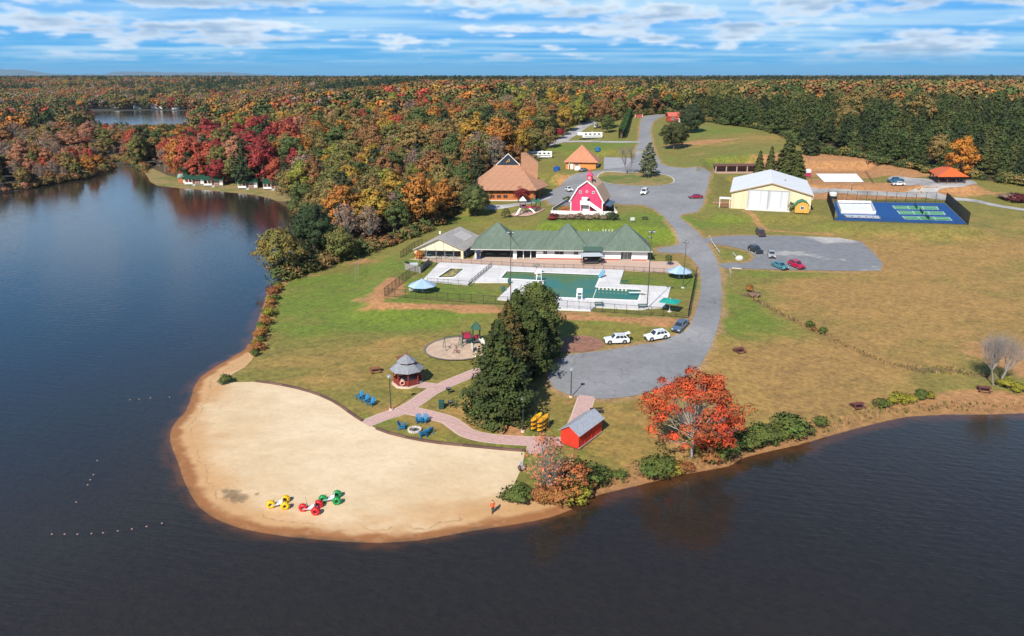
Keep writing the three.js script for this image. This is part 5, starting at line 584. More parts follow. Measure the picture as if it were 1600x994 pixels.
// adirondack chairs
const blueChair = mat(0.010, 0.16, 0.33, 0.6);
function lawnChair(px, py, turn, label, group, m = blueChair) { const t = thing('lawn_chair', label, 'chair', gp(px, py), turn, group); t.scale.setScalar(1.15); for (let k = 0; k < 5; k++) part('back_slat', beam([(k - 2) * 0.125, 0.32, -0.28], [(k - 2) * 0.15, 1.02 - Math.abs(k - 2) * 0.06, -0.58], 0.115, 0.025), m, t); for (let k = 0; k < 4; k++) part('seat_slat', box(0.56, 0.025, 0.13, 0, 0.40 - k * 0.035 - 0.0, 0.24 - k * 0.145), m, t); for (const s of [-1, 1]) { part('arm', box(0.14, 0.03, 0.72, s * 0.37, 0.56, 0.0), m, t); part('front_leg', box(0.06, 0.56, 0.11, s * 0.33, 0.28, 0.28), m, t); part('rear_leg', beam([s * 0.3, 0.40, 0.26], [s * 0.3, 0.0, -0.55], 0.05, 0.12), m, t); part('arm_post', box(0.05, 0.5, 0.06, s * 0.36, 0.3, -0.3), m, t); } return t; }
for (const [px, py, a] of [[562, 624, -0.6], [571, 629, -0.55], [580, 634, -0.5]]) lawnChair(px, py, a, 'blue slatted lawn chair in the row facing the beach', 'row of blue chairs facing the beach');
for (const [px, py, a, l] of [[629, 670, 1.5, 'blue slatted lawn chair alone on one side of the fire pit'], [655, 661, 0.2, 'blue slatted lawn chair of the pair between fire pit and brick path'], [663, 661, -0.3, 'blue slatted lawn chair of the pair between fire pit and brick path'], [661, 682, 3.5, 'blue slatted lawn chair of the pair between fire pit and timber edging'], [670, 677, 4.0, 'blue slatted lawn chair of the pair between fire pit and timber edging']]) lawnChair(px, py, a, l, 'blue chairs round the fire pit');
{ const t = thing('fire_pit', 'round pale stone fire pit with ash in the middle', 'fire pit', gp(648, 673)); const n = 16, R = 0.82; for (let k = 0; k < n; k++) { const a = k / n * TAU; part('stone', rbox(0.31, 0.3, 0.24, Math.cos(a) * R, 0.13, -Math.sin(a) * R, 0.05, a + Math.PI / 2), k % 3 ? mat(0.58, 0.54, 0.47, 0.95) : mat(0.5, 0.46, 0.4, 0.95), t); } part('ash', cyl(0.72, 0.7, 0.09, 0, 0, 0, 16), mat(0.17, 0.15, 0.145, 1), t); part('log', [bar([-0.35, 0.14, -0.1], [0.35, 0.16, 0.1], 0.07), bar([-0.1, 0.2, 0.3], [0.15, 0.2, -0.3], 0.06)], mat(0.05, 0.04, 0.035, 1), t); }
function grill(px, py, label) { const t = thing('park_grill', label, 'grill', gp(px, py), 0.4, 'black grills near the big cedar'); part('post', cyl(0.06, 0.06, 0.75, 0, 0, 0, 8), black, t); part('firebox', [box(0.6, 0.05, 0.5, 0, 0.75, 0), box(0.6, 0.28, 0.04, 0, 0.9, -0.24), box(0.04, 0.28, 0.5, -0.3, 0.9, 0), box(0.04, 0.28, 0.5, 0.3, 0.9, 0)], black, t); part('grate', box(0.62, 0.03, 0.5, 0, 1.0, 0.04), steel, t); }
grill(701, 616, 'black pedestal grill beside the branching brick path'); grill(704, 637, 'black pedestal grill next to the dark green bin');
{ const t = thing('waste_bin', 'dark green square bin on the lawn below the big cedar', 'bin', gp(690, 638)); part('body', rbox(0.75, 1.05, 0.75, 0, 0.52, 0, 0.05), mat(0.01, 0.06, 0.055, 0.6), t); part('lid', rbox(0.82, 0.12, 0.82, 0, 1.1, 0, 0.04), mat(0.015, 0.08, 0.075, 0.6), t); }
bench(932, 647, 'dark bench on the grass behind the red shed', black, 0.1, null);
{ // kayak rack
  const t = thing('boat_rack', 'dark rack that carries the yellow boats beside the lamp post', 'rack', gp(843, 672), -0.5); for (const z of [-0.9, 0.9]) for (const x of [-0.95, 0, 0.95]) part('upright', box(0.08, 2.2, 0.08, x, 1.1, z), mat(0.06, 0.05, 0.045, 0.8), t); for (const z of [-0.9, 0.9]) for (const y of [0.25, 0.85, 1.45]) part('rail', box(2.0, 0.07, 0.07, 0, y, z), mat(0.06, 0.05, 0.045, 0.8), t);
  const hull = (() => { const g = new THREE.SphereGeometry(1, 16, 10); const p = g.attributes.position; for (let i = 0; i < p.count; i++) { let x = p.getX(i), y = p.getY(i), z = p.getZ(i); const k = 1 - 0.35 * z * z * z * z; x *= 0.42 * k; y = y > 0.25 ? 0.25 - 0.12 * (1 - z * z) : y; p.setXYZ(i, x, y * 0.30 + 0.10 * z * z, z * 1.55); } g.computeVertexNormals(); return g; })();
  const ys = [mat(0.72, 0.38, 0.008, 0.4), mat(0.76, 0.44, 0.015, 0.4), mat(0.70, 0.33, 0.008, 0.4)]; let k = 0;
  for (const y of [0.58, 1.18, 1.78]) for (const x of [-0.48, 0.48]) { const b = thing('kayak', y < 1 ? 'yellow kayak on the bottom rails of the rack' : y < 1.5 ? 'yellow kayak on the middle rails of the rack' : 'yellow kayak lying on top of the rack', 'kayak', [0, 0, 0], t.rotation.y, 'yellow kayaks on the rack'); const v = new THREE.Vector3(x, y, 0).applyAxisAngle(new THREE.Vector3(0, 1, 0), t.rotation.y).add(t.position); b.position.copy(v); part('hull', hull, ys[k++ % 3], b); const c = new THREE.SphereGeometry(0.3, 12, 6); c.scale(0.9, 0.35, 1.7); c.translate(0, 0.06, 0.1); part('cockpit', c, mat(0.55, 0.25, 0.01, 0.6), b); part('coaming', (() => { const g = new THREE.TorusGeometry(0.3, 0.045, 6, 16); g.rotateX(Math.PI / 2); g.scale(0.95, 1, 1.75); g.translate(0, 0.11, 0.1); return g; })(), ys[0], b); }
}
// water tricycles on the sand
function trike(px, py, turn, m, label, parasol) {
  const t = thing('water_tricycle', label, 'water tricycle', gp(px, py), turn, 'water tricycles on the beach'); t.scale.setScalar(0.74); const frame = mat(0.62, 0.63, 0.66, 0.4), R = 0.62;
  const wheel = (x, z, ry) => { const w = new THREE.Group(); w.name = 'wheel'; w.position.set(x, R + 0.02, z); w.rotation.y = ry; t.add(w); part('tyre', (() => { const p = []; for (let k = 0; k <= 10; k++) { const a = -Math.PI / 2 + Math.PI * k / 10; p.push(new THREE.Vector2(R - 0.22 + 0.24 * Math.cos(a), 0.34 * Math.sin(a))); } const g = new THREE.LatheGeometry([new THREE.Vector2(0.18, -0.30), ...p, new THREE.Vector2(0.18, 0.30), new THREE.Vector2(0.18, -0.30)], 22); g.rotateX(Math.PI / 2); return g; })(), m, w); for (let k = 0; k < 12; k++) { const a = k / 12 * TAU; part('paddle_lug', box(0.1, 0.08, 0.52, Math.cos(a) * (R + 0.0), Math.sin(a) * (R + 0.0), 0, 0, 0, a), m, w); } part('hub', cyl(0.17, 0.17, 0.66, 0, -0.33, 0, 12).rotateX(Math.PI / 2), black, w); };
  wheel(-1.25, 0, 0); wheel(0.85, 0.95, 0); wheel(0.85, -0.95, 0);
  part('frame', [bar([-1.25, 0.65, 0.42], [0.85, 0.6, 0.42], 0.045), bar([-1.25, 0.65, -0.42], [0.85, 0.6, -0.42], 0.045), bar([0.85, 0.62, -0.6], [0.85, 0.62, 0.6], 0.05), bar([-0.7, 0.65, 0], [-0.75, 1.25, 0], 0.035)], frame, t);
  part('seat', [rbox(0.5, 0.1, 0.95, 0.2, 0.80, 0, 0.04), rbox(0.12, 0.55, 0.95, 0.48, 1.08, 0, 0.04)], white, t); part('handlebar', [bar([-0.72, 1.25, -0.35], [-0.72, 1.25, 0.35], 0.03)], black, t); part('footboard', rbox(0.7, 0.06, 0.8, -0.45, 0.55, 0, 0.02), mat(0.7, 0.7, 0.72, 0.5), t);
  if (parasol) part('pole', [bar([-0.6, 0.7, -0.3], [-0.9, 2.2, -0.4], 0.03), bar([0.5, 1.1, 0.3], [0.8, 1.8, 0.3], 0.02), bar([0.1, 1.0, -0.4], [0.7, 1.7, -0.3], 0.02)], mat(0.3, 0.2, 0.15, 0.6), t);
}
trike(437, 792, 0.25, mat(0.74, 0.46, 0.008, 0.4), 'yellow three wheeled water tricycle standing on the sand'); trike(487, 799, 0.0, mat(0.60, 0.015, 0.02, 0.4), 'red three wheeled water tricycle standing on the sand', true); trike(518, 784, 0.2, mat(0.01, 0.27, 0.06, 0.4), 'green three wheeled water tricycle standing on the sand');
{ // a small wheeled beach chair
  const t = thing('beach_chair', 'small grey and black folding chair at the edge of the sand', 'chair', gp(816, 735), 0.5); part('seat', rbox(0.55, 0.08, 0.55, 0, 0.45, 0, 0.03), mat(0.4, 0.42, 0.45, 0.8), t); part('back', rbox(0.55, 0.65, 0.07, 0, 0.8, -0.28, 0.03), mat(0.5, 0.52, 0.55, 0.8), t); for (const s of [-1, 1]) { part('wheel', (() => { const g = new THREE.TorusGeometry(0.26, 0.07, 8, 18); g.rotateY(Math.PI / 2); g.translate(s * 0.36, 0.32, -0.05); return g; })(), black, t); part('leg', bar([s * 0.25, 0.45, 0.25], [s * 0.28, 0, 0.4], 0.03), black, t); part('armrest', box(0.07, 0.05, 0.5, s * 0.3, 0.68, 0), black, t); } part('canopy_bag', rbox(0.5, 0.35, 0.3, 0, 0.25, 0.1, 0.08), mat(0.06, 0.06, 0.08, 0.8), t);
}
// swimming buoys
for (const [list, l, g] of [[[[81, 835], [101, 835], [121, 835], [143, 834], [161, 833], [184, 830], [206, 827], [229, 823], [253, 818]], 'small white buoy of the line off the beach tip', 'buoy line off the beach tip'], [[[137, 758], [141, 750], [146, 742], [119, 785], [152, 720]], 'small white buoy of the line farther out on the lake', 'buoys farther out'], [[[203, 625], [217, 624], [235, 622], [265, 621]], 'small white buoy of the line beside the narrow shore', 'buoys beside the narrow shore']]) for (const [px, py] of list) { const q = W0(px, py), t = thing('swim_buoy', l, 'buoy', [q[0], 0, q[1]], 0, g); const s = new THREE.SphereGeometry(0.08, 12, 8); s.scale(1.2, 0.85, 1); s.translate(0, 0.02, 0); part('float', s, mat(0.30, 0.30, 0.30, 0.7), t); part('band', cyl(0.098, 0.098, 0.04, 0, 0.0, 0, 12), mat(0.5, 0.12, 0.06, 0.6), t); }
console.log('objects 1');
// ---------------------------------------------------------------- trees
// A crown is many leaf-sized faces set round clumps; a trunk is tapered, with limbs that reach into the clumps.
class Leaves {
  constructor() { this.p = []; this.n = []; this.c = []; }
  leaf(x, y, z, nx, ny, nz, size, long, r, shade) {
    let ax = r() - 0.5, ay = r() - 0.5, az = r() - 0.5; const jx = nx + (r() - 0.5) * 1.3, jy = ny + (r() - 0.5) * 1.3, jz = nz + (r() - 0.5) * 1.3, jl = Math.hypot(jx, jy, jz) || 1, fx = jx / jl, fy = jy / jl, fz = jz / jl;
    let d = ax * fx + ay * fy + az * fz; ax -= d * fx; ay -= d * fy; az -= d * fz; let l = Math.hypot(ax, ay, az) || 1; ax /= l; ay /= l; az /= l;
    const bx = fy * az - fz * ay, by = fz * ax - fx * az, bz = fx * ay - fy * ax, s = size * 0.5, t = size * 0.5 * long;
    const q = [[-t, -s * 0.5], [0, -s], [t, s * 0.2], [0, s]];
    for (const k of [0, 1, 2, 0, 2, 3]) { const [a, b] = q[k]; this.p.push(x + ax * a + bx * b, y + ay * a + by * b, z + az * a + bz * b); this.n.push(nx, ny, nz); this.c.push(shade[0], shade[1], shade[2]); }
  }
  geometry() { const g = new THREE.BufferGeometry(); g.setAttribute('position', new THREE.Float32BufferAttribute(this.p, 3)); g.setAttribute('normal', new THREE.Float32BufferAttribute(this.n, 3)); g.setAttribute('color', new THREE.Float32BufferAttribute(this.c, 3)); return g; }
}
const unit = (x, y, z) => { const l = Math.hypot(x, y, z) || 1; return [x / l, y / l, z / l]; };
function randDir(r) { const z = r() * 2 - 1, a = r() * TAU, s = Math.sqrt(1 - z * z); return [Math.cos(a) * s, z, Math.sin(a) * s]; }
function tint(r, spread, warm) { const k = 1 + (r() - 0.5) * spread, h = (r() - 0.5) * warm; return [k * (1 + h), k * (1 - h * 0.6), k * (1 - h * 0.4)]; }
// o: height, wide (crown radius), low (height of the crown's underside), clumps, leaves per clump, size, hollow
function broadleaf(seed, o) {
  const r = rng(seed), L = new Leaves(), H = o.height, cy = (o.low + H) / 2, ry = (H - o.low) / 2, tops = [];
  for (let i = 0; i < o.clumps; i++) {
    const d = randDir(r); if (d[1] < -0.55 && r() < 0.6) d[1] *= -0.6; const k = (o.fill ?? 0.5) + (1 - (o.fill ?? 0.5)) * Math.pow(r(), 0.5), wob = 0.84 + 0.32 * r();
    const cx = d[0] * o.wide * k * wob * (1 - 0.22 * Math.max(0, d[1])), cz = d[2] * o.wide * k * wob * (1 - 0.22 * Math.max(0, d[1])), y = cy + d[1] * ry * k * 0.92, R = o.clump * (0.65 + 0.7 * r()), shade = tint(r, o.vary ?? 0.4, o.warm ?? 0.25);
    tops.push([cx, y, cz, R]); const n = Math.round(o.leaves * (0.6 + 0.8 * r()));
    for (let j = 0; j < n; j++) { const e = randDir(r); if (e[1] < -0.3 && r() < 0.5) e[1] = -e[1]; const rr = R * (0.55 + 0.5 * r()), x = cx + e[0] * rr * 1.15, yy = y + e[1] * rr * 0.85, z = cz + e[2] * rr * 1.15; const nn = unit(e[0] * 0.9 + d[0] * 0.45, e[1] * 0.9 + d[1] * 0.3 + 0.15, e[2] * 0.9 + d[2] * 0.45), t2 = tint(r, 0.3, 0.12); L.leaf(x, yy, z, ...nn, o.size * (0.7 + 0.6 * r()), 1.25, r, [shade[0] * t2[0], shade[1] * t2[1], shade[2] * t2[2]]); }
  }
  return { crown: L.geometry(), trunk: limbs(seed + 1, H, o.low, tops, o.trunk ?? H * 0.022, o.limbs ?? 9) };
}
function limbs(seed, H, low, tops, rad, n, sides = 5) {
  const r = rng(seed), g = [], fork = low + (H - low) * 0.18; let lean = [(r() - 0.5) * H * 0.04, (r() - 0.5) * H * 0.04];
  g.push(bar([0, -0.4, 0], [lean[0], fork, lean[1]], rad, 7, rad * 0.7)); g.push(bar([lean[0], fork, lean[1]], [lean[0] * 1.5, H * 0.86, lean[1] * 1.5], rad * 0.7, sides, rad * 0.15));
  g.push(cyl(rad * 1.5, rad * 0.95, rad * 2.2, 0, -0.4, 0, 7));
  for (const [x, y, z] of [...tops].sort(() => 0).filter((_, i) => i % Math.max(1, Math.floor(tops.length / n)) === 0)) { const f = clamp((y - low) / (H - low), 0, 1) * 0.55 * (0.5 + 0.5 * r()), sy = lerp(low * 0.8, H * 0.7, f), s = [lean[0] * (1 + f * 0.5), sy, lean[1] * (1 + f * 0.5)], m = [lerp(s[0], x, 0.55), lerp(s[1], y, 0.42), lerp(s[2], z, 0.55)]; g.push(bar(s, m, rad * 0.38, 4, rad * 0.24), bar(m, [x, y, z], rad * 0.24, 4, rad * 0.07)); for (let k = 0; k < 2; k++) g.push(bar([lerp(m[0], x, 0.3), lerp(m[1], y, 0.3), lerp(m[2], z, 0.3)], [x + (r() - 0.5) * H * 0.12, y + (r() - 0.2) * H * 0.1, z + (r() - 0.5) * H * 0.12], rad * 0.13, 3, rad * 0.04)); }
  return fuse(g);
}
function conifer(seed, o) {   // tiers of drooping branch sprays round a straight stem
  const r = rng(seed), L = new Leaves(), H = o.height, tops = [], G2 = [];
  const tiers = o.tiers;
  for (let i = 0; i < tiers; i++) {
    const t = (i + 0.3 + 0.5 * r()) / tiers, y = lerp(o.low, H * 0.97, t), R = o.wide * Math.pow(1 - t, o.taper ?? 0.75) * (t < 0.12 ? 0.75 : 1) + 0.25, n = Math.max(3, Math.round(o.sprays * (0.35 + 0.65 * (1 - t)))), off = r() * TAU;
    for (let j = 0; j < n; j++) {
      const a = off + (j + (r() - 0.5) * 0.6) / n * TAU, len = R * (o.rough ? 0.5 + 0.85 * r() : 0.72 + 0.5 * r()), ca = Math.cos(a), sa = Math.sin(a), shade = tint(r, o.vary ?? 0.4, o.warm ?? 0.2); G2.push(bar([0, y - len * 0.1, 0], [ca * len * 0.85, y + len * (o.lift ?? 0.05), sa * len * 0.85], o.trunk * 0.2, 3, o.trunk * 0.05));
      const m = Math.round(o.leaves * (0.4 + 0.6 * len / o.wide));
      for (let q = 0; q < m; q++) { const f = 0.25 + 0.75 * Math.pow(r(), 0.6), w = (r() - 0.5) * len * 0.75 * (1.15 - f * 0.6), up = (r() - 0.35) * o.puff * (1.1 - 0.5 * f), x = ca * len * f - sa * w, z = sa * len * f + ca * w, yy = y + len * f * (o.lift ?? 0.05) + up; const nn = unit(ca * 0.5 + (r() - 0.5) * 0.7, 0.75 + (up > 0 ? 0.25 : -0.2), sa * 0.5 + (r() - 0.5) * 0.7), t2 = tint(r, 0.3, 0.1); L.leaf(x, yy, z, ...nn, o.size * (0.7 + 0.6 * r()), o.long ?? 1.8, r, [shade[0] * t2[0], shade[1] * t2[1], shade[2] * t2[2]]); }
    }
  }
  G2.push(bar([0, -0.4, 0], [0, H * 0.97, 0], o.trunk, 7, o.trunk * 0.15));
  return { crown: L.geometry(), trunk: fuse(G2) };
}
function bareTree(seed, o) {   // forking grey branches
  const r = rng(seed), g = [];
  const grow = (p, d, len, rad, lvl) => { const q = [p[0] + d[0] * len, p[1] + d[1] * len, p[2] + d[2] * len]; g.push(bar(p, q, rad, lvl < 2 ? 6 : 3, rad * 0.62)); if (lvl >= o.levels) return; const n = lvl === 0 ? o.first ?? 4 : 3; for (let i = 0; i < n; i++) { const e = randDir(r), s = o.spread ?? 0.75, k = unit(d[0] + e[0] * s, d[1] + Math.abs(e[1]) * 0.5 + (o.up ?? 0.25), d[2] + e[2] * s), at = lvl === 0 ? 1 : 0.45 + 0.55 * r(); grow([lerp(p[0], q[0], at), lerp(p[1], q[1], at), lerp(p[2], q[2], at)], k, len * (0.62 + 0.25 * r()), rad * 0.55, lvl + 1); } };
  for (let s = 0; s < (o.stems ?? 1); s++) { const a = r() * TAU, k = o.stems > 1 ? 0.28 : 0.03; grow([Math.cos(a) * k, -0.3, Math.sin(a) * k], unit(Math.cos(a) * k * 0.9, 1, Math.sin(a) * k * 0.9), o.height * 0.30, o.trunk, 0); }
  return fuse(g);
}
const leafMat = (r, g, b) => new THREE.MeshStandardMaterial({ color: lin(r, g, b), vertexColors: true, roughness: 0.9, side: THREE.DoubleSide });
const bark = mat(0.13, 0.10, 0.075, 0.95, { bumpMap: repeated(fineTex, 3, 3), bumpScale: 0.02 }), greyBark = mat(0.30, 0.27, 0.235, 0.95), pineBark = mat(0.14, 0.085, 0.055, 0.95), paleBark = mat(0.42, 0.39, 0.35, 0.95);
const HUE = { crimson: leafMat(0.25, 0.030, 0.028), scarlet: leafMat(0.36, 0.072, 0.034), salmon: leafMat(0.36, 0.155, 0.080), orange: leafMat(0.36, 0.145, 0.026), gold: leafMat(0.34, 0.205, 0.028), rust: leafMat(0.235, 0.110, 0.038), bronze: leafMat(0.215, 0.148, 0.044), olive: leafMat(0.155, 0.142, 0.035), green: leafMat(0.078, 0.105, 0.025), lime: leafMat(0.22, 0.215, 0.030), dark: leafMat(0.036, 0.055, 0.018), pine: leafMat(0.066, 0.094, 0.023), pineWarm: leafMat(0.095, 0.108, 0.027), mauve: leafMat(0.25, 0.165, 0.12), maroon: leafMat(0.10, 0.012, 0.016) };
const SHAPE = {
  broad: [0, 1, 2, 3].map((i) => broadleaf(100 + i * 7, { height: 14, wide: 4.6, low: 1.3, clumps: 92, leaves: 54, clump: 1.05, size: 0.41, limbs: 16, trunk: 0.26, fill: 0.4, vary: 0.38, warm: 0.22 })),
  tall: [0, 1].map((i) => broadleaf(200 + i * 7, { height: 16, wide: 3.9, low: 2.2, clumps: 88, leaves: 54, clump: 1.02, size: 0.41, limbs: 16, trunk: 0.26, fill: 0.4, vary: 0.38, warm: 0.22 })),
  thin: [0, 1].map((i) => broadleaf(300 + i * 7, { height: 14, wide: 4.2, low: 2.0, clumps: 80, leaves: 20, clump: 0.9, size: 0.34, limbs: 34, trunk: 0.24, vary: 0.4 })),
  pine: [0, 1, 2].map((i) => conifer(400 + i * 7, { height: 16, wide: 4.1, low: 1.4, tiers: 16, sprays: 10, leaves: 32, size: 0.44, puff: 1.7, trunk: 0.2, lift: 0.12, taper: 0.45, vary: 0.5, rough: 1 })),
};
function plant(name, shape, hue, pos, scale, turn, label, category, group, wide = 1, barkMat) {
  const t = new THREE.Group(); t.name = numbered(name); t.position.copy(pos); t.rotation.y = turn; t.scale.set(scale * wide, scale, scale * wide); scene.add(t); tag(t, label, category, group);
  part('trunk', shape.trunk, barkMat ?? (hue === HUE.pine || hue === HUE.pineWarm || hue === HUE.dark ? pineBark : hue === HUE.mauve ? greyBark : bark), t); part('crown', shape.crown, hue, t); return t;
}
// the wood: every tree that shows its own crown is a thing; what lies farther off is one mass
const KIND = {   // name, what the label calls it
  crimson: ['maple_tree', 'crimson leaved maple tree'], scarlet: ['maple_tree', 'scarlet leaved maple tree'], salmon: ['maple_tree', 'salmon pink leaved maple tree'], orange: ['oak_tree', 'orange leaved oak tree'], gold: ['hickory_tree', 'golden leaved hickory tree'], rust: ['oak_tree', 'rust brown leaved oak tree'], bronze: ['oak_tree', 'bronze leaved oak tree'], olive: ['poplar_tree', 'olive leaved poplar tree'], green: ['poplar_tree', 'green leaved poplar tree'], lime: ['hickory_tree', 'yellow green leaved hickory tree'], dark: ['cedar_tree', 'dark green cedar tree'], pine: ['pine_tree', 'green pine tree'], pineWarm: ['pine_tree', 'yellowish green pine tree'], mauve: ['birch_tree', 'mauve thinly leaved birch tree'],
};
const pickFrom = (w, t) => { let s = 0; for (const k of w) s += k[1]; t *= s; for (const k of w) { t -= k[1]; if (t <= 0) return k[0]; } return w[0][0]; };
function zoneOf(px, py, d) {   // [where, group, weights]
  if (px < 205 && py > 205 && d < 520) return ['along the shore of the far bank', 'trees of the far bank', [['salmon', 3], ['mauve', 5.5], ['orange', 1.0], ['bronze', 3.5], ['olive', 2.6], ['rust', 2], ['gold', 0.5], ['scarlet', 0.6]]];
  if (px < 205) return ['in the wood beyond the far bank', 'trees beyond the far bank', [['dark', 3.4], ['green', 2.4], ['orange', 1.6], ['rust', 2.6], ['bronze', 2.5], ['scarlet', 1.2], ['olive', 2], ['mauve', 1]]];
  if (px < 470 && d < 460) return ['in the wood behind the lakeside cabins', 'trees behind the cabins', [['crimson', 4.4], ['scarlet', 4.4], ['salmon', 1.6], ['orange', 1.8], ['green', 1.6], ['olive', 2.0], ['dark', 1.0], ['bronze', 2.0], ['gold', 0.7], ['mauve', 0.9]]];
  if (px < 770 && d < 330) return ['in the wood beside the bath house lawn', 'trees beside the bath house lawn', [['olive', 2.6], ['bronze', 2.4], ['gold', 1.7], ['orange', 1.5], ['rust', 1.2], ['green', 1.9], ['mauve', 1.0], ['dark', 0.7], ['lime', 0.5]]];
  if (px < 800) return ['in the wood behind the lodge', 'trees behind the lodge', [['bronze', 3.2], ['rust', 3.0], ['orange', 1.9], ['olive', 2.6], ['scarlet', 1.1], ['green', 2.0], ['gold', 0.8], ['lime', 0.45], ['dark', 0.9], ['mauve', 0.8]]];
  if (px < 1055) return ['around the caravan ground', 'trees around the caravan ground', [['bronze', 2.4], ['rust', 2.4], ['olive', 2.0], ['green', 1.8], ['gold', 1.0], ['lime', 1.1], ['orange', 1.5], ['dark', 1.3]]];
  return ['in the wood behind the ball courts', 'trees behind the ball courts', d < 470 ? [['pine', 7], ['pineWarm', 4.5], ['dark', 2.0], ['bronze', 0.2], ['rust', 0.08]] : [['pineWarm', 2.4], ['olive', 2.6], ['bronze', 2.2], ['rust', 1.8], ['orange', 0.5], ['dark', 1.4], ['green', 1.4]]];
}
const CONIFER = new Set(['pine', 'pineWarm', 'dark']);
const far = [];   // [x, y, z, scale, hue]
{
  const r = rng(2024), count = {};
  const cell = 7.9; const list = [];
  for (let j = 0; j < 108; j++) for (let i = -68; i < 68; i++) {
    const d0 = 70 + j * cell * (1 + j * 0.0012), x = (i + (r() - 0.5) * 0.85) * cell * (1 + j * 0.0012), z = -(d0 + (r() - 0.5) * cell * 0.85), k = r(), k2 = r(), k3 = r();
    const sd = shoreDist(x, z); if (sd < 1.2) continue; const y = height(x, z, sd), [px, py] = proj(x, y, z); if (px < -320 || px > 2050) continue; if (inside(clearing, x, z) || edgeDist(clearing, x, z) < 1.5) continue;
    if (px > 236 && px < 470 && sd < 9 && -z > 280) continue;      // the cabins' strip of lawn
    if (NOTREE.some(([a, b, q]) => Math.hypot(a - x, b - z) < q)) continue;
    const [where, group, w] = zoneOf(px, py, -z); const n = fbm(x / 30 + 70, z / 30, 2); const hue = pickFrom(w, (k + n * 0.12 + 1) % 1);
    list.push({ px, x, y: y - 0.1, z, hue, where, group, k2, k3, sd, d: -z });
  }
  list.sort((a, b) => a.d - b.d);
  for (const t of list) {
    const con = CONIFER.has(t.hue), [nm, what] = KIND[t.hue] ?? KIND.rust; if (t.px > -70 && t.px < 1670) count[nm] = (count[nm] ?? 0) + 1;
    let s = lerp(0.85, 1.5, t.k2 * t.k2 * 0.5 + t.k2 * 0.5) * lerp(1, 0.92, sstep(330, 480, t.d)); if (t.where.includes('shore of')) s *= 0.5 + 0.28 * sstep(4, 26, t.sd); if (con && t.where.includes('courts')) s *= lerp(0.66, 0.80, sstep(250, 420, t.d)) * lerp(1, 0.85, t.k2); if (t.where.includes('beyond the far')) s *= 0.95; if (t.where.includes('lawn')) s *= 0.86; if (t.where.includes('caravan')) s *= 0.8;
    { const top = proj(t.x, t.y + 15.2 * s, t.z); if (top[0] > 138 && top[0] < 300 && t.d < 830 && t.d > 330) { const want = heightAtRow(t.x, t.z, 193) - t.y; if (top[1] < 193) s *= Math.max(0, want) / (15.2 * s); if (s < 0.45) continue; } }
    if (count[nm] > 292 || t.d > 560 || t.px < -70 || t.px > 1670) { far.push([t.x, t.y, t.z, s, t.hue]); continue; }
    const set = con ? SHAPE.pine : t.hue === 'mauve' ? SHAPE.thin : t.k3 < 0.3 ? SHAPE.tall : SHAPE.broad;
    plant(nm, set[Math.floor(t.k3 * 97) % set.length], HUE[t.hue], new THREE.Vector3(t.x, t.y, t.z), s, t.k2 * 40, (s < 0.85 ? 'small ' : s < 1.15 ? 'medium ' : 'tall ') + what + ' ' + t.where.replace('in the wood', Math.min(t.sd, edgeDist(clearing, t.x, t.z)) < 11 ? 'at the wood edge' : 'deep in the wood'), 'tree', t.group, con ? 1.12 : lerp(0.9, 1.25, (t.k3 * 13) % 1));
  }
  console.log('trees', JSON.stringify(count), far.length);
}
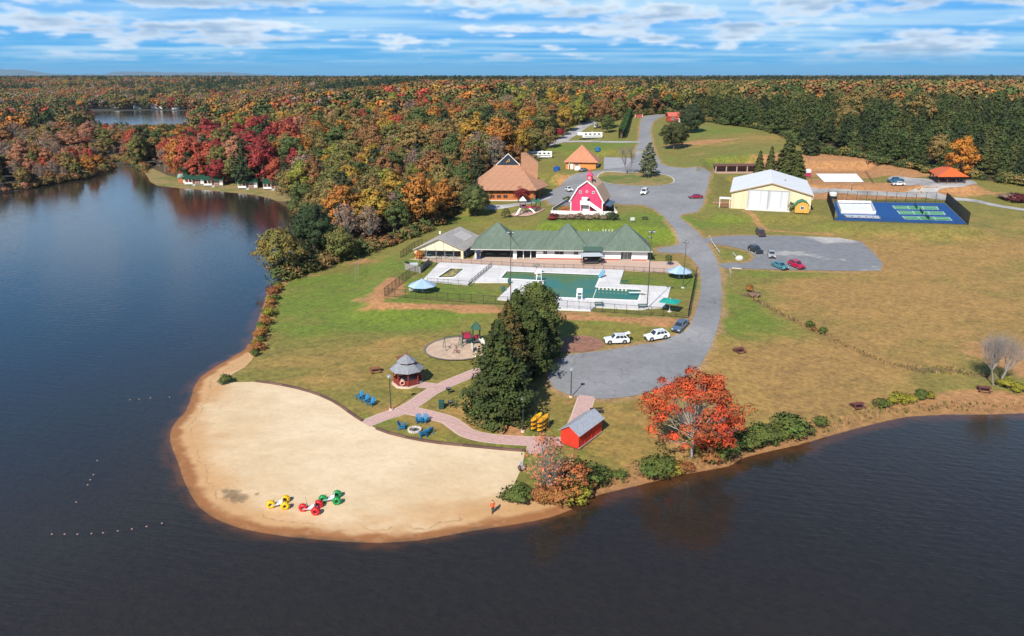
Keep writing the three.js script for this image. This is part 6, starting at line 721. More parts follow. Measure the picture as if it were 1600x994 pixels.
// the wood farther off, one mass to the horizon
{
  const r = rng(31), low = { b: broadleaf(900, { height: 14, wide: 4.9, low: 2, clumps: 20, leaves: 16, clump: 1.8, size: 1.25, limbs: 2 }), p: conifer(901, { height: 17, wide: 3.9, low: 2, tiers: 8, sprays: 6, leaves: 8, size: 1.1, puff: 1.2, trunk: 0.2, lift: 0.1, taper: 0.6 }) };
  const extra = [];
  for (let ring = 0; ring < 3; ring++) { const [d0, d1, cell, s0] = [[930, 1700, 11.5, 1.25], [1700, 3200, 19, 1.35], [3200, 8000, 40, 1.6]][ring]; for (let z = d0; z < d1; z += cell) for (let x = -z * 0.80; x < z * 0.80; x += cell) { const X = x + (r() - 0.5) * cell, Z = -(z + (r() - 0.5) * cell), sd = shoreDist(X, Z); const k = r(), k2 = r(), k3 = r(); if (sd < 3) continue; const n = fbm(X / 120, Z / 120, 3) + (r() - 0.5) * 0.5; const hue = n < -0.28 ? 'dark' : n < -0.05 ? pickFrom([['olive', 2], ['green', 1.4], ['dark', 1.5], ['bronze', 1]], k) : pickFrom([['rust', 3.2], ['bronze', 3], ['orange', 0.8], ['olive', 2.2], ['scarlet', 0.4], ['gold', 0.3], ['mauve', 1.6]], k); extra.push([X, height(X, Z, sd) - 0.5, Z, s0 * lerp(0.8, 1.15, k2), hue]); } }
  for (const t of extra) { const top = proj(t[0], t[1] + 14 * t[3], t[2]); if (t[2] > -1200 && top[0] > 138 && top[0] < 300 && top[1] < 128) t[3] *= 0.7; }
  const all = [...far, ...extra], q = new THREE.Object3D();
  for (const [nm, geo, keep, label] of [['distant_broadleaf_wood', low.b, (h) => !CONIFER.has(h), 'distant mixed autumn wood reaching to the horizon'], ['distant_conifer_wood', low.p, (h) => CONIFER.has(h), 'distant dark evergreens scattered through the autumn wood']]) {
    const l = all.filter((t) => keep(t[4])), m = new THREE.InstancedMesh(geo.crown, new THREE.MeshStandardMaterial({ vertexColors: true, roughness: 0.9, side: THREE.DoubleSide }), l.length); m.name = nm;
    l.forEach(([x, y, z, s, hue], i) => { const k = r(); q.position.set(x, y, z); q.rotation.y = k * 50; q.scale.set(s * (0.95 + 0.3 * r()), s, s * (0.95 + 0.3 * r())); q.updateMatrix(); m.setMatrixAt(i, q.matrix); const c = HUE[hue].color, f = 0.8 + 0.4 * r(); m.setColorAt(i, new THREE.Color().setRGB(c.r * f, c.g * f, c.b * f)); });
    scene.add(m); tag(m, label, 'wood', null, 'stuff'); console.log(nm, l.length);
  }
}

// brush that fills the foot of the wood's edges
{
  const r = rng(88), b = broadleaf(950, { height: 2.6, wide: 1.9, low: -0.2, clumps: 16, leaves: 22, clump: 0.75, size: 0.36, limbs: 2 }), L = []; const edge = clearing.slice(0, 34).map((p) => p), shoreL = lakeA.slice(53, 82);
  for (const [ln, n, out] of [[edge, 900, 4.5], [shoreL, 900, 5]]) for (let i = 0; i < n; i++) { const k = Math.floor(r() * (ln.length - 1)), u = r(), x = lerp(ln[k][0], ln[k + 1][0], u) + (r() - 0.5) * out * 2, z = lerp(ln[k][1], ln[k + 1][1], u) + (r() - 0.5) * out * 2, sd = shoreDist(x, z); if (sd < 0.6 || inside(clearing, x, z)) continue; const y = height(x, z, sd), q = proj(x, y, z); if (q[0] < -50 || q[0] > 1650) continue; if (q[0] > 228 && q[0] < 472 && sd < 11 && -z > 270) continue; L.push([x, y, z, q[0]]); }
  const m = new THREE.InstancedMesh(b.crown, new THREE.MeshStandardMaterial({ vertexColors: true, roughness: 0.9, side: THREE.DoubleSide }), L.length), o = new THREE.Object3D(); m.name = 'undergrowth'; L.forEach(([x, y, z, px], i) => { const s = 0.6 + r() * 0.9; o.position.set(x, y - 0.1, z); o.rotation.y = r() * TAU; o.scale.set(s * 1.1, s, s * 1.1); o.updateMatrix(); m.setMatrixAt(i, o.matrix); const h = HUE[pickFrom(px > 1080 ? [['pine', 4], ['olive', 2], ['bronze', 1]] : px < 205 ? [['bronze', 3], ['olive', 3], ['salmon', 2], ['rust', 1.5]] : [['olive', 3], ['green', 3], ['bronze', 2], ['rust', 1]], r())].color; m.setColorAt(i, h); }); scene.add(m); tag(m, 'low brush along the foot of the wood and the far bank', 'undergrowth', null, 'stuff');
}
// blue ridge on the skyline
{
  const pos = [], idx = [], Z = -30000, n = 160; for (let i = 0; i <= n; i++) { const px = lerp(-260, 620, i / n), x = (px - 800) / FOCAL * 30000 / 0.95, prof = 0.62 * Math.exp(-Math.pow((px - 75) / 75, 2)) + 0.45 * Math.exp(-Math.pow((px - 275) / 60, 2)) + 0.35 * Math.exp(-Math.pow((px - 395) / 60, 2)) + 0.4 * Math.exp(-Math.pow((px + 120) / 120, 2)), y = 60 + 400 * prof * (1 - sstep(430, 560, px)) + fbm(px / 22, 3, 4) * 50; for (const [dz, k] of [[1400, 0], [700, 0.55], [0, 1], [-900, 0.4]]) pos.push(x, lerp(15, y, k) + fbm(px / 9, k * 7, 3) * 8, Z + dz); } for (let i = 0; i < n; i++) for (let j = 0; j < 3; j++) { const a = i * 4 + j; idx.push(a, a + 4, a + 1, a + 1, a + 4, a + 5); } const g = new THREE.BufferGeometry(); g.setAttribute('position', new THREE.Float32BufferAttribute(pos, 3)); g.setIndex(idx); g.computeVertexNormals(); structure('mountain_ridge', g, mat(0.045, 0.055, 0.035, 1));
}
// ---------------------------------------------------------------- vehicles
function vehicle(px, py, turn, kind, paint, label, group, extra = {}) {
  const t = thing(kind === 'pickup' ? 'pickup_truck' : kind === 'sedan' ? 'sedan_car' : kind === 'van' ? 'van' : 'suv_car', label, kind === 'van' ? 'van' : kind === 'pickup' ? 'truck' : 'car', extra.at ?? gp(px, py), turn, group);
  t.scale.setScalar(0.94); const K = { suv: { L: 4.6, W: 1.86, belt: 1.02, top: 1.68, hood: -1.0, ws: -0.3, rt: 1.55, re: 2.16, r: 0.37 }, sedan: { L: 4.65, W: 1.82, belt: 0.90, top: 1.44, hood: -1.15, ws: -0.35, rt: 0.95, re: 1.65, r: 0.33 }, jeep: { L: 4.4, W: 1.85, belt: 1.15, top: 1.82, hood: -0.95, ws: -0.75, rt: 2.0, re: 2.15, r: 0.40 }, van: { L: 5.0, W: 1.95, belt: 1.1, top: 1.95, hood: -1.9, ws: -1.1, rt: 2.3, re: 2.48, r: 0.35 }, pickup: { L: 5.7, W: 1.95, belt: 1.08, top: 1.85, hood: -1.25, ws: -0.75, rt: 0.75, re: 0.95, r: 0.40 } }[kind], h = K.L / 2, fw = -h + 0.88, rw = h - 0.92, r = K.r, a = r + 0.07, low = 0.26;
  const paintM = new THREE.MeshPhysicalMaterial({ color: lin(...paint), roughness: 0.35, clearcoat: 0.8, clearcoatRoughness: 0.08 });
  // lower body: side outline with wheel arches, front towards -x
  const s = new THREE.Shape(); s.moveTo(-h + 0.03, low + 0.12); s.lineTo(-h, 0.62); s.quadraticCurveTo(-h + 0.02, K.belt - 0.16, -h + 0.22, K.belt - 0.13); s.lineTo(K.hood, K.belt); s.lineTo(K.re, K.belt + 0.01); s.lineTo(h - 0.05, K.belt - 0.04); s.quadraticCurveTo(h, 0.75, h - 0.02, low + 0.14); s.lineTo(h - 0.1, low); s.lineTo(rw + a, low); s.absarc(rw, r, a, -0.1, Math.PI + 0.1, false); s.lineTo(rw - a, low); s.lineTo(fw + a, low); s.absarc(fw, r, a, -0.1, Math.PI + 0.1, false); s.lineTo(fw - a, low); s.lineTo(-h + 0.1, low); s.closePath();
  const bg = new THREE.ExtrudeGeometry(s, { depth: K.W - 0.16, bevelEnabled: true, bevelSize: 0.05, bevelThickness: 0.08, bevelSegments: 2, curveSegments: 8, bevelOffset: -0.05 }); bg.translate(0, 0, -(K.W - 0.16) / 2); part('body', bg, paintM, t);
  // cabin
  const wb = K.W / 2 - 0.06, wt = K.W / 2 - 0.24, A = [K.hood + 0.05, K.belt - 0.02], B = [K.ws, K.top], Cc = [K.rt, K.top - 0.02], D = [K.re, K.belt - 0.01], v = (p, w, sgn) => [p[0], p[1], sgn * w];
  part('cabin', poly([[v(A, wb, 1), v(D, wb, 1), v(Cc, wt, 1), v(B, wt, 1)], [v(D, wb, -1), v(A, wb, -1), v(B, wt, -1), v(Cc, wt, -1)], [v(B, wt, 1), v(Cc, wt, 1), v(Cc, wt, -1), v(B, wt, -1)], [v(A, wb, -1), v(A, wb, 1), v(B, wt, 1), v(B, wt, -1)], [v(D, wb, 1), v(D, wb, -1), v(Cc, wt, -1), v(Cc, wt, 1)]]), paintM, t);
  const L3p = (p, q, k) => p.map((c, i) => lerp(c, q[i], k)), quadIn = (P, e0, e1, f0, f1, off) => { const at = (x, y) => L3p(L3p(P[0], P[1], x), L3p(P[3], P[2], x), y), q = [at(e0, f0), at(e1, f0), at(e1, f1), at(e0, f1)]; return poly([q.map((c) => [c[0] + off[0], c[1] + off[1], c[2] + off[2]])]); };
  part('windscreen', quadIn([v(A, wb, -1), v(A, wb, 1), v(B, wt, 1), v(B, wt, -1)], 0.07, 0.93, 0.10, 0.92, [-0.012, 0.012, 0]), glass, t); part('rear_window', quadIn([v(D, wb, 1), v(D, wb, -1), v(Cc, wt, -1), v(Cc, wt, 1)], 0.1, 0.9, 0.22, 0.9, [0.014, 0.006, 0]), glass, t);
  for (const sg of [1, -1]) { const P = sg > 0 ? [v(A, wb, 1), v(D, wb, 1), v(Cc, wt, 1), v(B, wt, 1)] : [v(A, wb, -1), v(D, wb, -1), v(Cc, wt, -1), v(B, wt, -1)]; for (const [e0, e1] of kind === 'pickup' ? [[0.16, 0.55], [0.6, 0.9]] : [[0.13, 0.42], [0.45, 0.70], [0.73, 0.93]]) part('side_window', quadIn(P, e0, e1, 0.14, 0.88, [0, 0.003, sg * 0.014]), glass, t); part('mirror', rbox(0.14, 0.12, 0.2, K.hood + 0.45, K.belt + 0.06, sg * (K.W / 2 + 0.04), 0.03), paintM, t); part('headlight', rbox(0.12, 0.14, 0.36, -h + 0.1, 0.72, sg * (K.W / 2 - 0.28), 0.03), mat(0.75, 0.77, 0.8, 0.15), t); part('tail_light', rbox(0.1, 0.24, 0.2, h - 0.05, 0.82, sg * (K.W / 2 - 0.16), 0.03), mat(0.35, 0.01, 0.01, 0.25), t); part('door_seam', [box(0.015, 0.5, 0.01, K.ws + 0.1, K.belt - 0.32, sg * (K.W / 2 + 0.001)), box(0.015, 0.5, 0.01, K.ws + 1.05, K.belt - 0.32, sg * (K.W / 2 + 0.001))], black, t); }
  part('bumper', rbox(0.12, 0.26, K.W - 0.24, -h + 0.05, 0.42, 0, 0.04), mat(0.05, 0.05, 0.055, 0.6), t); part('bumper', rbox(0.12, 0.24, K.W - 0.24, h - 0.05, 0.44, 0, 0.04), mat(0.05, 0.05, 0.055, 0.6), t); part('grille', box(0.05, 0.2, 0.8, -h + 0.01, 0.66, 0), black, t); part('underbody', box(K.L - 0.5, 0.2, K.W - 0.4, 0, 0.34, 0), black, t);
  if (kind === 'suv' || kind === 'jeep') for (const sg of [1, -1]) part('roof_rail', bar([K.ws + 0.2, K.top + 0.05, sg * (wt - 0.06)], [K.rt - 0.15, K.top + 0.04, sg * (wt - 0.06)], 0.025), steel, t);
  if (kind === 'pickup') part('bed', [box(1.7, 0.05, 1.5, 1.85, K.belt + 0.035, 0)], black, t);
  const tyre = (() => { const g = new THREE.TorusGeometry(r - 0.09, 0.105, 8, 20); g.scale(1, 1, 1.05); return g; })(), rim = cyl(r - 0.13, r - 0.13, 0.17, 0, -0.085, 0, 14).rotateX(Math.PI / 2);
  for (const x of [fw, rw]) for (const sg of [1, -1]) { const w = new THREE.Group(); w.name = 'wheel'; w.position.set(x, r, sg * (K.W / 2 - 0.12)); t.add(w); part('tyre', tyre, black, w); part('rim', rim, mat(0.45, 0.46, 0.48, 0.35, { metalness: 0.6 }), w); }
  if (extra.tailgate) { const g = new THREE.Group(); g.name = 'tailgate'; t.add(g); part('panel', poly([[[K.rt, K.top, -0.6], [K.rt, K.top, 0.6], [K.rt + 0.95, K.top + 0.28, 0.65], [K.rt + 0.95, K.top + 0.28, -0.65]]]), paintM, g); part('window', poly([[[K.rt + 0.15, K.top + 0.03, -0.5], [K.rt + 0.15, K.top + 0.03, 0.5], [K.rt + 0.6, K.top + 0.165, 0.52], [K.rt + 0.6, K.top + 0.165, -0.52]]]), glass, g); part('opening', box(0.06, 0.6, 1.2, K.re - 0.05, K.belt + 0.25, 0), black, t); }
  if (t.position.y) { const f = onGround(t.position.x - Math.cos(turn) * 1.4, t.position.z + Math.sin(turn) * 1.4), b = onGround(t.position.x + Math.cos(turn) * 1.4, t.position.z - Math.sin(turn) * 1.4); t.rotation.set(0, turn, Math.atan2(b.y - f.y, 2.8)); t.position.y = (f.y + b.y) / 2 + 0.07; }
  return t;
}
vehicle(963, 536, 0.10, 'suv', [0.78, 0.79, 0.80], 'white car with its tailgate open beside the turning area', null, { tailgate: true });
vehicle(1026, 530, 0.28, 'suv', [0.78, 0.79, 0.80], 'white car with dark roof glass between the other two parked cars');
vehicle(1063, 513, 0.95, 'sedan', [0.085, 0.135, 0.20], 'steel blue car nosed in beside the pool fence corner');
vehicle(1087, 310, 0.02, 'sedan', [0.30, 0.008, 0.035], 'dark red car crossing the plaza');
vehicle(889, 299, 1.8, 'suv', [0.74, 0.76, 0.76], 'white car parked between the barn and the lodge');
vehicle(1007, 303, 1.2, 'van', [0.74, 0.75, 0.76], 'small white van in the middle of the plaza');
vehicle(1188, 368, 1.55, 'jeep', [0.06, 0.035, 0.035], 'dark brown jeep at the back edge of the gravel lot');
vehicle(1180, 394, 1.85, 'suv', [0.02, 0.028, 0.035], 'black car parked on the gravel lot');
vehicle(1205, 401, 1.35, 'sedan', [0.36, 0.36, 0.37], 'silver car parked on the gravel lot');
vehicle(1218, 419, 1.95, 'sedan', [0.05, 0.22, 0.27], 'teal car at the front edge of the gravel lot');
vehicle(1244, 418, 1.9, 'suv', [0.48, 0.005, 0.05], 'bright red car at the front edge of the gravel lot');
vehicle(1399, 285, 0.1, 'pickup', [0.02, 0.12, 0.22], 'dark blue pickup truck on the pavilion drive'); vehicle(1403, 290, 0.05, 'sedan', [0.75, 0.76, 0.77], 'white car beside the dark blue pickup truck');
vehicle(911, 268, 0.9, 'sedan', [0.20, 0.22, 0.23], 'grey car in front of the hipped house'); vehicle(886, 211, 0.2, 'sedan', [0.03, 0.05, 0.05], 'dark car beside the caravan and the red bush'); vehicle(862, 213, 0.4, 'pickup', [0.02, 0.06, 0.07], 'dark green pickup truck at the edge of the caravan ground'); vehicle(850, 244, 0.3, 'suv', [0.05, 0.11, 0.12], 'dark teal car behind the lodge tower');
// small things round the hipped house
for (const [px, py, m, l] of [[870, 267, [0.01, 0.08, 0.30], 'blue plastic water tank left of the hipped house'], [934, 236, [0.02, 0.13, 0.34], 'blue plastic water tank behind the hipped house']]) { const t = thing('water_tank', l, 'tank', gp(px, py)); part('drum', cyl(1.3, 1.25, 1.5, 0, 0, 0, 16), mat(...m, 0.5), t); part('lid', cyl(1.25, 0.5, 0.35, 0, 1.5, 0, 16), mat(...m, 0.5), t); part('cap', cyl(0.3, 0.3, 0.15, 0, 1.85, 0, 10), black, t); }
{ const t = thing('cooler_box', 'white covered bin next to the grey car at the hipped house', 'bin', gp(902, 266)); part('body', rbox(2.2, 1.6, 1.4, 0, 0.8, 0, 0.08), white, t); part('lid', rbox(2.3, 0.2, 1.5, 0, 1.65, 0, 0.06), offWhite, t); }
{ const t = thing('propane_tank', 'white horizontal gas tank beside the concrete apron', 'tank', gp(929, 262), 0.1); const c = new THREE.CapsuleGeometry(0.5, 2.4, 6, 14); c.rotateZ(Math.PI / 2); c.translate(0, 0.85, 0); part('vessel', c, white, t); for (const s of [-0.8, 0.8]) part('saddle', box(0.2, 0.4, 0.8, s, 0.2, 0), concrete, t); part('valve', cyl(0.15, 0.15, 0.25, 0, 1.3, 0, 8), steel, t); }
// picnic shelter-like stock pen behind the gymnasium
{ const a = gp(1117, 270), b = gp(1176, 270), t = thing('roofed_pen', 'long brown roofed pen with low walls behind the gymnasium', 'pen', a, facing(a, b)), L = a.distanceTo(b) + 2; part('roof', slab([[-0.4, 2.7, 0.6], [L, 2.7, 0.6], [L, 3.1, -3.4], [-0.4, 3.1, -3.4]], 0.12), mat(0.14, 0.06, 0.045, 0.8), t); for (let k = 0; k < 5; k++) part('post', box(0.3, 2.7, 0.3, 0.2 + k * (L - 0.5) / 4, 1.35, 0.3), mat(0.5, 0.38, 0.27, 0.9), t); part('low_wall', box(L, 0.7, 0.25, L / 2, 0.35, 2.2), mat(0.42, 0.27, 0.20, 0.9), t); part('back_wall', box(L, 2.4, 0.2, L / 2, 1.2, -3), mat(0.26, 0.15, 0.12, 0.9), t); part('floor', box(L, 0.1, 5.5, L / 2, 0.05, -0.4), mat(0.36, 0.26, 0.25, 0.9), t); }
{ const q = gp(1159, 318), t = thing('ramp_walkway', 'brown brick ramp from the plaza to the gymnasium side porch', 'ramp', q, 0); part('deck', box(9, 0.15, 2.4, -4.5, 0.25, 0), mat(0.42, 0.22, 0.13, 0.9), t); part('rail', [box(9, 0.08, 0.08, -4.5, 1.0, 1.2), box(9, 0.08, 0.08, -4.5, 1.0, -1.2)], mat(0.3, 0.17, 0.1, 0.9), t); for (let k = 0; k < 5; k++) part('post', box(0.1, 1, 0.1, -k * 2.1 - 0.2, 0.5, 1.2), mat(0.3, 0.17, 0.1, 0.9), t); }
{ const q = gp(1258, 276), t = thing('ticket_booth', 'small red and white booth beside the concrete slab', 'booth', q); part('hut', box(3, 1.6, 2, 0, 0.8, 0), mat(0.42, 0.02, 0.10, 0.7), t); part('top', rbox(3.2, 1.2, 2.2, 0, 2.1, 0, 0.1), white, t); part('mast', cyl(0.08, 0.06, 6, 0.6, 1, 0, 6), mat(0.2, 0.14, 0.1, 0.8), t); }
{ const t = thing('side_box', 'white utility cabinet at the corner of the gymnasium', 'cabinet', gp(1266, 312)); part('cabinet', rbox(1.4, 1.6, 1, 0, 0.8, 0, 0.05), white, t); part('door_panel', box(0.8, 1.2, 0.03, 0.1, 0.8, 0.51), black, t); }
fenceAlong('slab_rail', 'low brown rail fence round the white concrete slab', 'fence', [[1268, 288], [1266, 268], [1352, 270], [1365, 288]].map((p) => gp(...p)), 0.9, 3, (t, u, v) => part('rail', [0.4, 0.8].map((y) => beam([u.x, u.y + y, u.z], [v.x, v.y + y, v.z], 0.07, 0.1)), mat(0.28, 0.16, 0.1, 0.9), t), mat(0.24, 0.14, 0.09, 0.9), 0.07);
{ const q = gp(1155, 406), t = thing('boulder', 'pale round boulder on the grass strip of the gravel lot', 'boulder', q); const g = new THREE.IcosahedronGeometry(1.0, 3), p = g.attributes.position; for (let i = 0; i < p.count; i++) { const x = p.getX(i), y = p.getY(i), z = p.getZ(i), k = 1 + 0.2 * fbm(x * 2 + 4, z * 2 + y * 2, 3); p.setXYZ(i, x * k * 0.95, (y * k + 0.45) * 0.75, z * k * 0.8); } g.computeVertexNormals(); part('stone', g, mat(0.55, 0.53, 0.5, 0.95), t); }
for (const [pts, l] of [[[[1108, 372], [1112, 381], [1119, 391], [1125, 399]], 'weathered timber rail beside the bend of the road'], [[[1140, 424], [1142, 432]], 'short timber rail at the corner of the gravel lot'], [[[1143, 423], [1158, 424]], 'low timber rail along the front of the gravel lot'], [[[1145, 399], [1150, 405]], 'leaning timber rail beside the pale boulder']]) fenceAlong('timber_rail', l, 'rail', pts.map((p) => gp(...p)), 0.8, 2.4, (t, u, v) => part('rail', beam([u.x, u.y + 0.65, u.z], [v.x, v.y + 0.65, v.z], 0.1, 0.14), offWhite, t), woodGrey, 0.09);
fenceAlong('goal_frame', 'thin timber goal frame standing on the lake lawn', 'goal', [gp(556, 440), gp(560, 430)], 3.2, 4, (t, u, v) => part('crossbar', bar([u.x, u.y + 3.2, u.z], [v.x, v.y + 3.2, v.z], 0.05), woodGrey, t), woodGrey, 0.05);
{ const t = thing('sign_board', 'pale sign panel standing on the lawn near the barn', 'sign', gp(988, 348), 0.3); part('panel', box(1.3, 0.9, 0.06, 0, 1.1, 0), offWhite, t); for (const s of [-0.5, 0.5]) part('post', box(0.09, 1.3, 0.07, s, 0.6, -0.04), woodGrey, t); }
{ const t = thing('bench', 'dark bench on the bright lawn right of the barn', 'bench', gp(1008, 344), 0.2); part('seat_slat', box(1.7, 0.06, 0.4, 0, 0.45, 0), black, t); part('back_slat', box(1.7, 0.3, 0.05, 0, 0.75, -0.22), black, t); for (const s of [-0.7, 0.7]) part('leg', box(0.07, 0.45, 0.4, s, 0.22, 0), black, t); }
// ---------------------------------------------------------------- playgrounds
function slideParts(t, x, z, ry, h, m) { const g = new THREE.Group(); g.name = 'slide'; g.position.set(x, 0, z); g.rotation.y = ry; t.add(g); const pts = []; for (let k = 0; k <= 8; k++) { const u = k / 8; pts.push([u * h * 1.55, h * (1 - sstep(0, 1, u) * 0.9)]); } part('chute', pts.slice(1).map((b, i) => beam([pts[i][0], pts[i][1], 0], [b[0], b[1], 0], 0.6, 0.06)), m, g); for (const s of [-1, 1]) part('side_rail', pts.slice(1).map((b, i) => beam([pts[i][0], pts[i][1] + 0.12, s * 0.32], [b[0], b[1] + 0.12, s * 0.32], 0.06, 0.22)), m, g); }
function tower(t, x, z, h, postM, roofM, w = 1.5) { const g = new THREE.Group(); g.name = 'tower'; g.position.set(x, 0, z); t.add(g); for (const a of [-1, 1]) for (const b of [-1, 1]) part('post', cyl(0.07, 0.07, roofM ? h + 2.2 : h + 1, a * w / 2, 0, b * w / 2, 8), postM, g); part('platform', box(w, 0.1, w, 0, h, 0), mat(0.10, 0.10, 0.11, 0.7), g); part('guard', [box(w, 0.7, 0.05, 0, h + 0.45, -w / 2), box(0.05, 0.7, w, -w / 2, h + 0.45, 0)], mat(0.30, 0.03, 0.06, 0.6), g); if (roofM) { const H = h + 2.2, o = w / 2 + 0.25; part('roof_cap', [slab([[-o, H, o], [o, H, o], [0, H + 1.3, 0]], 0.05), slab([[o, H, o], [o, H, -o], [0, H + 1.3, 0]], 0.05), slab([[o, H, -o], [-o, H, -o], [0, H + 1.3, 0]], 0.05), slab([[-o, H, -o], [-o, H, o], [0, H + 1.3, 0]], 0.05)], roofM, g); } return g; }
{
  const c = gp(716, 545), mulch = sheetMat(speckle(0.50, 0.36, 0.26, 0.25, 12), 6, 1, 0.03), ringPts = (r) => Array.from({ length: 40 }, (_, k) => [c.x + Math.cos(k / 40 * TAU) * r * 1.0, c.z + Math.sin(k / 40 * TAU) * r * 0.92]);
  structure('playground_mulch', draped(ringPts(5.6), 0.12, 1.2), mulch); { const l = ringPts(5.75); l.push(l[0], l[1]); structure('playground_kerb', draped(ribbon(l, 0.35), 0.22, 1.2), mat(0.16, 0.14, 0.13, 0.9)); }
  const g1 = mat(0.012, 0.085, 0.05, 0.5), t = thing('play_structure', 'green and maroon play structure on the round playground by the cedars', 'play structure', c, 0.15); tower(t, 1.6, -1.4, 1.4, g1, null); tower(t, 3.3, -1.6, 0.8, g1, g1, 1.2); part('bridge', box(0.6, 0.08, 1.1, 2.45, 1.35, -1.5), mat(0.32, 0.03, 0.08, 0.6), t); slideParts(t, 3.9, -0.6, -1.1, 1.3, offWhite); part('climber_arch', [bar([0.9, 0, -0.5], [0.9, 1.5, -1.2], 0.04), bar([0.9, 0, -2.3], [0.9, 1.5, -1.6], 0.04), bar([0.2, 0.3, -0.8], [1.6, 0.9, -1.0], 0.03)], g1, t); part('panel', box(1.2, 0.6, 0.06, 1.6, 1.9, -0.65), mat(0.38, 0.02, 0.07, 0.5), t);
  const s = thing('swing_frame', 'dark metal swing frame at the front of the round playground', 'swing', gp(707, 545), 0.4); part('top_bar', bar([-1.4, 2.3, 0], [1.4, 2.3, 0], 0.05), g1, s); for (const x of [-1.4, 1.4]) part('leg', [bar([x, 2.3, 0], [x, 0, 0.9], 0.045), bar([x, 2.3, 0], [x, 0, -0.9], 0.045)], g1, s); for (const x of [-0.6, 0.6]) { const w = new THREE.Group(); w.name = 'swing_seat'; w.position.set(x, 0, 0); s.add(w); part('chain', [bar([-0.2, 2.3, 0], [-0.2, 0.5, 0.1], 0.012, 3), bar([0.2, 2.3, 0], [0.2, 0.5, 0.1], 0.012, 3)], steel, w); part('board', box(0.5, 0.04, 0.2, 0, 0.5, 0.1), black, w); }
  const k = thing('spring_rider', 'dark spring climber on the mulch of the round playground', 'climber', gp(713, 553), 0); part('frame', [bar([-0.6, 0, 0], [0, 1.3, 0], 0.04), bar([0.6, 0, 0.2], [0, 1.3, 0], 0.04), bar([0, 0, -0.7], [0, 1.3, 0], 0.04), bar([-0.5, 0.5, 0.2], [0.5, 0.6, -0.2], 0.03)], mat(0.08, 0.05, 0.07, 0.6), k); part('step', box(0.5, 0.05, 0.3, 0, 0.6, 0.1), mat(0.25, 0.03, 0.06, 0.6), k);
  const p = thing('activity_board', 'pale play panel standing beside the big cedar', 'play panel', gp(738, 550), 0.3); part('panel', rbox(0.12, 1.2, 1.0, 0, 0.9, 0, 0.05), offWhite, p); part('post', [cyl(0.05, 0.05, 1.6, 0, 0, 0.55, 8), cyl(0.05, 0.05, 1.6, 0, 0, -0.55, 8)], g1, p);
}
{
  const c = gp(824, 334), mulch = sheetMat(speckle(0.52, 0.34, 0.27, 0.25, 13), 6, 1, 0.03), ringPts = Array.from({ length: 36 }, (_, k) => [c.x + Math.cos(k / 36 * TAU) * 5.2, c.z + Math.sin(k / 36 * TAU) * 4.2]); structure('playground_mulch', draped(ringPts, 0.14, 1.2), mulch); { const l = [...ringPts, ringPts[0], ringPts[1]]; structure('playground_kerb', draped(ribbon(l, 0.35), 0.24, 1.2), mat(0.5, 0.32, 0.24, 0.9)); }
  const g1 = mat(0.012, 0.085, 0.05, 0.5), t = thing('play_structure', 'play castle with white pointed roof and maroon panels by the lodge', 'play structure', c, 0.05); tower(t, -1.4, -0.4, 1.9, mat(0.12, 0.12, 0.15, 0.5), white, 1.7); tower(t, 2.0, -0.6, 1.5, g1, g1, 1.4); tower(t, 3.4, -0.2, 1.3, g1, g1, 1.3); part('bridge', box(2.0, 0.1, 1.0, 0.4, 1.7, -0.5), mat(0.36, 0.03, 0.06, 0.6), t); part('guard_panel', box(2.0, 0.7, 0.06, 0.4, 2.1, 0.0), mat(0.40, 0.03, 0.06, 0.6), t); slideParts(t, -2.0, 0.6, -2.2, 1.8, white); slideParts(t, 0.6, 0.4, -0.5, 1.6, white); part('ladder', [bar([3.9, 0, 0.8], [3.9, 1.4, 0.5], 0.04), bar([3.4, 0, 0.8], [3.4, 1.4, 0.5], 0.04)], g1, t);
}
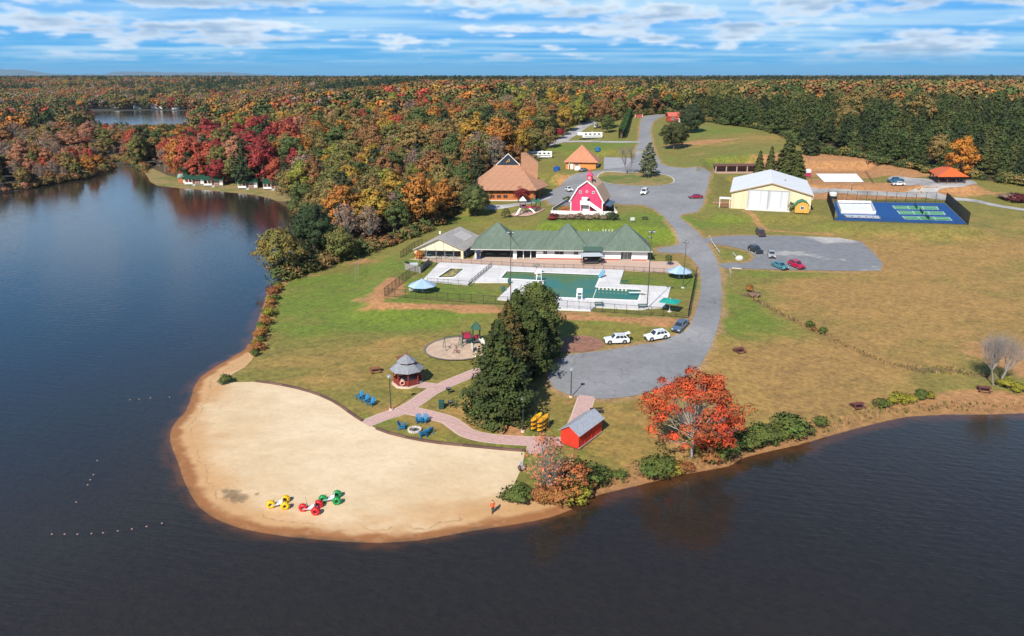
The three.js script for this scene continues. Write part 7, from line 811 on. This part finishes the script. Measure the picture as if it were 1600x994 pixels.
// ---------------------------------------------------------------- the walker on the sand: one continuous figure
{
  const q = gp(770, 803), t = thing('person', 'person in orange jacket and dark trousers walking on the sand', 'person', q, 0.35);
  const sk = lin(0.45, 0.27, 0.18), jk = lin(0.62, 0.10, 0.025), tr = lin(0.03, 0.032, 0.05), sh = lin(0.05, 0.045, 0.04);
  // joints in metres, facing +z
  const bones = [ // a, ra, b, rb
    [[0, 0.92, 0], 0.135, [0, 1.12, 0.01], 0.125], [[0, 1.12, 0.01], 0.125, [0, 1.33, 0.0], 0.145], [[-0.10, 1.38, 0], 0.085, [0.10, 1.38, 0], 0.085], [[0, 1.38, 0], 0.06, [0, 1.50, 0.015], 0.052],
    [[0, 1.585, 0.02], 0.088, [0, 1.625, 0.015], 0.092], [[0, 1.54, 0.045], 0.055, [0, 1.56, 0.05], 0.06], [[0, 1.575, 0.105], 0.012, [0, 1.60, 0.10], 0.010],
    [[-0.18, 1.38, 0], 0.062, [-0.24, 1.12, -0.04], 0.048], [[-0.24, 1.12, -0.04], 0.046, [-0.25, 0.90, 0.05], 0.034], [[0.18, 1.38, 0], 0.062, [0.24, 1.12, -0.02], 0.048], [[0.24, 1.12, -0.02], 0.046, [0.22, 0.92, 0.12], 0.034],
    [[-0.09, 0.90, 0], 0.105, [-0.10, 0.49, 0.08], 0.065], [[-0.10, 0.49, 0.08], 0.063, [-0.10, 0.09, 0.05], 0.042], [[-0.10, 0.05, 0.02], 0.042, [-0.11, 0.035, 0.2], 0.034],
    [[0.09, 0.90, 0], 0.105, [0.10, 0.49, 0.0], 0.065], [[0.10, 0.49, 0.0], 0.063, [0.10, 0.10, -0.18], 0.042], [[0.10, 0.06, -0.2], 0.042, [0.11, 0.035, -0.03], 0.034],
  ];
  const hand = (s, w, d) => { const o = []; o.push([w, 0.034, [w[0], w[1] - 0.06, w[2] + d * 0.02], 0.036]); for (let k = 0; k < 4; k++) { const z = (k - 1.5) * 0.021, b = [w[0], w[1] - 0.085, w[2] + d * 0.02 + z], len = [0.07, 0.08, 0.078, 0.06][k], m = [b[0] + s * 0.006, b[1] - len * 0.55, b[2]], e = [b[0] - s * 0.012, b[1] - len, b[2] + 0.004]; o.push([b, 0.0095, m, 0.009], [m, 0.009, e, 0.008]); } o.push([[w[0] - s * 0.01, w[1] - 0.03, w[2] + d * 0.05], 0.012, [w[0] - s * 0.03, w[1] - 0.08, w[2] + d * 0.07], 0.010]); return o; };
  const capsule = (p, [a, ra, b, rb]) => { const dx = b[0] - a[0], dy = b[1] - a[1], dz = b[2] - a[2], L = dx * dx + dy * dy + dz * dz, u = clamp(((p[0] - a[0]) * dx + (p[1] - a[1]) * dy + (p[2] - a[2]) * dz) / L); return Math.hypot(p[0] - a[0] - dx * u, p[1] - a[1] - dy * u, p[2] - a[2] - dz * u) - lerp(ra, rb, u); };
  const surface = (list, c, half, n, k) => { const mc = new MarchingCubes(n, undefined, true, false, 200000); mc.isolation = 0; const inv = 1 / (n / 2); for (let z = 0; z < n; z++) for (let y = 0; y < n; y++) for (let x = 0; x < n; x++) { const p = [c[0] + (x - n / 2) * inv * half, c[1] + (y - n / 2) * inv * half, c[2] + (z - n / 2) * inv * half]; let d = 9; for (const b of list) { const e = capsule(p, b), h = clamp(0.5 + 0.5 * (e - d) / k); d = lerp(e, d, h) - k * h * (1 - h); } mc.field[z * n * n + y * n + x] = -d; } mc.update(); const m = mc.count; const g = new THREE.BufferGeometry(), pa = mc.positionArray.slice(0, m * 3), na = mc.normalArray.slice(0, m * 3); for (let i = 0; i < m; i++) { pa[i * 3] = c[0] + pa[i * 3] * half; pa[i * 3 + 1] = c[1] + pa[i * 3 + 1] * half; pa[i * 3 + 2] = c[2] + pa[i * 3 + 2] * half; } g.setAttribute('position', new THREE.BufferAttribute(pa, 3)); g.setAttribute('normal', new THREE.BufferAttribute(na, 3)); return g; };
  const body = surface(bones, [0, 0.87, 0], 0.95, 96, 0.035), hl = surface(hand(-1, [-0.25, 0.90, 0.05], 1), [-0.25, 0.83, 0.06], 0.13, 56, 0.006), hr = surface(hand(1, [0.22, 0.92, 0.12], 1), [0.22, 0.85, 0.13], 0.13, 56, 0.006), g = mergeGeometries([body, hl, hr]), p = g.attributes.position, col = new Float32Array(p.count * 3);
  for (let i = 0; i < p.count; i++) { const x = p.getX(i), y = p.getY(i), z = p.getZ(i), arm = Math.abs(x) > 0.17 && y < 1.42; let c = y > 1.46 ? sk : arm ? (y < 0.93 ? sk : jk) : y > 0.90 ? jk : y < 0.085 ? sh : tr; col.set([c.r, c.g, c.b], i * 3); }
  g.setAttribute('color', new THREE.BufferAttribute(col, 3)); part('body', g, new THREE.MeshStandardMaterial({ vertexColors: true, roughness: 0.85 }), t);
  const hair = new THREE.SphereGeometry(0.105, 18, 12, 0, TAU, 0, Math.PI * 0.55); hair.rotateX(-0.45); hair.translate(0, 1.628, -0.004); part('hair', hair, mat(0.03, 0.02, 0.014, 0.7), t); for (const s of [-1, 1]) part('eye', new THREE.SphereGeometry(0.012, 8, 6).translate(s * 0.034, 1.607, 0.098), mat(0.03, 0.02, 0.02, 0.3), t); for (const s of [-1, 1]) part('ear', new THREE.SphereGeometry(0.022, 8, 6).scale(0.5, 1.2, 0.9).translate(s * 0.094, 1.6, 0.01), mat(0.45, 0.27, 0.18, 0.7), t); part('mouth', box(0.045, 0.008, 0.012, 0, 1.545, 0.104), mat(0.35, 0.12, 0.10, 0.6), t); part('scarf', (() => { const r = new THREE.TorusGeometry(0.07, 0.03, 8, 18); r.rotateX(Math.PI / 2); r.translate(0, 1.46, 0.01); return r; })(), mat(0.7, 0.62, 0.55, 0.8), t);
}
// ---------------------------------------------------------------- single trees and shrubs
{
  const heroCone = (seed, h, w, o = {}) => conifer(seed, { height: h, wide: w, low: h * 0.05, tiers: 22, sprays: 13, leaves: 64, size: 0.40, puff: 1.3, trunk: 0.26, lift: -0.02, taper: 0.55, vary: 0.6, warm: 0.3, ...o });
  const put = (name, shape, hue, px, py, label, scale = 1, wide = 1, turn = 0.4, bk) => plant(name, shape, hue, gp(px, py), scale, turn, label, name.includes('shrub') || name.includes('bush') ? 'shrub' : 'tree', null, wide, bk);
  const roundCone = (seed, h, w) => broadleaf(seed, { height: h, wide: w, low: h * 0.06, clumps: 150, leaves: 130, clump: 1.05, size: 0.30, limbs: 24, vary: 0.8, warm: 0.16, fill: 0.45 });
  const cedarM = leafMat(0.050, 0.068, 0.012), cedarWarm = leafMat(0.105, 0.082, 0.018), cedarLight = leafMat(0.085, 0.105, 0.020), layered = (seed, h, w) => conifer(seed, { height: h, wide: w, low: 0.5, tiers: 21, sprays: 15, leaves: 95, size: 0.30, puff: 1.15, trunk: 0.28, lift: -0.02, taper: 0.74, vary: 0.8, rough: 1, warm: 0.15, long: 1.4 });
  put('cedar_tree', layered(501, 14.4, 5.3), cedarM, 779, 652, 'largest dark cedar with a broad crown beside the brick path'); put('cedar_tree', layered(502, 13.0, 3.8), cedarWarm, 793, 600, 'rusty tinged cedar rising behind the largest cedar'); put('cedar_tree', roundCone(503, 11.6, 4.3), cedarLight, 838, 545, 'lighter green loose cedar nearest the parked cars'); put('cedar_tree', layered(504, 12.5, 4.0), cedarM, 826, 585, 'dark cedar leaning over the edge of the asphalt'); put('cedar_tree', layered(508, 9.4, 3.0), cedarLight, 848, 560, 'small cedar at the corner of the asphalt'); put('cedar_tree', layered(509, 12.5, 3.7), cedarM, 806, 566, 'dark cedar in the middle of the grove by the playground');
  put('cedar_tree', roundCone(505, 15.5, 5.6), leafMat(0.034, 0.056, 0.018), 493, 408, 'tall dark green cedar at the corner of wood and lake'); put('willow_tree', broadleaf(506, { height: 12, wide: 5.6, low: 1.0, clumps: 110, leaves: 90, clump: 1.3, size: 0.36, limbs: 22, vary: 0.5 }), leafMat(0.17, 0.135, 0.03), 441, 432, 'olive yellow tree leaning over the water beside the tall cedar'); put('willow_tree', broadleaf(507, { height: 9, wide: 4, low: 0.8, clumps: 70, leaves: 80, clump: 1.1, size: 0.36, limbs: 18, vary: 0.5 }), leafMat(0.125, 0.125, 0.03), 532, 408, 'low olive tree between the tall cedar and the lawn');
  // scarlet tree on the right shore, its bare lower limbs showing
  { const t = plant('maple_tree', broadleaf(520, { height: 12.2, wide: 6.7, low: 1.7, clumps: 190, leaves: 78, clump: 0.82, size: 0.20, limbs: 40, trunk: 0.22, vary: 0.75, warm: 0.6, fill: 0.58 }), leafMat(0.45, 0.070, 0.018), gp(1080, 716), 0.97, 1.1, 'large scarlet maple with pale bare limbs on the shore', 'tree', null, 1, paleBark); part('inner_twigs', bareTree(521, { height: 10, levels: 5, trunk: 0.13, first: 5, spread: 0.9, up: 0.2 }), greyBark, t); }
  // thin salmon tree on the beach corner
  { const t = plant('maple_tree', broadleaf(522, { height: 8.4, wide: 3.2, low: 1.2, clumps: 60, leaves: 19, clump: 0.75, size: 0.20, limbs: 34, trunk: 0.12, vary: 0.4, warm: 0.4 }), leafMat(0.46, 0.155, 0.07), gp(852, 776), 1, 0.4, 'thin salmon orange tree growing at the corner of the beach', 'tree', null, 1, greyBark); part('inner_twigs', bareTree(523, { height: 7.5, levels: 5, trunk: 0.07, first: 4, stems: 2, spread: 0.6 }), greyBark, t); }
  plant('maple_tree', broadleaf(524, { height: 4.8, wide: 2.6, low: 0.5, clumps: 60, leaves: 40, clump: 0.5, size: 0.18, limbs: 20, trunk: 0.09, vary: 0.4, warm: 0.4 }), leafMat(0.34, 0.115, 0.035), gp(884, 776), 1, 1.4, 'low orange tree between the beach corner and the green bushes', 'tree', null, 1, greyBark);
  { const g0 = gp(1556, 603), t = thing('bare_tree', 'leafless grey tree with many stems on the right shore', 'tree', g0, 0.3); part('trunk', bareTree(530, { height: 9.5, levels: 5, trunk: 0.12, first: 5, stems: 6, spread: 0.75, up: 0.3 }), mat(0.26, 0.23, 0.215, 0.95), t); }
  { const t = thing('bare_tree', 'leafless grey tree on the traffic island', 'tree', gp(981, 273), 0.3); part('trunk', bareTree(531, { height: 12.5, levels: 5, trunk: 0.22, first: 4, stems: 2, spread: 0.7 }), mat(0.20, 0.18, 0.165, 0.95), t); }
  const thinPine = conifer(540, { height: 13, wide: 4.2, low: 1.2, tiers: 14, sprays: 7, leaves: 60, size: 0.34, puff: 0.7, trunk: 0.17, lift: 0.12, taper: 0.7, vary: 0.5 });
  put('pine_tree', thinPine, HUE.pineWarm, 1013, 277, 'thin dark pine with pale trunk on the traffic island', 1, 1, 0.4, paleBark);
  put('pine_tree', roundCone(541, 10.5, 4.2), leafMat(0.082, 0.10, 0.026), 742, 338, 'light green bushy pine beside the lodge drive', 1, 1); put('cedar_tree', roundCone(542, 12, 5.2), leafMat(0.058, 0.068, 0.018), 1053, 233, 'broad cedar standing on the ball field lawn', 1.08); put('cedar_tree', roundCone(543, 11, 4.2), HUE.dark, 1079, 208, 'darker cedar behind the broad one on the ball field', 1.35);
  const hallCedar = conifer(545, { height: 16, wide: 3.6, low: 0.5, tiers: 22, sprays: 12, leaves: 60, size: 0.42, puff: 1.1, trunk: 0.24, lift: 0.02, taper: 0.6, vary: 0.6 });
  put('cedar_tree', conifer(544, { height: 12, wide: 3.2, low: 0.4, tiers: 20, sprays: 12, leaves: 50, size: 0.4, puff: 1.0, trunk: 0.22, lift: -0.05, taper: 0.7, vary: 0.5 }), leafMat(0.045, 0.062, 0.02), 1266, 242, 'conical cedar standing before the pine wood', 1.1); for (const [px, py, s, l, w] of [[1228, 281, 0.95, 'tallest cedar behind the white roofed hall', 1.3], [1202, 278, 0.72, 'narrow cedar behind the ridge of the white roofed hall', 0.75], [1185, 276, 0.6, 'small pointed cedar left of the others behind the hall', 0.85], [1244, 285, 0.7, 'bushy cedar at the corner behind the hall', 1.2]]) put('cedar_tree', hallCedar, HUE.pineWarm, px, py, l, s, w);
  put('maple_tree', broadleaf(550, { height: 5.2, wide: 2.4, low: 1.0, clumps: 44, leaves: 60, clump: 0.7, size: 0.26, vary: 0.4 }), leafMat(0.17, 0.014, 0.018), 815, 317, 'small maroon maple in front of the lodge'); put('maple_tree', broadleaf(551, { height: 4.8, wide: 2.6, low: 0.4, clumps: 40, leaves: 50, clump: 0.8, size: 0.3, vary: 0.4 }), leafMat(0.22, 0.015, 0.02), 873, 217, 'small crimson tree beside the caravan', 1.2);
  for (const [px, py, hue, s, l] of [[883, 207, 'gold', 1.1, 'golden green hickory overhanging the camp road'], [905, 196, 'lime', 1.15, 'yellow green hickory behind the camp road'], [940, 203, 'rust', 1.3, 'broad rust brown oak behind the long caravan'], [949, 208, 'green', 0.75, 'dark green round tree beside the long caravan'], [826, 205, 'rust', 1.25, 'broad russet oak at the edge of the caravan ground'], [800, 245, 'gold', 1.1, 'golden oak behind the lodge peak'], [858, 232, 'bronze', 0.8, 'thin bronze tree in front of the white caravan']]) put('shade_tree', SHAPE.broad[Math.floor(px) % 4], HUE[hue], px, py, l, s);
  put('oak_tree', SHAPE.broad[1], leafMat(0.42, 0.16, 0.02), 1497, 283, 'bright orange oak standing out before the pine wood', 1.12, 0.95);
  put('sapling', broadleaf(552, { height: 3.6, wide: 1.2, low: 0.9, clumps: 24, leaves: 40, clump: 0.5, size: 0.22, trunk: 0.05 }), leafMat(0.42, 0.15, 0.03), 657, 415, 'small orange sapling beside the grey board screen');
  put('sapling', broadleaf(553, { height: 3.0, wide: 0.6, low: 0.2, clumps: 20, leaves: 40, clump: 0.4, size: 0.2, trunk: 0.05 }), HUE.green, 1044, 415, 'slim green shrub beside the road side umbrella');
  put('sapling', broadleaf(554, { height: 3.0, wide: 1.3, low: 0.3, clumps: 24, leaves: 40, clump: 0.5, size: 0.24, trunk: 0.06 }), HUE.olive, 789, 341, 'small olive shrub on the lawn below the lodge drive'); put('sapling', broadleaf(555, { height: 2.6, wide: 1.3, low: 0.2, clumps: 20, leaves: 36, clump: 0.5, size: 0.24, trunk: 0.06 }), HUE.green, 1236, 330, 'dark green shrub between the hall doors and the hut');
  // clipped hedge beside the road
  { const a = gp(971, 217), b = gp(984, 180), t = thing('hedge', 'tall clipped green hedge beside the long straight road', 'hedge', a, 0), r = rng(66), Lf = new Leaves(), d = b.clone().sub(a), L = Math.hypot(d.x, d.z), n = unit(d.z, 0, -d.x); for (let i = 0; i < 9000; i++) { const u = r(), w = (r() - 0.5) * 2, top = r() < 0.35, hgt = 4.8, s = top ? w : Math.sign(w), y = top ? hgt : r() * hgt, wob = 1.5 + 0.25 * fbm(u * 30, y, 2), x = d.x * u + n[0] * s * wob, z = d.z * u + n[2] * s * wob; Lf.leaf(x, y + d.y * u, z, ...unit(top ? 0 : n[0] * s, top ? 1 : 0.25, top ? 0 : n[2] * s), 0.5, 1.2, r, tint(r, 0.4, 0.1)); } part('foliage', Lf.geometry(), leafMat(0.055, 0.115, 0.02), t); part('stem', beam([0, 1, 0], [d.x, d.y + 1, d.z], 0.7, 2.4), bark, t); }
  // shrubs: along the barn fence and along the shores
  const bush = [0, 1, 2].map((i) => broadleaf(570 + i, { height: 1.6, wide: 1.15, low: 0.05, clumps: 40, leaves: 40, clump: 0.34, size: 0.15, limbs: 6, fill: 0.35, trunk: 0.04, vary: 0.4 }));
  const shrub = (px, py, s, hue, label, group, wide = 1) => plant('shrub', bush[Math.floor(px * 7 + py) % 3], hue, gp(px, py), s, px * 0.7, label, 'shrub', group, wide * (0.8 + 0.55 * ((px * 0.37 + py * 0.61) % 1))).scale.y *= 0.75 + 0.6 * ((px * 0.71 + py * 0.23) % 1);
  for (let k = 0; k < 7; k++) shrub(866 + k * 13.2, 342.5 + k * 0.15, 0.95, k === 0 ? HUE.maroon : HUE.mauve, k === 0 ? 'dark maroon shrub at the end of the barn hedge row' : 'reddish brown clipped shrub in the row before the barn fence', 'shrubs before the barn fence', 1.25);
  shrub(957, 343.5, 1.35, HUE.dark, 'dark green rounded shrub at the corner of the barn fence'); shrub(886, 316, 1, HUE.green, 'green shrub beside the barn ramp'); shrub(862, 344, 0.9, HUE.crimson, 'crimson shrub beside the barn playground');
  const gB = leafMat(0.085, 0.110, 0.018), yB = leafMat(0.24, 0.22, 0.02), rB = leafMat(0.26, 0.10, 0.03), oB = leafMat(0.30, 0.13, 0.03);
  const shore = [[808, 782, 1.3, gB], [905, 762, 1.9, gB], [922, 755, 1.7, gB], [914, 766, 1.4, oB], [940, 750, 1.1, gB], [968, 748, 0.9, gB], [1022, 744, 1.4, gB], [1036, 741, 1.4, gB], [1048, 738, 1.0, yB], [1108, 722, 1.5, rB], [1118, 716, 1.7, gB], [1100, 708, 1.5, yB], [1132, 714, 1.5, gB], [1158, 702, 1.6, gB], [1172, 698, 1.6, gB], [1186, 695, 1.6, gB], [1200, 691, 1.4, gB], [1214, 686, 1.3, gB], [1235, 682, 1.9, gB], [1282, 667, 1.0, gB], [1378, 636, 0.8, gB], [1392, 633, 0.85, yB], [1406, 629, 0.9, yB], [1420, 627, 0.8, yB], [1438, 623, 1.15, gB], [1450, 622, 0.7, yB], [860, 782, 1.5, oB], [872, 785, 1.5, rB], [846, 784, 1.2, rB], [895, 780, 1.4, yB], [352, 599, 0.9, gB], [1570, 605, 0.9, yB], [1590, 612, 0.9, yB], [1075, 735, 0.9, rB], [1062, 737, 0.9, rB]];
  shore.forEach(([px, py, s, hue]) => shrub(px, py, s * 0.82, hue, hue === gB ? 'green leafy shrub on the lake shore' : hue === yB ? 'yellow green shrub on the lake shore' : hue === oB ? 'orange tinged shrub on the lake shore' : 'rusty brown shrub on the lake shore', 'shrubs along the lake shore', 1.15));
  const bank = []; for (let k = 0; k < 26; k++) { const u = k / 25; bank.push([lerp(432, 392, Math.pow(u, 0.8)) + (k % 3) * 4, lerp(446, 556, u)]); } bank.forEach(([px, py], k) => { shrub(px + 2, py, 0.55 + (k % 4) * 0.12, [gB, yB, oB, rB, oB][k % 5], ['green shrub in the thicket along the narrow shore', 'yellow green shrub in the thicket along the narrow shore', 'orange shrub in the thicket along the narrow shore', 'rusty shrub in the thicket along the narrow shore', 'orange shrub in the thicket along the narrow shore'][k % 5], 'thicket along the narrow shore'); });
  for (const [px, py, s, hue, l] of [[1170, 456, 0.9, oB, 'orange shrub at the head of the drainage ditch'], [1178, 464, 0.8, HUE.mauve, 'brown weeds at the head of the drainage ditch'], [1265, 512, 0.7, gB, 'green shrub part way along the drainage ditch'], [1285, 521, 0.8, gB, 'green shrub farther along the drainage ditch'], [1272, 517, 0.6, HUE.rust, 'rust brown weeds part way along the drainage ditch']]) shrub(px, py, s, hue, l);
  shrub(1590, 315, 1.6, HUE.maroon, 'wide maroon shrub beside the gravel road', null, 2.0); shrub(1578, 312, 1.5, HUE.mauve, 'wide brown shrub beside the gravel road', null, 2.2);
  // dry grass and reeds, leaf litter tufts: nobody could count them
  const r = rng(12), tuft = (() => { const g = []; const q = rng(3); for (let k = 0; k < 14; k++) { const a = q() * TAU, s = 0.16 + q() * 0.25, h = 0.5 + q() * 0.5, w = 0.035; g.push(poly([[[Math.cos(a) * 0.06 - w, 0, Math.sin(a) * 0.06], [Math.cos(a) * 0.06 + w, 0, Math.sin(a) * 0.06 + w], [Math.cos(a) * s, h, Math.sin(a) * s]]])); } return fuse(g); })();
  const spots = []; for (let i = 1; i < ditch.length; i++) { const [a, b] = [ditch[i - 1], ditch[i]], n = Math.round(Math.hypot(b[0] - a[0], b[1] - a[1]) * 9); for (let k = 0; k < n; k++) { const u = r(), w = i > 6 ? 3.0 : 1.1; spots.push([lerp(a[0], b[0], u) + (r() - 0.5) * w, lerp(a[1], b[1], u) + (r() - 0.5) * w, 0.35 + r() * 0.4]); } }
  for (let i = 0; i < 5200; i++) { const k = Math.floor(r() * 68), a = lakeA[k], b = lakeA[k + 1], u = r(), x = lerp(a[0], b[0], u) + (r() - 0.5) * 7, z = lerp(a[1], b[1], u) + (r() - 0.5) * 7, sd = shoreDist(x, z); if (sd < 0.8 || sd > 4.2 || inside(beachPoly, x, z) || z < -190) continue; spots.push([x, z, 0.35 + r() * 0.55]); }
  const m = new THREE.InstancedMesh(tuft, new THREE.MeshStandardMaterial({ roughness: 1, side: THREE.DoubleSide }), spots.length), o = new THREE.Object3D(); m.name = 'shore_grass'; spots.forEach(([x, z, s], i) => { o.position.set(x, hGrid(x, z) - 0.02, z); o.rotation.y = r() * TAU; o.scale.set(s * 1.2, s, s * 1.2); o.updateMatrix(); m.setMatrixAt(i, o.matrix); const k = 0.7 + 0.6 * r(); m.setColorAt(i, r() < 0.3 ? lin(0.12 * k, 0.13 * k, 0.03 * k) : lin(0.34 * k, 0.21 * k, 0.09 * k)); }); scene.add(m); tag(m, 'dry grass and reeds along the shores and the ditch', 'grass', null, 'stuff');
}
console.log('objects 2');
scene.traverse((o) => { if (o.isMesh) { o.castShadow = true; o.receiveShadow = true; } });
renderer.render(scene, camera);
